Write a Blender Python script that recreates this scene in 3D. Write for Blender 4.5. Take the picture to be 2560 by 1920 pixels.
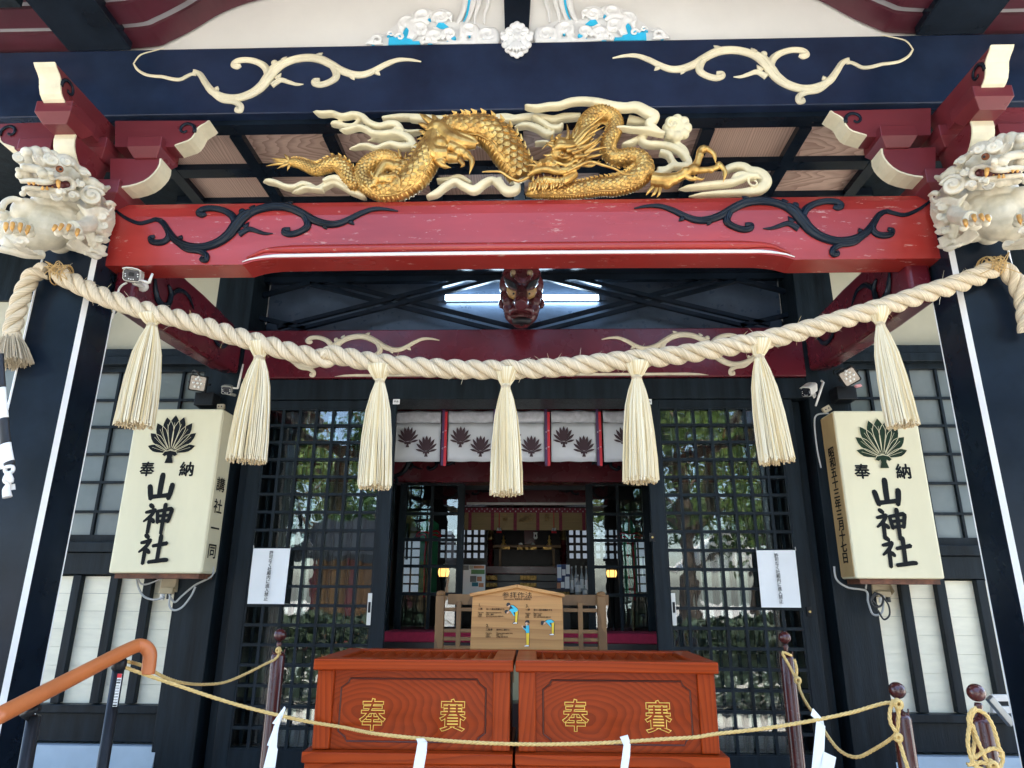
import bpy, bmesh, math, random
from mathutils import Vector as Vec, Matrix
sc = bpy.context.scene
for o in list(bpy.data.objects): bpy.data.objects.remove(o)
R_ = math.radians
# ------------------------------------------------------------------ camera
CX, YAW, PITCH, ROLL, FPX = 0.081, -0.032, 0.298, -0.006, 1695.22
cy, sy = math.cos(YAW), math.sin(YAW); cp, sp = math.cos(PITCH), math.sin(PITCH); cr, sr = math.cos(ROLL), math.sin(ROLL)
W2C = Matrix(((cr,0,-sr),(0,1,0),(sr,0,cr))) @ Matrix(((1,0,0),(0,cp,sp),(0,-sp,cp))) @ Matrix(((cy,-sy,0),(sy,cy,0),(0,0,1)))
C2W = W2C.transposed()
EYE = Vec((CX, 0, 1.5))
right, fwd, up = C2W.col[0], C2W.col[1], C2W.col[2]
cam = bpy.data.cameras.new('camera'); co = bpy.data.objects.new('camera', cam); sc.collection.objects.link(co)
mw = Matrix((( right.x, up.x, -fwd.x, EYE.x),( right.y, up.y, -fwd.y, EYE.y),( right.z, up.z, -fwd.z, EYE.z),(0,0,0,1)))
co.matrix_world = mw
cam.sensor_width = 36; cam.lens = FPX/2560*36; cam.clip_end = 500; cam.clip_start = .05
sc.camera = co
# ------------------------------------------------------------------ light
SUN_EL, SUN_AZ = R_(70), R_(32)      # azimuth from +Y (behind the hall) towards +X
w = bpy.data.worlds.new('World'); sc.world = w; w.use_nodes = True
wn = w.node_tree; bg = wn.nodes['Background']
sky = wn.nodes.new('ShaderNodeTexSky'); sky.sky_type = 'NISHITA'; sky.sun_disc = False
sky.sun_elevation = SUN_EL; sky.sun_rotation = SUN_AZ; sky.dust_density = 2.0; sky.ozone_density = 1.5
wn.links.new(sky.outputs[0], bg.inputs[0]); bg.inputs[1].default_value = 0.15
sl = bpy.data.lights.new('sun', 'SUN'); sl.energy = 4.6; sl.angle = R_(.6); sl.color = (1, .95, .87)
so = bpy.data.objects.new('sun', sl); sc.collection.objects.link(so)
sd = Vec((math.sin(SUN_AZ)*math.cos(SUN_EL), math.cos(SUN_AZ)*math.cos(SUN_EL), math.sin(SUN_EL)))
so.rotation_euler = sd.to_track_quat('Z', 'Y').to_euler()
sc.view_settings.view_transform = 'Standard'; sc.view_settings.look = 'None'
sc.view_settings.exposure = 2.8; sc.view_settings.gamma = 1
sc.cycles.use_denoising = True; sc.cycles.max_bounces = 8; sc.cycles.transparent_max_bounces = 12
sc.cycles.sample_clamp_indirect = 6
# ------------------------------------------------------------------ placing helpers: photo pixels (2560 wide) onto real planes
def ray(x, y): return C2W @ Vec(((x-1280)/FPX, 1, (960-y)/FPX))
def U(x, y, Y):
    d = ray(x, y); return EYE + d*(Y/d.y)
def UZ(x, y, Z):
    d = ray(x, y); return EYE + d*((Z-1.5)/d.z)
def UX(x, y, X):
    d = ray(x, y); return EYE + d*((X-CX)/d.x)
FR = {'D':(0,0,1/1.15732),'1':(0,0,2.4578),'2':(800,0,2.4578),'3':(1660,0,2.4578),'4':(0,600,2.4578),'5':(800,600,2.4578),'6':(1660,600,2.4578),
 '7':(0,1245,2.4578),'8':(800,1245,2.4578),'9':(1660,1245,2.4578),'L':(0,340,5.267),'T':(640,240,4.424),'H':(1240,240,3.16),'B':(0,0,3.317),
 'M':(1220,650,8.733),'E':(1150,1430,7.373),'I':(980,1200,5.529),'J':(1320,1200,5.529),'W':(900,0,2.765),'C':(280,640,4.879),'K':(0,900,4.608),'F':(1960,880,7.539),'P':(2380,1680,6.911),'S':(0,0,1)}
def px(f, x, y): a = FR[f]; return a[0]+x/a[2], a[1]+y/a[2]
def A(f, x, y, Y): return U(*px(f, x, y), Y)
def AX(f, x, y, X): return UX(*px(f, x, y), X)
def rp(f, r, p): return r/FR[f][2]*((p-EYE).dot(fwd))/FPX     # a length in photo pixels at point p
# ------------------------------------------------------------------ objects
WL = {}
def link(o): sc.collection.objects.link(o); return o
def tag(o, label=None, cat=None, group=None, kind=None):
    if label: o['label'] = label
    if cat: o['category'] = cat
    if group: o['group'] = group
    if kind: o['kind'] = kind
    return o
def thing(name, loc, label, cat, group=None):
    o = link(bpy.data.objects.new(name, None)); o.location = loc; o.empty_display_size = .1
    WL[o] = Vec(loc); return tag(o, label, cat, group)
class MB:
    def __init__(s): s.v=[]; s.f=[]; s.uv=[]
    def add(s, vs, fs, uvs=None):
        n=len(s.v); s.v += [tuple(v) for v in vs]
        s.f += [tuple(i+n for i in f) for f in fs]
        s.uv += uvs if uvs else [None]*len(fs)
        return s
    def box(s, a, b):
        x0,y0,z0=[min(a[i],b[i]) for i in range(3)]; x1,y1,z1=[max(a[i],b[i]) for i in range(3)]
        return s.add([(x0,y0,z0),(x1,y0,z0),(x1,y1,z0),(x0,y1,z0),(x0,y0,z1),(x1,y0,z1),(x1,y1,z1),(x0,y1,z1)],
            [(0,3,2,1),(4,5,6,7),(0,1,5,4),(1,2,6,5),(2,3,7,6),(3,0,4,7)])
    def obox(s, c, ax, ay, az):      # oriented box: centre and three half-axis vectors
        c=Vec(c); ax=Vec(ax); ay=Vec(ay); az=Vec(az); vs=[]
        for k in (-1,1):
            for i,j in ((-1,-1),(1,-1),(1,1),(-1,1)): vs.append(c+ax*i+ay*j+az*k)
        return s.add(vs, [(0,3,2,1),(4,5,6,7),(0,1,5,4),(1,2,6,5),(2,3,7,6),(3,0,4,7)])
    def bar(s, p, q, w, h, upv=(0,0,1)):
        p=Vec(p); q=Vec(q); t=(q-p).normalized(); u=Vec(upv); b=t.cross(u).normalized(); u=b.cross(t)
        return s.obox((p+q)/2, b*w/2, t*((q-p).length/2), u*h/2)
    def prism(s, pts, d):            # closed outline (3D points) extruded along vector d
        n=len(pts); d=Vec(d); vs=[Vec(p) for p in pts]; vs += [v+d for v in vs]
        return s.add(vs, [tuple(range(n)), tuple(range(2*n-1,n-1,-1))]+[(i,i+n,(i+1)%n+n,(i+1)%n) for i in range(n)])
    def poly(s, pts): return s.add(pts, [tuple(range(len(pts)))])
    def tube(s, P, r, seg=10, ref=None, flat=1.0, ex=2.0, n=None, caps=True, v0=0.0, shape=None):
        P=[Vec(p) for p in P]
        if not hasattr(r,'__len__'): r=[r]*len(P)
        if n: P, r = spline(P, r, n)
        m=len(P); vs=[]; us=[]; L=0; N=None
        for i in range(m):
            t=(P[min(i+1,m-1)]-P[max(i-1,0)])
            t = t.normalized() if t.length>1e-9 else Vec((1,0,0))
            if ref is not None:
                Nn=Vec(ref)-t*Vec(ref).dot(t); N=Nn.normalized()
            elif N is None:
                a=Vec((0,0,1)) if abs(t.z)<.9 else Vec((1,0,0)); N=(a-t*a.dot(t)).normalized()
            else: N=(N-t*N.dot(t)).normalized()
            B=t.cross(N)
            if i: L+=(P[i]-P[i-1]).length
            us.append(L)
            for j in range(seg):
                a=2*math.pi*j/seg; c,d=math.cos(a),math.sin(a)
                if ex!=2: c=math.copysign(abs(c)**(2/ex),c); d=math.copysign(abs(d)**(2/ex),d)
                k = shape(us[-1],a,i) if shape else 1
                vs.append(P[i]+ (N*c*flat+B*d)*(r[i]*k))
        fs=[];uv=[]
        for i in range(m-1):
            for j in range(seg):
                k=(j+1)%seg; fs.append((i*seg+j,i*seg+k,(i+1)*seg+k,(i+1)*seg+j))
                uv.append(((us[i],v0+j/seg),(us[i],v0+(j+1)/seg),(us[i+1],v0+(j+1)/seg),(us[i+1],v0+j/seg)))
        if caps:
            fs+= [tuple(range(seg-1,-1,-1)), tuple((m-1)*seg+j for j in range(seg))]; uv+=[None,None]
        return s.add(vs, fs, uv)
    def sph(s, c, r, seg=14, rings=9, rot=None):
        if not hasattr(r,'__len__'): r=(r,r,r)
        c=Vec(c); vs=[]; M=rot or Matrix.Identity(3)
        for i in range(rings+1):
            t=math.pi*i/rings
            for j in range(seg):
                a=2*math.pi*j/seg
                vs.append(c+M@Vec((r[0]*math.sin(t)*math.cos(a), r[1]*math.sin(t)*math.sin(a), r[2]*math.cos(t))))
        return s.add(vs,[(i*seg+j,(i+1)*seg+j,(i+1)*seg+(j+1)%seg,i*seg+(j+1)%seg) for i in range(rings) for j in range(seg)])
    def lathe(s, c, prof, seg=20, ax=(0,0,1)):   # prof: (radius, height)
        t=Vec(ax).normalized(); a=Vec((0,0,1)) if abs(t.z)<.9 else Vec((1,0,0)); N=(a-t*a.dot(t)).normalized(); B=t.cross(N); m=len(prof)
        vs=[Vec(c)+t*h+(N*math.cos(2*math.pi*j/seg)+B*math.sin(2*math.pi*j/seg))*max(q,1e-4) for q,h in prof for j in range(seg)]
        return s.add(vs,[(i*seg+j,i*seg+(j+1)%seg,(i+1)*seg+(j+1)%seg,(i+1)*seg+j) for i in range(m-1) for j in range(seg)]+[tuple(range(seg-1,-1,-1)),tuple((m-1)*seg+j for j in range(seg))])
    def spiral(s, c, R, r, turns, a0, e1, e2, sgn=1, n=26, lift=0, flat=1.0, inner=.12):
        e1=Vec(e1); e2=Vec(e2); nn=e1.cross(e2); P=[]; rr=[]
        for i in range(n):
            k=i/(n-1); a=a0+sgn*turns*2*math.pi*k; q=R*(1-k*(1-inner))
            P.append(Vec(c)+e1*(q*math.cos(a))+e2*(q*math.sin(a))+nn*lift*k); rr.append(r*(1-.45*k))
        return s.tube(P, rr, 7, ref=nn, flat=flat)
    def build(s, name, mat, parent=None, smooth=False, bev=0, kind=None, bseg=2, angle=None):
        me=bpy.data.meshes.new(name); me.from_pydata(s.v,[],s.f)
        if any(s.uv):
            ul=me.uv_layers.new(name='UVMap'); li=0
            for f,u in zip(s.f,s.uv):
                if u:
                    for k,q in enumerate(u): ul.data[li+k].uv=q
                li+=len(f)
        me.update()
        return finish(name, me, mat, parent, smooth, bev, kind, bseg)
def finish(name, me, mat, parent=None, smooth=False, bev=0, kind=None, bseg=2):
    bm=bmesh.new(); bm.from_mesh(me); bmesh.ops.recalc_face_normals(bm, faces=bm.faces); bm.to_mesh(me); bm.free()
    if smooth: me.polygons.foreach_set('use_smooth',[True]*len(me.polygons))
    me.materials.append(mat)
    o=link(bpy.data.objects.new(name, me)); WL[o]=Vec((0,0,0))
    if parent: o.parent=parent; o.location=-WL[parent]
    if bev:
        md=o.modifiers.new('bevel','BEVEL'); md.width=bev; md.segments=bseg; md.limit_method='ANGLE'; md.angle_limit=R_(40); md.harden_normals=False
    if kind: o['kind']=kind
    return o
def remesh(mb, name, mat, parent, vox, it=2):
    me=bpy.data.meshes.new(name); me.from_pydata(mb.v,[],mb.f); me.update()
    bm=bmesh.new(); bm.from_mesh(me); bmesh.ops.recalc_face_normals(bm, faces=bm.faces); bm.to_mesh(me); bm.free()
    o=link(bpy.data.objects.new('tmp',me)); m=o.modifiers.new('r','REMESH'); m.mode='VOXEL'; m.voxel_size=vox
    if it: k=o.modifiers.new('s','SMOOTH'); k.iterations=it; k.factor=.5
    e=o.evaluated_get(bpy.context.evaluated_depsgraph_get()); nm=bpy.data.meshes.new_from_object(e); bpy.data.objects.remove(o)
    nm.name=name; nm.materials.clear()
    return finish(name, nm, mat, parent, True)
def spline(P, r, n):
    out=[];ro=[];m=len(P)
    for k in range(n):
        t=k/(n-1)*(m-1); i=min(int(t),m-2); u=t-i
        p0,p1,p2,p3=P[max(i-1,0)],P[i],P[i+1],P[min(i+2,m-1)]
        out.append(.5*((2*p1)+(p2-p0)*u+(2*p0-5*p1+4*p2-p3)*u*u+(3*p1-p0-3*p2+p3)*u**3))
        ro.append(r[i]+(r[i+1]-r[i])*(u*u*(3-2*u)))
    return out,ro
def copy_tree(o, loc, label=None):
    c=o.copy(); link(c); c.location=loc; WL[c]=Vec(loc)
    if label: c['label']=label
    def rec(a,b):
        for ch in [x for x in list(bpy.data.objects) if x.parent==a]:
            d=ch.copy(); link(d); d.parent=b; rec(ch,d)
    rec(o,c); return c
# ------------------------------------------------------------------ materials
def base(name):
    m=bpy.data.materials.new(name); m.use_nodes=True; n=m.node_tree.nodes; l=m.node_tree.links
    return m,n,l,n['Principled BSDF']
def sock(x): return x
def mk(name, col, rough=.5, metal=0, spec=.5, var=(4,.15), bump=None, coat=0, rvar=.1, tint=None, stretch=(1,1,1), spots=None, emit=None, uv=False):
    m,n,l,b=base(name)
    tc=n.new('ShaderNodeTexCoord'); mp=n.new('ShaderNodeMapping'); mp.inputs['Scale'].default_value=stretch
    l.new(tc.outputs['UV' if uv else 'Object'],mp.inputs[0])
    nz=n.new('ShaderNodeTexNoise'); nz.inputs['Scale'].default_value=var[0]; nz.inputs['Detail'].default_value=6; nz.inputs['Roughness'].default_value=.6
    l.new(mp.outputs[0],nz.inputs[0])
    mx=n.new('ShaderNodeMix'); mx.data_type='RGBA'
    c2=tint or tuple(c*(1-var[1]*2) for c in col); c1=tuple(min(c*(1+var[1]),.95) for c in col)
    mx.inputs[6].default_value=(*c2,1); mx.inputs[7].default_value=(*c1,1)
    mr=n.new('ShaderNodeMapRange'); mr.inputs[1].default_value=.3; mr.inputs[2].default_value=.7
    l.new(nz.outputs[0],mr.inputs[0]); l.new(mr.outputs[0],mx.inputs[0]); out=mx.outputs[2]
    if spots:   # (colour, scale, threshold, softness)
        ns=n.new('ShaderNodeTexNoise'); ns.inputs['Scale'].default_value=spots[1]; ns.inputs['Detail'].default_value=8; ns.inputs['Roughness'].default_value=.7
        l.new(mp.outputs[0],ns.inputs[0])
        ms=n.new('ShaderNodeMapRange'); ms.inputs[1].default_value=spots[2]; ms.inputs[2].default_value=spots[2]+spots[3]
        l.new(ns.outputs[0],ms.inputs[0]); m3=n.new('ShaderNodeMix'); m3.data_type='RGBA'; m3.inputs[7].default_value=(*spots[0],1)
        l.new(out,m3.inputs[6]); l.new(ms.outputs[0],m3.inputs[0]); out=m3.outputs[2]
    l.new(out,b.inputs['Base Color'])
    r2=n.new('ShaderNodeMapRange'); r2.inputs[3].default_value=max(rough-rvar,.02); r2.inputs[4].default_value=min(rough+rvar,1)
    n2=n.new('ShaderNodeTexNoise'); n2.inputs['Scale'].default_value=var[0]*2.7; n2.inputs['Detail'].default_value=5; l.new(mp.outputs[0],n2.inputs[0])
    l.new(n2.outputs[0],r2.inputs[0]); l.new(r2.outputs[0],b.inputs['Roughness'])
    b.inputs['Metallic'].default_value=metal; b.inputs['Specular IOR Level'].default_value=spec
    b.inputs['Coat Weight'].default_value=coat; b.inputs['Coat Roughness'].default_value=.12
    if bump:
        nb=n.new('ShaderNodeTexNoise'); nb.inputs['Scale'].default_value=bump[0]; nb.inputs['Detail'].default_value=4
        l.new(mp.outputs[0],nb.inputs[0]); bp=n.new('ShaderNodeBump'); bp.inputs['Strength'].default_value=bump[1]; bp.inputs['Distance'].default_value=.01
        l.new(nb.outputs[0],bp.inputs['Height']); l.new(bp.outputs[0],b.inputs['Normal'])
    if emit: b.inputs['Emission Color'].default_value=(*emit[0],1); b.inputs['Emission Strength'].default_value=emit[1]
    return m
def nospec(m,v=.2):
    m.node_tree.nodes['Principled BSDF'].inputs['Specular IOR Level'].default_value=v
    return m
def wood(name, light, dark, scale=9, rough=.35, stretch=(1,1,3), coat=.0, dist=2.5, ctr=(0,0,0), coords='Object', pore=.35):
    m,n,l,b=base(name)
    tc=n.new('ShaderNodeTexCoord'); mp=n.new('ShaderNodeMapping'); mp.inputs['Scale'].default_value=stretch
    mp.inputs['Location'].default_value=tuple(-c*s-dist*.05 for c,s in zip(ctr,stretch))
    l.new(tc.outputs[coords],mp.inputs[0])
    nz=n.new('ShaderNodeTexNoise'); nz.inputs['Scale'].default_value=1.6; nz.inputs['Detail'].default_value=3; l.new(mp.outputs[0],nz.inputs[0])
    ad=n.new('ShaderNodeVectorMath'); ad.operation='MULTIPLY_ADD'; ad.inputs[1].default_value=(dist*.1,)*3
    l.new(nz.outputs['Color'],ad.inputs[0]); l.new(mp.outputs[0],ad.inputs[2])
    wv=n.new('ShaderNodeTexWave'); wv.wave_type='RINGS'; wv.rings_direction='SPHERICAL'; wv.wave_profile='SAW'
    wv.inputs['Scale'].default_value=scale; wv.inputs['Distortion'].default_value=1.2; wv.inputs['Detail'].default_value=3; wv.inputs['Detail Scale'].default_value=1.5
    l.new(ad.outputs[0],wv.inputs[0])
    cr_=n.new('ShaderNodeValToRGB'); cr_.color_ramp.elements[0].color=(*light,1); cr_.color_ramp.elements[1].color=(*dark,1)
    cr_.color_ramp.elements[0].position=.35; cr_.color_ramp.elements[1].position=.98
    l.new(wv.outputs[0],cr_.inputs[0])
    fp=n.new('ShaderNodeTexNoise'); fp.inputs['Scale'].default_value=40; fp.inputs['Detail'].default_value=4
    m2=n.new('ShaderNodeMapping'); m2.inputs['Scale'].default_value=tuple(s*s for s in stretch); l.new(tc.outputs[coords],m2.inputs[0]); l.new(m2.outputs[0],fp.inputs[0])
    mx=n.new('ShaderNodeMix'); mx.data_type='RGBA'; mx.blend_type='MULTIPLY'; mx.inputs[0].default_value=pore
    l.new(cr_.outputs[0],mx.inputs[6]); l.new(fp.outputs[0],mx.inputs[7]); 
    br=n.new('ShaderNodeBrightContrast'); br.inputs[1].default_value=0.0; l.new(mx.outputs[2],br.inputs[0]); l.new(br.outputs[0],b.inputs['Base Color'])
    b.inputs['Roughness'].default_value=rough; b.inputs['Coat Weight'].default_value=coat; b.inputs['Coat Roughness'].default_value=.15
    bp=n.new('ShaderNodeBump'); bp.inputs['Strength'].default_value=.12; bp.inputs['Distance'].default_value=.004; l.new(wv.outputs[0],bp.inputs['Height']); l.new(bp.outputs[0],b.inputs['Normal'])
    return m
def fibre(name, c1, c2, rough=.7, su=4, sv=45, bump=.6, shear=0):
    m,n,l,b=base(name)
    tc=n.new('ShaderNodeTexCoord'); mp=n.new('ShaderNodeMapping'); mp.inputs['Scale'].default_value=(su,sv,1); sx=n.new('ShaderNodeSeparateXYZ'); cx=n.new('ShaderNodeCombineXYZ'); ma=n.new('ShaderNodeMath'); ma.operation='MULTIPLY_ADD'; ma.inputs[1].default_value=shear
    l.new(tc.outputs['UV'],sx.inputs[0]); l.new(sx.outputs[0],ma.inputs[0]); l.new(sx.outputs[1],ma.inputs[2]); l.new(sx.outputs[0],cx.inputs[0]); l.new(ma.outputs[0],cx.inputs[1]); l.new(cx.outputs[0],mp.inputs[0])
    nz=n.new('ShaderNodeTexNoise'); nz.inputs['Scale'].default_value=1; nz.inputs['Detail'].default_value=5; l.new(mp.outputs[0],nz.inputs[0])
    cr_=n.new('ShaderNodeValToRGB'); cr_.color_ramp.elements[0].position=.32; cr_.color_ramp.elements[1].position=.68
    cr_.color_ramp.elements[0].color=(*c1,1); cr_.color_ramp.elements[1].color=(*c2,1); l.new(nz.outputs[0],cr_.inputs[0]); l.new(cr_.outputs[0],b.inputs['Base Color'])
    bp=n.new('ShaderNodeBump'); bp.inputs['Strength'].default_value=bump; bp.inputs['Distance'].default_value=.003; l.new(nz.outputs[0],bp.inputs['Height']); l.new(bp.outputs[0],b.inputs['Normal'])
    b.inputs['Roughness'].default_value=rough; b.inputs['Specular IOR Level'].default_value=.25
    return m
def island(name, cols, rough=.6, trans=0):
    m,n,l,b=base(name); g=n.new('ShaderNodeNewGeometry'); cr_=n.new('ShaderNodeValToRGB')
    e=cr_.color_ramp.elements; e[0].color=(*cols[0],1); e[1].color=(*cols[-1],1)
    for k,c in enumerate(cols[1:-1]): q=e.new((k+1)/(len(cols)-1)); q.color=(*c,1)
    l.new(g.outputs['Random Per Island'],cr_.inputs[0]); l.new(cr_.outputs[0],b.inputs['Base Color']); b.inputs['Roughness'].default_value=rough; b.inputs['Specular IOR Level'].default_value=.3
    if trans:
        t=n.new('ShaderNodeBsdfTranslucent'); l.new(cr_.outputs[0],t.inputs[0]); mx=n.new('ShaderNodeMixShader'); mx.inputs[0].default_value=trans
        l.new(b.outputs[0],mx.inputs[1]); l.new(t.outputs[0],mx.inputs[2]); l.new(mx.outputs[0],n['Material Output'].inputs[0])
    return m
def glass(name, refl=.14, tint=(.9,.95,.95), rough=.01, wob=.02):
    m,n,l,b=base(name); n.remove(b)
    t=n.new('ShaderNodeBsdfTransparent'); t.inputs[0].default_value=(*tint,1); g=n.new('ShaderNodeBsdfGlossy'); g.inputs['Roughness'].default_value=rough
    lw=n.new('ShaderNodeFresnel'); lw.inputs[0].default_value=1.5; ad=n.new('ShaderNodeMath'); ad.operation='MULTIPLY_ADD'; ad.inputs[1].default_value=1.6; ad.inputs[2].default_value=refl-.06; ad.use_clamp=True
    l.new(lw.outputs[0],ad.inputs[0])
    if wob:
        tc=n.new('ShaderNodeTexCoord'); nz=n.new('ShaderNodeTexNoise'); nz.inputs['Scale'].default_value=5; l.new(tc.outputs['Object'],nz.inputs[0])
        bp=n.new('ShaderNodeBump'); bp.inputs['Strength'].default_value=wob; bp.inputs['Distance'].default_value=.05; l.new(nz.outputs[0],bp.inputs['Height']); l.new(bp.outputs[0],g.inputs['Normal'])
    mx=n.new('ShaderNodeMixShader'); l.new(ad.outputs[0],mx.inputs[0]); l.new(t.outputs[0],mx.inputs[1]); l.new(g.outputs[0],mx.inputs[2]); l.new(mx.outputs[0],n['Material Output'].inputs[0])
    return m
BLK=mk('black_lacquer',(.009,.015,.025),.2,spec=.2,var=(3,.25),bump=(14,.05),rvar=.08,spots=((.05,.06,.08),60,.68,.06))
BLKHAZE=mk('haze_tinted_black_lacquer',(.014,.025,.058),.2,spec=.4,var=(3,.2),bump=(14,.05),rvar=.08)  # black lacquer with the blue of lens haze put into its colour
BLKW=mk('black_painted_wood',(.010,.0165,.0225),.42,spec=.15,var=(6,.3),bump=(60,.15),rvar=.12,stretch=(3,3,.3))
RAFT=mk('flare_tinted_red_lacquer',(.085,.017,.028),.35,var=(3,.15)); RAFB=mk('grey_roof_boards',(.34,.33,.34),.7,var=(3,.1))  # rafter red carries the purple cast of lens flare in its colour
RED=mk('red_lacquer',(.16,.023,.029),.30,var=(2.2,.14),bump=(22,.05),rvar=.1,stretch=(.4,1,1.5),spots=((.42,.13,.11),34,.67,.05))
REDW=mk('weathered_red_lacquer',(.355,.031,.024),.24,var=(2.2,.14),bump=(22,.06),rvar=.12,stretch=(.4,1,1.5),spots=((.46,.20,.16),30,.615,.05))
REDD=mk('shaded_dark_red_lacquer',(.11,.008,.016),.28,var=(2.2,.2),bump=(20,.05),rvar=.1)  # beam red darkened in the colour for shade; also the interior's dark red
CREAM=mk('cream_paint',(.76,.68,.48),.55,var=(7,.1),bump=(30,.1),spots=((.45,.38,.25),40,.66,.1))
PLAS=mk('white_plaster',(.76,.74,.70),.8,var=(1.2,.05),bump=(50,.05))
PLASB=mk('yellowed_plaster',(.58,.55,.42),.8,var=(2,.08))
WHITE=mk('white_paint',(.82,.80,.76),.4,var=(5,.04))
BOARD=mk('cream_board',(.88,.83,.66),.5,var=(5,.05),bump=(9,.04),stretch=(1,1,4))
GOLD=mk('gold_leaf',(.78,.50,.15),.36,metal=.72,var=(14,.12),bump=(70,.1),tint=(.36,.19,.05))
CLOUD=mk('cloud_cream_paint',(.78,.69,.45),.55,var=(7,.08),bump=(30,.08))
GOLDD=mk('dark_gold',(.5,.3,.09),.4,metal=.8,var=(40,.3),tint=(.10,.06,.02),bump=(60,.4))
IVORY=mk('ivory_paint',(.70,.635,.50),.42,var=(9,.13),bump=(50,.07),tint=(.46,.42,.31))
WAVE=mk('gofun_white',(.80,.79,.77),.5,var=(9,.04))
CYAN=mk('bright_cyan_paint',(.03,.50,.80),.5,var=(8,.08))
ROPE=fibre('hemp_rope',(.44,.345,.215),(.80,.68,.49),su=7,sv=26,bump=.9,shear=-7)
TWINE=fibre('yellow_twine',(.52,.33,.10),(.85,.62,.26),su=60,sv=14,bump=.5)
STRAW=island('straw',[(.62,.47,.24),(.80,.68,.44),(.88,.80,.60),(.83,.72,.48),(.72,.56,.28),(.90,.84,.66)],.5,.12)
STRAWE=island('straw_cut_ends',[(.42,.25,.12),(.6,.4,.2),(.34,.18,.09)],.8)
KEY=wood('zelkova_wood',(.39,.050,.0065),(.26,.031,.0045),scale=17,rough=.3,stretch=(.17,1,1.1),dist=5,ctr=(.3,2.3,.7))
KEYV=wood('zelkova_wood_upright',(.39,.050,.0065),(.26,.031,.0045),scale=17,rough=.3,stretch=(1.2,1,.17),dist=5,ctr=(.37,2.3,1.0))
KEYP=[wood('zelkova_burl_panel' if i==0 else 'zelkova_figured_panel',(.34,.042,.0055),(.23,.027,.004),scale=30,rough=.28,stretch=(.42,1,1.0),dist=3.2,ctr=c_) for i,c_ in enumerate(((-.42,2.55,1.095),(.36,2.55,1.08)))]
LGOLD=mk('letter_gold',(.86,.56,.10),.35,metal=.35,var=(20,.1)); SGROOVE=mk('scale_groove_brown',(.16,.08,.025),.6,var=(20,.1))
[nospec(q,.12) for q in (KEY,KEYV,*KEYP)]
HINOKI=wood('ema_wood',(.56,.28,.085),(.44,.20,.055),scale=4,rough=.55,stretch=(.35,1,2.2),dist=3)
CEIL=wood('ceiling_cedar',(.76,.54,.43),(.48,.30,.23),scale=5,rough=.5,stretch=(.8,2.2,1),dist=9,ctr=(-.77,3.2,4))
CEILB=wood('ceiling_cedar_straight',(.74,.52,.41),(.50,.32,.25),scale=11,rough=.5,stretch=(2.2,.25,1),dist=4,ctr=(3,0,4))
CEILC=wood('ceiling_cedar_figured',(.78,.55,.45),(.52,.33,.26),scale=4,rough=.5,stretch=(.9,1.8,1),dist=14,ctr=(1.2,3.3,4))
FENCEW=wood('brown_fence_wood',(.27,.135,.045),(.18,.085,.028),scale=8,rough=.5,stretch=(1,1,.4))
SIGN=mk('sign_acrylic',(.78,.72,.50),.22,var=(2.5,.05),rvar=.08,stretch=(1,1,.35),spots=((.66,.56,.34),7,.64,.12))
SIGNS=mk('sign_side_tan',(.52,.36,.17),.4,var=(2,.1))
INK=mk('sign_ink',(.007,.009,.011),.5,spec=.12,var=(5,.1))
INKG=mk('dark_green_ink',(.012,.030,.013),.35,spec=.2,var=(12,.3))
PAPER=mk('white_paper',(.82,.83,.82),.6,var=(3,.03))
GLASS=glass('window_glass',.088); 
FROST=mk('frosted_pane',(.19,.22,.225),.12,var=(2,.12),bump=(8,.06),rvar=.05,spec=.6)
POSTM=mk('maroon_painted_post',(.075,.016,.014),.25,var=(8,.2),coat=.3)
RAILO=mk('orange_vinyl_rail',(.50,.145,.04),.38,var=(8,.08))
METB=mk('black_metal',(.012,.013,.015),.35,var=(10,.2),spec=.2)
STEEL=mk('grey_steel',(.32,.34,.36),.35,metal=.7,var=(10,.1))
PLAST=mk('white_plastic',(.72,.69,.62),.35,var=(6,.05))
DARKG=mk('dark_lens',(.012,.014,.02),.12,var=(6,.1))
CABLE=mk('grey_cable',(.42,.42,.40),.5,var=(6,.05))
CABB=mk('black_cable',(.02,.02,.02),.5,var=(6,.05))
SOCK=mk('socket_beige',(.45,.37,.24),.5,var=(8,.1))
LED=mk('led_reflector',(.42,.37,.31),.3,metal=.3,var=(10,.1)); LEDC=mk('led_dome',(.85,.85,.8),.1,var=(8,.05))
CONC=mk('blue_grey_render',(.42,.50,.56),.8,var=(3,.08),bump=(30,.1),spots=((.25,.3,.33),9,.66,.06))
FLOORM=mk('deck_boards',(.36,.29,.21),.5,var=(4,.2),stretch=(1,8,1)); GRAV=mk('gravel_ground',(.38,.36,.32),.9,var=(30,.3),bump=(80,.5))  # deck tone kept pale to bounce light up to ceiling and beams
PATHM=mk('stone_paving',(.27,.26,.24),.8,var=(3,.1),bump=(20,.2)); CARPET=mk('red_carpet',(.42,.02,.06),.9,var=(30,.1))
BROC=mk('white_brocade',(.66,.67,.70),.55,var=(3,.04)); RIBR=mk('red_ribbon',(.62,.02,.035),.6,var=(5,.1)); RIBP=mk('purple_ribbon',(.08,.035,.11),.6,var=(5,.1)); CREST=mk('crest_purple',(.05,.022,.03),.7,var=(6,.1))
MISU=mk('bamboo_blind',(.34,.23,.085),.5,var=(3,.12),stretch=(1,1,60)); BRED=mk('brocade_red',(.25,.02,.05),.6,var=(50,.3),tint=(.16,.01,.03))
GREEN=mk('green_silk',(.02,.30,.13),.5,var=(3,.1)); MASKM=mk('tengu_red_lacquer',(.10,.018,.022),.28,var=(6,.15),coat=.15)
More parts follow.
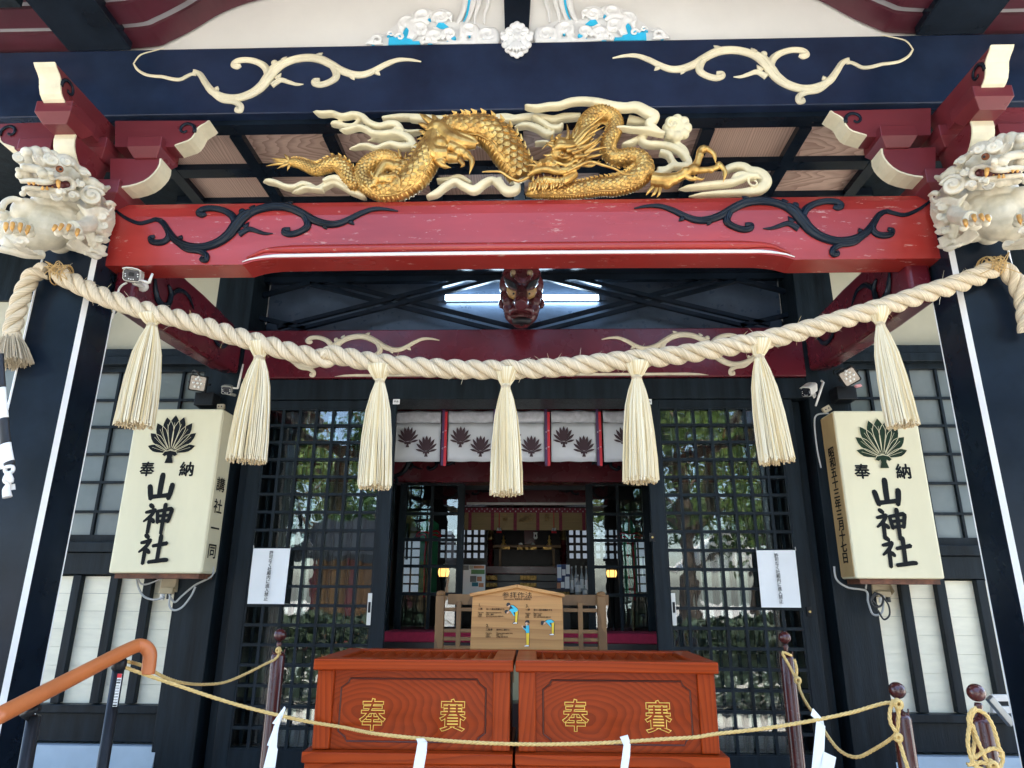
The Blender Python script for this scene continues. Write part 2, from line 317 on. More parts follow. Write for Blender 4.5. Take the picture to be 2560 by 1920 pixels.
HAIRB=mk('mask_black',(.012,.012,.014),.5,var=(8,.1)); EYEY=mk('mask_eye',(.62,.36,.12),.3,var=(30,.2)); HORN=mk('faded_knob',(.30,.20,.11),.5,var=(9,.1))
CLAW=mk('orange_gold_claw',(.72,.38,.10),.35,metal=.3,var=(20,.12)); MOUTH=mk('mouth_dark_red',(.09,.012,.012),.5,var=(8,.1)); IRIS=mk('lion_eye',(.30,.10,.04),.2,var=(20,.2))
LAMPW=mk('tube_light',(.9,.95,1),.3,emit=((.60,.82,1),6)); LANT=mk('lantern_paper',(.5,.35,.15),.6,emit=((1,.50,.14),.42)); BOUNCEF=mk('pale_bounce_floor',(.40,.36,.22),.7,var=(4,.1))  # hall floor made pale to bounce light through the interior
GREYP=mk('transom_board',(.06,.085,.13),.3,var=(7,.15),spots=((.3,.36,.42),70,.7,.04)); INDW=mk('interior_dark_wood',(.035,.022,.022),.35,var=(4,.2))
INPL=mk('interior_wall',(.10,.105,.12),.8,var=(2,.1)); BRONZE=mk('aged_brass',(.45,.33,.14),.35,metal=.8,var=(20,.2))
BLUEC=mk('figure_blue',(.05,.50,.62),.6,var=(5,.03)); YELC=mk('figure_yellow',(.82,.55,.03),.6,var=(5,.03)); SKIN=mk('figure_skin',(.70,.42,.26),.6,var=(5,.03))
# ================================================================== SETTING
MB().add([(-80,-90,0),(80,-90,0),(80,60,0),(-80,60,0)],[(0,1,2,3)]).build('ground',GRAV,kind='structure')
MB().box((-1.6,-40,.004),(1.6,1.0,.03)).build('path',PATHM,kind='structure')
MB().box((-3.6,2.3,.01),(3.6,4.14,.42)).box((-3.6,1.9,.01),(3.6,2.297,.22)).build('floor',FLOORM,kind='structure')
# ================================================================== PORCH
porch=thing('shrine_porch',(0,2.95,.42),'black and red lacquered shrine porch with two trimmed pillars, carved beams and a white gable','porch')
PCX=-2.095
def mirror(pts,s): return pts if s<0 else [Vec((-p[0],p[1],p[2])) for p in pts]
for s in (-1,1):
    c=s*2.095; hx,ch=.118,.012; yb_=3.005
    oct_=[(c-hx-ch,2.80+ch),(c-hx,2.80),(c+hx,2.80),(c+hx+ch,2.80+ch),(c+hx+ch,yb_-ch),(c+hx,yb_),(c-hx,yb_),(c-hx-ch,yb_-ch)]
    p=MB().prism([(x,y,.43) for x,y in oct_],(0,0,2.86)).build('pillar',BLK,porch)
    t=MB()
    for i in range(8):
        if i%2==0: continue
        x=(oct_[i][0]+oct_[i-1][0])/2; y=(oct_[i][1]+oct_[i-1][1])/2; a=Vec((1 if x>c else -1,1 if y>2.9 else -1,0)).normalized()
        if i in (3,7): x=(oct_[i][0]+oct_[i-1][0])/2; y=(oct_[i][1]+oct_[i-1][1])/2
        t.bar((x+a.x*.002,y+a.y*.002,.435),(x+a.x*.002,y+a.y*.002,3.27),.023 if y<2.9 else .014,.006,a)
    t.build('trim',WHITE,p)
# red front beam with cut-away arch at its underside
def arch_z(x):
    x=abs(x)
    if x>1.295: return 2.985
    k=min((1.295-x)/.16,1); return 2.992+.022*math.sin(k*math.pi/2)+.006*(1-(x/1.3)**2)
xs=[-2.0+4.0*i/80 for i in range(81)]
mbm=MB(); prof=[]
top=3.325
for x in xs:
    zb=arch_z(x); hump=0
    prof.append([(2.895,top),(2.882,top-.03),(2.876,top-.08),(2.876,zb+.10),(2.88,zb),(3.02,zb),(3.02,top)])
n=7; vs=[(x,q[0],q[1]) for x,P in zip(xs,prof) for q in P]
fs=[(i*n+j,i*n+(j+1)%n,(i+1)*n+(j+1)%n,(i+1)*n+j) for i in range(80) for j in range(n)]+[tuple(range(n)),tuple(80*n+j for j in range(n))]
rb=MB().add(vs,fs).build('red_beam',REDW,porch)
ln=[Vec((x,2.876,arch_z(x)+.012)) for x in [-1.30+2.6*i/70 for i in range(71)]]
MB().tube(ln,[.003+.0065*min(1,min(i,70-i)/5) for i in range(71)],6,ref=(0,-1,0),flat=.6).build('white_line',WHITE,rb,True)
ln=[Vec((x,2.874,arch_z(x)+.045-.03*max(0,(abs(x)-1.2)/.1))) for x in [-1.28+2.56*i/70 for i in range(71)]]
MB().tube(ln,[.004+.016*min(1,min(i,70-i)/6) for i in range(71)],10,ref=(0,-1,0),flat=.7).build('bead_moulding',REDW,rb,True)
# karakusa scroll traced once on the red beam's left half
SCR=[ # (points in frame 1, radii)
 ([(715,1295),(750,1325),(795,1352),(860,1375),(925,1362),(965,1352),(1005,1372),(1040,1425),(1085,1480),(1160,1515),(1250,1522),(1340,1495),(1405,1450),(1450,1395),(1490,1345),(1540,1310)],[5,8,10,11,11,13,15,17,20,21,22,24,27,30,30,24]),
 ([(1440,1420),(1448,1370),(1425,1325),(1375,1296),(1310,1283),(1250,1290),(1225,1312),(1245,1325),(1270,1316)],[24,22,20,18,17,17,18,16,10]),
 ([(1480,1370),(1540,1315),(1620,1283),(1710,1272),(1790,1283),(1860,1315),(1930,1355),(2010,1380),(2080,1378),(2150,1350),(2212,1318),(2290,1290),(2370,1288),(2445,1300)],[18,22,22,23,24,23,22,21,19,17,16,13,9,4]),
 ([(1850,1305),(1885,1350),(1890,1395),(1850,1425),(1795,1442),(1755,1436),(1750,1418),(1785,1412)],[16,20,20,18,18,17,16,12]),
 ([(1470,1445),(1530,1412),(1585,1425),(1630,1438),(1678,1438)],[18,15,12,9,3]),
 ([(1080,1490),(1150,1535),(1225,1545),(1268,1570),(1268,1600),(1242,1600),(1243,1582)],[10,15,16,16,15,12,9]),
]
SCR_EXTRA=[([(1020,1400),(1042,1445),(1025,1480),(985,1494),(940,1488),(930,1466),(955,1455)],[12,17,17,18,17,15,10])]
def scroll(parent, mat, Y, sx, sz, x0, z0, X0, Z0, s, extra=True, depth=.55, cut=0):
    mb=MB()
    for pts,rr in ((SCR+SCR_EXTRA) if extra else [(SCR[0][0][cut:],SCR[0][1][cut:])]+SCR[1:]):
        P=[A('1',x,y,2.878) for x,y in pts]; r0=[rp('1',q*1.2,P[0]) for q in rr]
        P=[Vec((X0+(p.x-x0)*sx,Y,Z0+(p.z-z0)*sz)) for p in P]
        P,r2=spline(P,[q*(sx+sz)/2 for q in r0],len(P)*5)
        P=mirror(P,s)
        mb.tube(P,r2,8,ref=(0,-1,0),flat=depth,ex=2.6)
        mb.tube([p+Vec((0,-q*depth*.85,q*.25)) for p,q in zip(P,r2)],[q*.35 for q in r2],6)
    b=A('1',1490,1303,2.878); b=Vec((X0+(b.x-x0)*sx,Y,Z0+(b.z-z0)*sz)); b=mirror([b],s)[0]
    mb.sph(b,(.018*sx,.012,.018*sx))
    # acanthus notches
    for x,y,dx,dy in ((1545,1290,25,-28),(1770,1262,35,-22),(1505,1405,28,-38),(1990,1385,20,28),(2150,1362,28,22),(1110,1470,10,-24)):
        p=A('1',x,y,2.878); q=A('1',x+dx,y+dy,2.878)
        p,q=[mirror([Vec((X0+(k.x-x0)*sx,Y,Z0+(k.z-z0)*sz))],s)[0] for k in (p,q)]
        mb.tube([p,(p+q)/2,q],[.016*sx,.012*sx,.002],6,ref=(0,-1,0),flat=depth)
    return mb.build('carved_scroll',mat,parent,True)
for s in (-1,1): scroll(rb,BLK,2.874,1,1,0,0,0,0,s,True,.75)
# black upper beam
bb=MB().box((-3.4,2.95,3.90),(3.4,3.07,4.33)).build('black_beam',BLKHAZE,porch,bev=.006)
r0=U(995,529,2.88); r1=U(511,653,2.88); k0=U(1053,155,2.95); k1=U(597,279,2.95)
l0=U(1099,851,4.18); l1=U(781,940,4.18)
for s in (-1,1): scroll(bb,CREAM,2.946,(k0.x-k1.x)/(r0.x-r1.x),(k0.z-k1.z)/(r0.z-r1.z),r0.x,r0.z,k0.x,k0.z,s,False,.55,5)
for s in (-1,1):
    P=mirror([U(334,159,2.947),U(350,138,2.947),U(380,128,2.947),U(412,121,2.947)],s); MB().tube(P,[.004,.005,.004,.002],6,n=12,ref=(0,-1,0),flat=.5).build('carved_rim',CREAM,bb,True)
# gable wall, king post, rafters
MB().box((-2.6,3.0,4.325),(2.6,3.06,5.2)).build('gable_wall',PLAS,porch)
kp=MB().prism([U(1262,70,2.97),U(1258,-60,2.97),U(1330,-60,2.97),U(1322,70,2.97)],(0,.12,0)).build('king_post',BLK,porch)
RC=[(-3.3,4.36),(-2.7,4.36),(-2.35,4.362),(-2.02,4.38),(-1.93,4.415),(-1.8,4.50),(-1.675,4.60),(-1.545,4.668),(-1.445,4.70),(-1.2,4.77),(-.8,4.88),(-.4,4.95),(0,4.97)]
RC=[Vec((a,0,b)) for a,b in RC]+[Vec((-a,0,b)) for a,b in reversed(RC[:-1])]
RCs,_=spline(RC,[1]*len(RC),97)
def vault(y0,y1,dz,th):
    vs=[];m=len(RCs)
    for p in RCs: vs += [(p.x,y0,p.z+dz),(p.x,y1,p.z+dz),(p.x,y1,p.z+dz+th),(p.x,y0,p.z+dz+th)]
    fs=[(i*4+j,i*4+(j+1)%4,(i+1)*4+(j+1)%4,(i+1)*4+j) for i in range(m-1) for j in range(4)]+[(0,1,2,3),tuple(4*(m-1)+j for j in (3,2,1,0))]
    return MB().add(vs,fs)
for s in (-1,1):
    P=mirror([A('1',x,y_,2.946) for x,y_ in ((821,390),(845,428),(895,458),(950,468),(1000,472),(1060,486),(1110,488),(1150,468),(1178,456),(1205,458))],s); u_=rp('1',1,P[0]) if s<0 else u_
    MB().tube(P,[q*u_ for q in (5,8,10,11,12,13,13,13,12,12)],8,n=36,ref=(0,-1,0),flat=.55).build('carved_rim',CREAM,bb,True)
y=2.985
for k in range(11):
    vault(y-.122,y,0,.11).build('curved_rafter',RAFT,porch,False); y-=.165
vault(1.15,3.0,.022,.1).build('roof_board',RAFB,porch)
vault(1.10,3.3,.13,.05).build('roof_cover',BLKW,porch)
for s in (-1,1):
    MB().box((s*2.46,1.12,4.325),(s*2.11,2.949,4.47)).build('purlin',BLK,porch,bev=.006)
    MB().box((s*3.3,1.12,4.29),(s*2.475,2.62,4.355)).build('eave_beam',BLKW,porch)
# coffered ceiling behind the beams
cg=MB(); zc=3.90
for i in range(-4,5): cg.box((i*.513-.034,3.10,zc-.03),(i*.513+.034,4.20,zc+.03))
for yy in (3.045,3.437,3.79,4.15): cg.box((-2.2,yy-.042,zc-.028),(2.2,yy+.042,zc+.028))
cg.build('ceiling_grid',BLK,porch)
for s in (-1,1): MB().box((s*2.08,3.072,3.935),(s*4.6,4.29,3.96)).build('soffit_board',BLKW,porch)
for i in range(-4,4):
    for j,(ya,yb) in enumerate(((3.08,3.40),(3.475,3.755),(3.825,4.12))):
        o=MB().box((i*.513+.03,ya,zc+.01),(i*.513+.483,yb,zc+.02)).build('ceiling_panel',(CEIL,CEILB,CEILC)[(i*2+j*3)%3],porch)
        pass
# brackets on the pillar heads
NOSE=[(940,987),(1715,985),(1690,1005),(1652,1025),(1625,1045),(1612,1070),(1600,1095),(1575,1130),(1545,1150),(1500,1165),(1440,1185),(1432,1203),(940,1203)]
NEND=[(1715,985),(1690,1005),(1652,1025),(1625,1045),(1612,1070),(1600,1095),(1575,1130),(1545,1150),(1500,1165),(1440,1185)]
ARM=[(900,1300),(1312,1303),(1308,1345),(1290,1385),(1262,1420),(1225,1455),(1180,1485),(1120,1508),(1060,1524),(1000,1531),(900,1531)]
AEND=ARM[1:10]
def prof(pts,ex=0):
    P=[A('B',x,y,2.8) for x,y in pts]; return [(p.x-PCX,p.z) for p in P]
def bracket(sx):   # sx: side of the porch
    c=sx*2.095
    for pts,end,nm in ((NOSE,NEND,'carved_nose'),(ARM,AEND,'bracket_arm')):
        pf=prof(pts); en=prof(end)
        for d in ('x+','x-','f'):
            hw=.046
            def mp(u,z,v,grow=0):
                if d=='x+': return Vec((c+u,2.86+v,z))
                if d=='x-': return Vec((c-u,2.86+v,z))
                return Vec((c+v,2.97-u,z))
            P=[mp(u,z,-hw) for u,z in pf]; dv=mp(0,0,hw)-mp(0,0,-hw)
            o=MB().prism(P,dv).build(nm,RED,porch)
            e=MB(); cu=sum(u for u,_ in en)/len(en)-.08; cz=sum(z for _,z in en)/len(en)+.08
            k=len(en); vs=[]
            for u,z in en:
                q=Vec((u-cu,0,z-cz)).normalized()
                for g in (0.0005,.009): vs += [mp(u+q.x*g,z+q.z*g,-hw-.003),mp(u+q.x*g,z+q.z*g,hw+.003)]
            fs=[]
            for i in range(k-1):
                a,b=i*4,(i+1)*4; fs+=[(a+2,a+3,b+3,b+2),(a,a+1,b+1,b),(a,a+2,b+2,b),(a+1,a+3,b+3,b+1)]
            fs+=[(0,1,3,2),((k-1)*4,(k-1)*4+1,(k-1)*4+3,(k-1)*4+2)]
            MB().add(vs,fs).build('painted_end',CREAM,o)
            if nm=='carved_nose':
                cc=mp(*prof([(1530,1065)])[0],-hw-.004); e1=mp(1,0,0)-mp(0,0,0); e2=Vec((0,0,1))
                mb=MB(); mb.spiral(cc,.05,.010,.95,R_(-20),e1,e2,1,n=22,flat=.6)
                mb.build('spiral_groove',BLK,o,True); mb=MB()
                if d=='f':
                    mb.spiral(mp(*prof([(1530,1065)])[0],hw+.004),.05,.010,.95,R_(-20),e1,e2,1,n=22,flat=.6)
                if mb.v: mb.build('spiral_groove',BLK,o,True)
    def masu(x,y,z,w=.20,h=.105):
        a=w/2; b=a*.66
        vs=[(x-b,y-b,z),(x+b,y-b,z),(x+b,y+b,z),(x-b,y+b,z)]+[(x-a,y-a,z+h*.45),(x+a,y-a,z+h*.45),(x+a,y+a,z+h*.45),(x-a,y+a,z+h*.45)]+[(x-a,y-a,z+h),(x+a,y-a,z+h),(x+a,y+a,z+h),(x-a,y+a,z+h)]
        fs=[(0,3,2,1),(8,9,10,11)]+[(i+k,(i+1)%4+k,(i+1)%4+k+4,i+k+4) for k in (0,4) for i in range(4)]
        MB().add(vs,fs).build('bearing_block',RED,porch,bev=.003)
    z1=A('B',1300,1303,2.8).z
    for dx,dy in ((.275,0),(-.275,0),(0,-.26),(0,0)): masu(c+dx,2.86+dy,z1-.002,.17)
    masu(c,2.97,3.27,.36,.135)
for s in (-1,1): bracket(s)
# tie beams running back from the pillars to the hall
for s in (-1,1):
    prf=[(2.95,2.80,3.12),(3.25,2.80,3.16),(3.6,2.81,3.165),(4.0,2.835,3.15),(4.17,2.86,3.10)]
    P=[Vec((s*1.955,a,b)) for a,b,c_ in prf]+[Vec((s*1.955,a,c_)) for a,b,c_ in reversed(prf)]
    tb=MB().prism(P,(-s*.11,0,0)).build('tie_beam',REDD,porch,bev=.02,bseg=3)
    mb=MB(); X=s*1.838
    mb.tube([(X,3.08,3.03),(X,3.13,2.93),(X,3.22,2.92),(X,3.25,3.0),(X,3.21,3.04)],[.008,.02,.02,.018,.01],8,n=24,ref=(1,0,0),flat=.6)
    mb.tube([(X,3.25,3.0),(X,3.32,3.06),(X,3.42,3.07),(X,3.5,3.02)],[.014,.016,.012,.004],8,n=20,ref=(1,0,0),flat=.6)
    mb.build('carved_scroll',BLK,tb,True); mb=MB()
    mb.tube([(X,3.7,3.05),(X,3.78,2.95),(X,3.9,2.95),(X,4.0,3.05)],[.005,.014,.016,.005],8,n=20,ref=(1,0,0),flat=.6)
    mb.build('carved_scroll',BLK,tb,True)
# ================================================================== HALL
hall=thing('shrine_hall',(0,4.3,.42),'dark shrine hall front behind the porch with lattice windows, white boards and red lintel beam','hall')
YW=4.22
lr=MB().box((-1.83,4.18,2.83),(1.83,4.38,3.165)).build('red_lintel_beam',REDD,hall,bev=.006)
for s in (-1,1): scroll(lr,CREAM,4.176,(l0.x-l1.x)/(r0.x-r1.x),(l0.z-l1.z)/(r0.z-r1.z),r0.x,r0.z,l0.x,l0.z,s,False)
P=[U(837,942,4.178),U(900,938,4.178),U(1300,936,4.178),U(1700,936,4.178),U(1771,938,4.178)]
P=[P[0],P[0]+Vec((.06,0,.012)),P[0]+Vec((.14,0,.016)),P[4]+Vec((-.14,0,.016)),P[4]+Vec((-.06,0,.012)),P[4]]
MB().prism(P,(0,-.006,0)).build('cream_line',CREAM,lr)
def post(x0,x1,z0,z1,y0=4.20,y1=4.44,m=BLKW,nm='wall_post'): return MB().box((x0,y0,z0),(x1,y1,z1)).build(nm,m,hall,bev=.004)
for s in (-1,1):
    post(s*2.075,s*1.83,.43,3.95,4.195,4.46)
    post(s*3.3,s*2.98,.43,3.95,4.195,4.46)
    # windows of the side bay
    win=MB().box((s*2.98,4.30,1.80),(s*2.075,4.31,2.93)).build('frosted_window',FROST,hall)
    mb=MB()
    for z in (2.711,2.528,2.345,2.162,1.975): mb.box((s*2.98,4.275,z-.008),(s*2.075,4.298,z+.008))
    for x in (2.94,2.704,2.49,2.27,2.12): mb.box((s*(x-.008),4.278,1.80),(s*(x+.008),4.299,2.91))
    mb.box((s*2.53,4.27,1.80),(s*2.49,4.3,2.91)); mb.box((s*2.98,4.262,2.905),(s*2.075,4.3,2.94)); mb.box((s*2.98,4.262,1.785),(s*2.075,4.3,1.83))
    mb.build('window_bars',BLKW,win)
    MB().box((s*2.98,4.21,2.94),(s*2.075,4.40,3.0)).box((s*2.98,4.235,2.995),(s*2.075,4.40,3.06)).build('head_rail',BLKW,hall,bev=.004)
    MB().box((s*2.98,4.33,3.06),(s*2.075,4.36,3.639)).build('plaster_panel',PLASB,hall)
    MB().box((s*2.98,4.205,1.722),(s*2.075,4.40,1.783)).box((s*2.98,4.225,1.59),(s*2.075,4.40,1.72)).build('sill_rail',BLKW,hall,bev=.004)
    bp=MB()
    for k in range(7): bp.box((s*2.98,4.27+.001*(k%2),.866+k*.1022),(s*2.075,4.29,.866+(k+1)*.1022-.0014))
    bp=bp.build('white_board_panel',BOARD,hall)
    mb=MB()
    for x in (2.93,2.705,2.472,2.262): mb.box((s*(x-.026),4.225,.87),(s*(x+.026),4.268,1.585))
    mb.build('battens',BLKW,bp,bev=.003)
    MB().box((s*2.98,4.20,.822),(s*2.075,4.40,.866)).box((s*2.98,4.23,.67),(s*2.075,4.40,.82)).build('skirting_board',BLKW,hall,bev=.004)
    MB().prism([Vec((s*2.96,4.16,.43)),Vec((s*2.96,4.20,.655)),Vec((s*2.05,4.20,.655)),Vec((s*2.05,4.16,.43))],(0,.2,0)).build('plinth',CONC,hall)
    # plain outer bay
    MB().box((s*4.6,4.3,.43),(s*3.3,4.4,3.44)).build('outer_wall',PLASB,hall); MB().box((s*4.6,4.28,3.442),(s*3.302,4.4,3.95)).build('frieze_board',BLKW,hall)
    ow=MB().box((s*4.6,4.27,1.8),(s*3.302,4.299,2.93)).build('frosted_window',FROST,hall); mb=MB()
    for z in (1.975,2.162,2.345,2.528,2.711): mb.box((s*4.6,4.25,z-.008),(s*3.302,4.269,z+.008))
    for k in range(6): mb.box((s*(3.33+.235*k-.008),4.252,1.8),(s*(3.33+.235*k+.008),4.2695,2.93))
    mb.box((s*4.6,4.24,2.93),(s*3.302,4.299,3.06)); mb.box((s*4.6,4.24,1.60),(s*3.302,4.299,1.80)); mb.box((s*4.6,4.24,.66),(s*3.302,4.299,.86)); mb.build('window_bars',BLKW,ow); mb=MB()
    for k in range(6): mb.box((s*(3.42+.21*k-.026),4.25,.861),(s*(3.42+.21*k+.026),4.299,1.599))
    mb.build('battens',BLKW,hall)
# transom above the lintel: grey boards, crossed bars, tube lamp behind them
tr=MB().box((-1.84,4.50,3.165),(1.84,4.52,3.95)).build('transom_panel',GREYP,hall)
mb=MB(); yb=4.36
def tb_(x0,z0,x1,z1,w_=.038,yy=yb): mb.bar((x0,yy,z0),(x1,yy,z1),.03,w_,(0,0,1))
zt=3.64; zb=3.19
for s in (-1,1):
    for dz in (-.028,.028): tb_(0,3.455+.235+dz,s*1.70,3.455-.225+dz,.026); tb_(0,3.455-.235+dz,s*1.70,3.455+.225+dz,.026,yb+.028)
    tb_(s*1.5,3.25,s*1.84,3.33,.03); tb_(s*1.5,3.6,s*1.84,3.5,.03)
mb.box((-1.84,4.345,3.165),(1.84,4.395,3.20)); mb.box((-1.84,4.345,3.60),(1.84,4.395,3.64))
mb.build('crossed_bars',BLK,tr)
MB().box((-3.3,4.21,3.64),(3.3,4.46,3.95)).build('upper_rail',BLK,hall)
tl=thing('tube_lamp',(0,4.46,3.47),'lit white fluorescent tube behind the dark red mask above the lintel','lamp')
a=U(1110,744,4.46); b=U(1500,744,4.46)
MB().tube([a,b],.019,12).build('tube',LAMPW,tl,True)
MB().box((a.x-.05,4.482,a.z-.02),(b.x+.05,4.498,a.z+.02)).build('fixture',GREYP,tl)
for q in (a,b): MB().box((q.x-.012,4.44,q.z-.028),(q.x+.012,4.474,q.z+.02)).build('end_cap',GREYP,tl)
# door lintel and doors
MB().box((-1.83,4.20,2.69),(1.83,4.46,2.827)).build('door_lintel',BLKW,hall,bev=.004)
MB().box((-1.83,4.18,.43),(1.83,4.46,.50)).build('door_sill',BLKW,hall,bev=.004)
def lattice_door(x0,x1,y,flip,hand=None):
    z0,z1=.502,2.688; st=.085
    fr=MB().box((x0,y,z0),(x0+st,y+.035,z1)).box((x1-st,y,z0),(x1,y+.035,z1)).box((x0+st,y+.001,z0),(x1-st,y+.034,z0+.14)).box((x0+st,y+.001,z1-.055),(x1-st,y+.034,z1)).build('lattice_door',BLKW,hall,bev=.003)
    mb=MB(); a,b=x0+st,x1-st; nx=max(2,round((b-a)/.107)); nz=18
    for i in range(nx+1): q=a+(b-a)*i/nx; mb.box((q-.0085,y+.004,z0+.14),(q+.0085,y+.018,z1-.055))
    for i in range(nz+1): q=z0+.14+(z1-.195-z0)*i/nz; mb.box((a,y+.006,q-.0085),(b,y+.020,q+.0085))
    mb.build('lattice',BLKW,fr)
    MB().box((a,y+.026,z0+.14),(b,y+.029,z1-.055)).build('glass_pane',GLASS,fr)
    if hand:
        hx,hz=hand
        MB().box((hx-.012,y-.003,hz-.13),(hx+.012,y-.0005,hz+.05)).build('pull_handle',PLAST,fr)
        MB().box((hx-.007,y-.006,hz-.06),(hx+.007,y-.0035,hz+.0)).build('latch',METB,fr)
    return fr
hl=U(924,1505,4.21); hr=U(1684,1505,4.21)
lattice_door(-1.73,-.80,4.215,0,(hl.x,hl.z)); lattice_door(.80,1.73,4.215,1,(hr.x,hr.z))
lattice_door(-1.80,-.87,4.275,0); lattice_door(.87,1.80,4.275,1)
for x,y in ((1631,1343),(2024,1529)):
    p=U(x,y,4.21); lk=MB().box((p.x-.016,4.208,p.z-.025),(p.x+.016,4.2145,p.z+.025)).build('lock_plate',METB,hall); MB().lathe((p.x,4.208,p.z),[(0,0),(.007,.0),(.007,.004),(.0001,.005)],12,(0,-1,0)).build('keyhole',BRONZE,lk)
# ------------------------------------------------------------------ interior of the hall
MB().box((-4.5,4.62,.0),(4.5,9.6,1.06)).build('hall_floor',BOUNCEF,hall)
for s in (-1,1): MB().box((s*2.99,4.45,.0),(s*4.6,4.6,1.06)).build('foundation_wall',CONC,hall)
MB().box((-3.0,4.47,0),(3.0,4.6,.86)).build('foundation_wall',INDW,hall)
MB().box((-1.1,5.21,1.061),(1.1,5.56,1.150)).build('inner_step',INDW,hall); MB().box((-1.02,5.2,1.151),(1.02,5.54,1.222)).build('carpet',CARPET,hall,bev=.01)
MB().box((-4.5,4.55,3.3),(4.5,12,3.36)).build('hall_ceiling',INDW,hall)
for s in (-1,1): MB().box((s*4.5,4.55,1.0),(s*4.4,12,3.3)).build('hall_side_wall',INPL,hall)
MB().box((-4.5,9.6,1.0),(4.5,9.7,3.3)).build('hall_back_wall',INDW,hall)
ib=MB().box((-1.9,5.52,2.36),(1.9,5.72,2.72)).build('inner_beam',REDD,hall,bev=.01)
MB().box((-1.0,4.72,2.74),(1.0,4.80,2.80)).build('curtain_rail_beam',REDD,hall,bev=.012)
for s in (-1,1): scroll(ib,BLK,5.516,.75*(l0.x-l1.x)/(r0.x-r1.x),.8,r0.x,r0.z,-.42,2.56,s,False,.8)
def glazed(x0,x1):
    y=5.6; z0,z1=1.06,2.355; fr=MB()
    for q in (x0,x1): fr.box((q-.028,y,z0),(q+.028,y+.03,z1))
    zz=[z0+.03]+[A('I',500,v,5.6).z for v in (1575,1190,825,465)]+[z1]
    for q in zz: fr.box((x0,y+.001,q-.012),(x1,y+.028,q+.012))
    fr.box(((x0+x1)/2-.012,y+.002,z0),((x0+x1)/2+.012,y+.026,z1))
    o=fr.build('glazed_door',BLKW,hall); MB().box((x0,y+.012,z0),(x1,y+.015,z1)).build('glass_pane',GLASS,o)
glazed(-.99,-.51); glazed(.54,1.0)
for x0,x1 in ((-1.9,-1.06),(1.07,1.9)): MB().box((x0,5.6,1.06),(x1,5.66,2.36)).build('inner_wall',BLKW,hall)
# inner sanctum
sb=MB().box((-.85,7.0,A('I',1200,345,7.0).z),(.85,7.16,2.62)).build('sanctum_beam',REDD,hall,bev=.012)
q=A('I',1050,327,6.99); MB().box((-.60,6.985,q.z-.012),(.62,6.999,q.z+.012)).build('white_line',WHITE,sb)
MB().box((-.62,6.6,A('I',1100,133,6.6).z),(.60,6.64,A('I',1100,70,6.6).z)).build('pale_panel',INPL,hall)
for s in (-1,1): scroll(sb,BLK,6.997,.6,.55,r0.x,r0.z,-.22,2.53,s,False,.8)
for s in (-1,1):
    a=A('I',985,720,8.6) if s<0 else A('J',625,725,8.6); b=A('I',1210,875,8.6) if s<0 else A('J',825,880,8.6)
    lw=MB().box((s*1.5,8.6,1.1),(s*.45,8.63,2.4)).build('lattice_wall',INDW,hall)
    mb=MB(); x=-1
    for i in range(9):
        for j in range(4):
            X=s*(.55+i*.082); Z=a.z-j*.094
            mb.box((X-.024,8.592,Z-.03),(X+.024,8.599,Z+.03))
    mb.build('paper_squares',mk('backlit_shoji_paper',(.55,.58,.62),.8,emit=((.6,.7,.85),.06)) if s<0 else bpy.data.materials['backlit_shoji_paper'],lw)  # faint emission stands in for daylight behind the paper
# ================================================================== LETTERING
def text_mesh(s, bold=0, bevel=0, outline=False):
    c=bpy.data.curves.new('t','FONT'); c.body=s; c.size=1; c.offset=bold if outline else 0; c.bevel_depth=bevel
    c.fill_mode='NONE' if outline else 'FRONT'; c.bevel_resolution=1; c.resolution_u=3
    o=link(bpy.data.objects.new('t',c)); me=bpy.data.meshes.new_from_object(o.evaluated_get(bpy.context.evaluated_depsgraph_get()))
    bpy.data.objects.remove(o); bpy.data.curves.remove(c); me['bold']=0.0 if outline else float(bold); return me
def put(mb, me, c, size, ex, ez, ey, cx=None, dz=.3815, wid=1.0):   # glyph mesh laid on a plane, centred at c
    xs=[v.co.x for v in me.vertices]
    if not xs: return
    mx=(min(xs)+max(xs))/2 if cx is None else cx
    d=me['bold']
    for k,(dx,dy) in enumerate(((0,0),(1,0),(-1,0),(0,1),(0,-1)) if d else ((0,0),)):
        mb.add([Vec(c)+ex*((v.co.x-mx+dx*d)*size*wid)+ez*((v.co.y-dz+dy*d)*size)+ey*(v.co.z*size+.0003*k) for v in me.vertices],[tuple(p.vertices) for p in me.polygons])
EXX,EYY,EZZ=Vec((1,0,0)),Vec((0,-1,0)),Vec((0,0,1))
def column(mb, s, top, bot, size, ex=EXX, ez=None, ey=EYY, bold=.01, wid=1.0):
    top=Vec(top); bot=Vec(bot); n=len(s); ez=ez or (top-bot).normalized()
    for i,ch in enumerate(s): put(mb,text_mesh(ch,bold),top+(bot-top)*(i/(n-1) if n>1 else 0),size,ex,ez,ey,wid=wid)
NE=[[(.16,.97,.05),(.22,.92,.07),(.29,.86,.05)],[(.05,.70,.035),(.2,.73,.055),(.38,.79,.05)],[(.37,.78,.05),(.24,.58,.055),(.03,.40,.02)],[(.235,.60,.06),(.23,.3,.06),(.22,.02,.05)],[(.27,.50,.03),(.33,.44,.06),(.39,.37,.045)]]
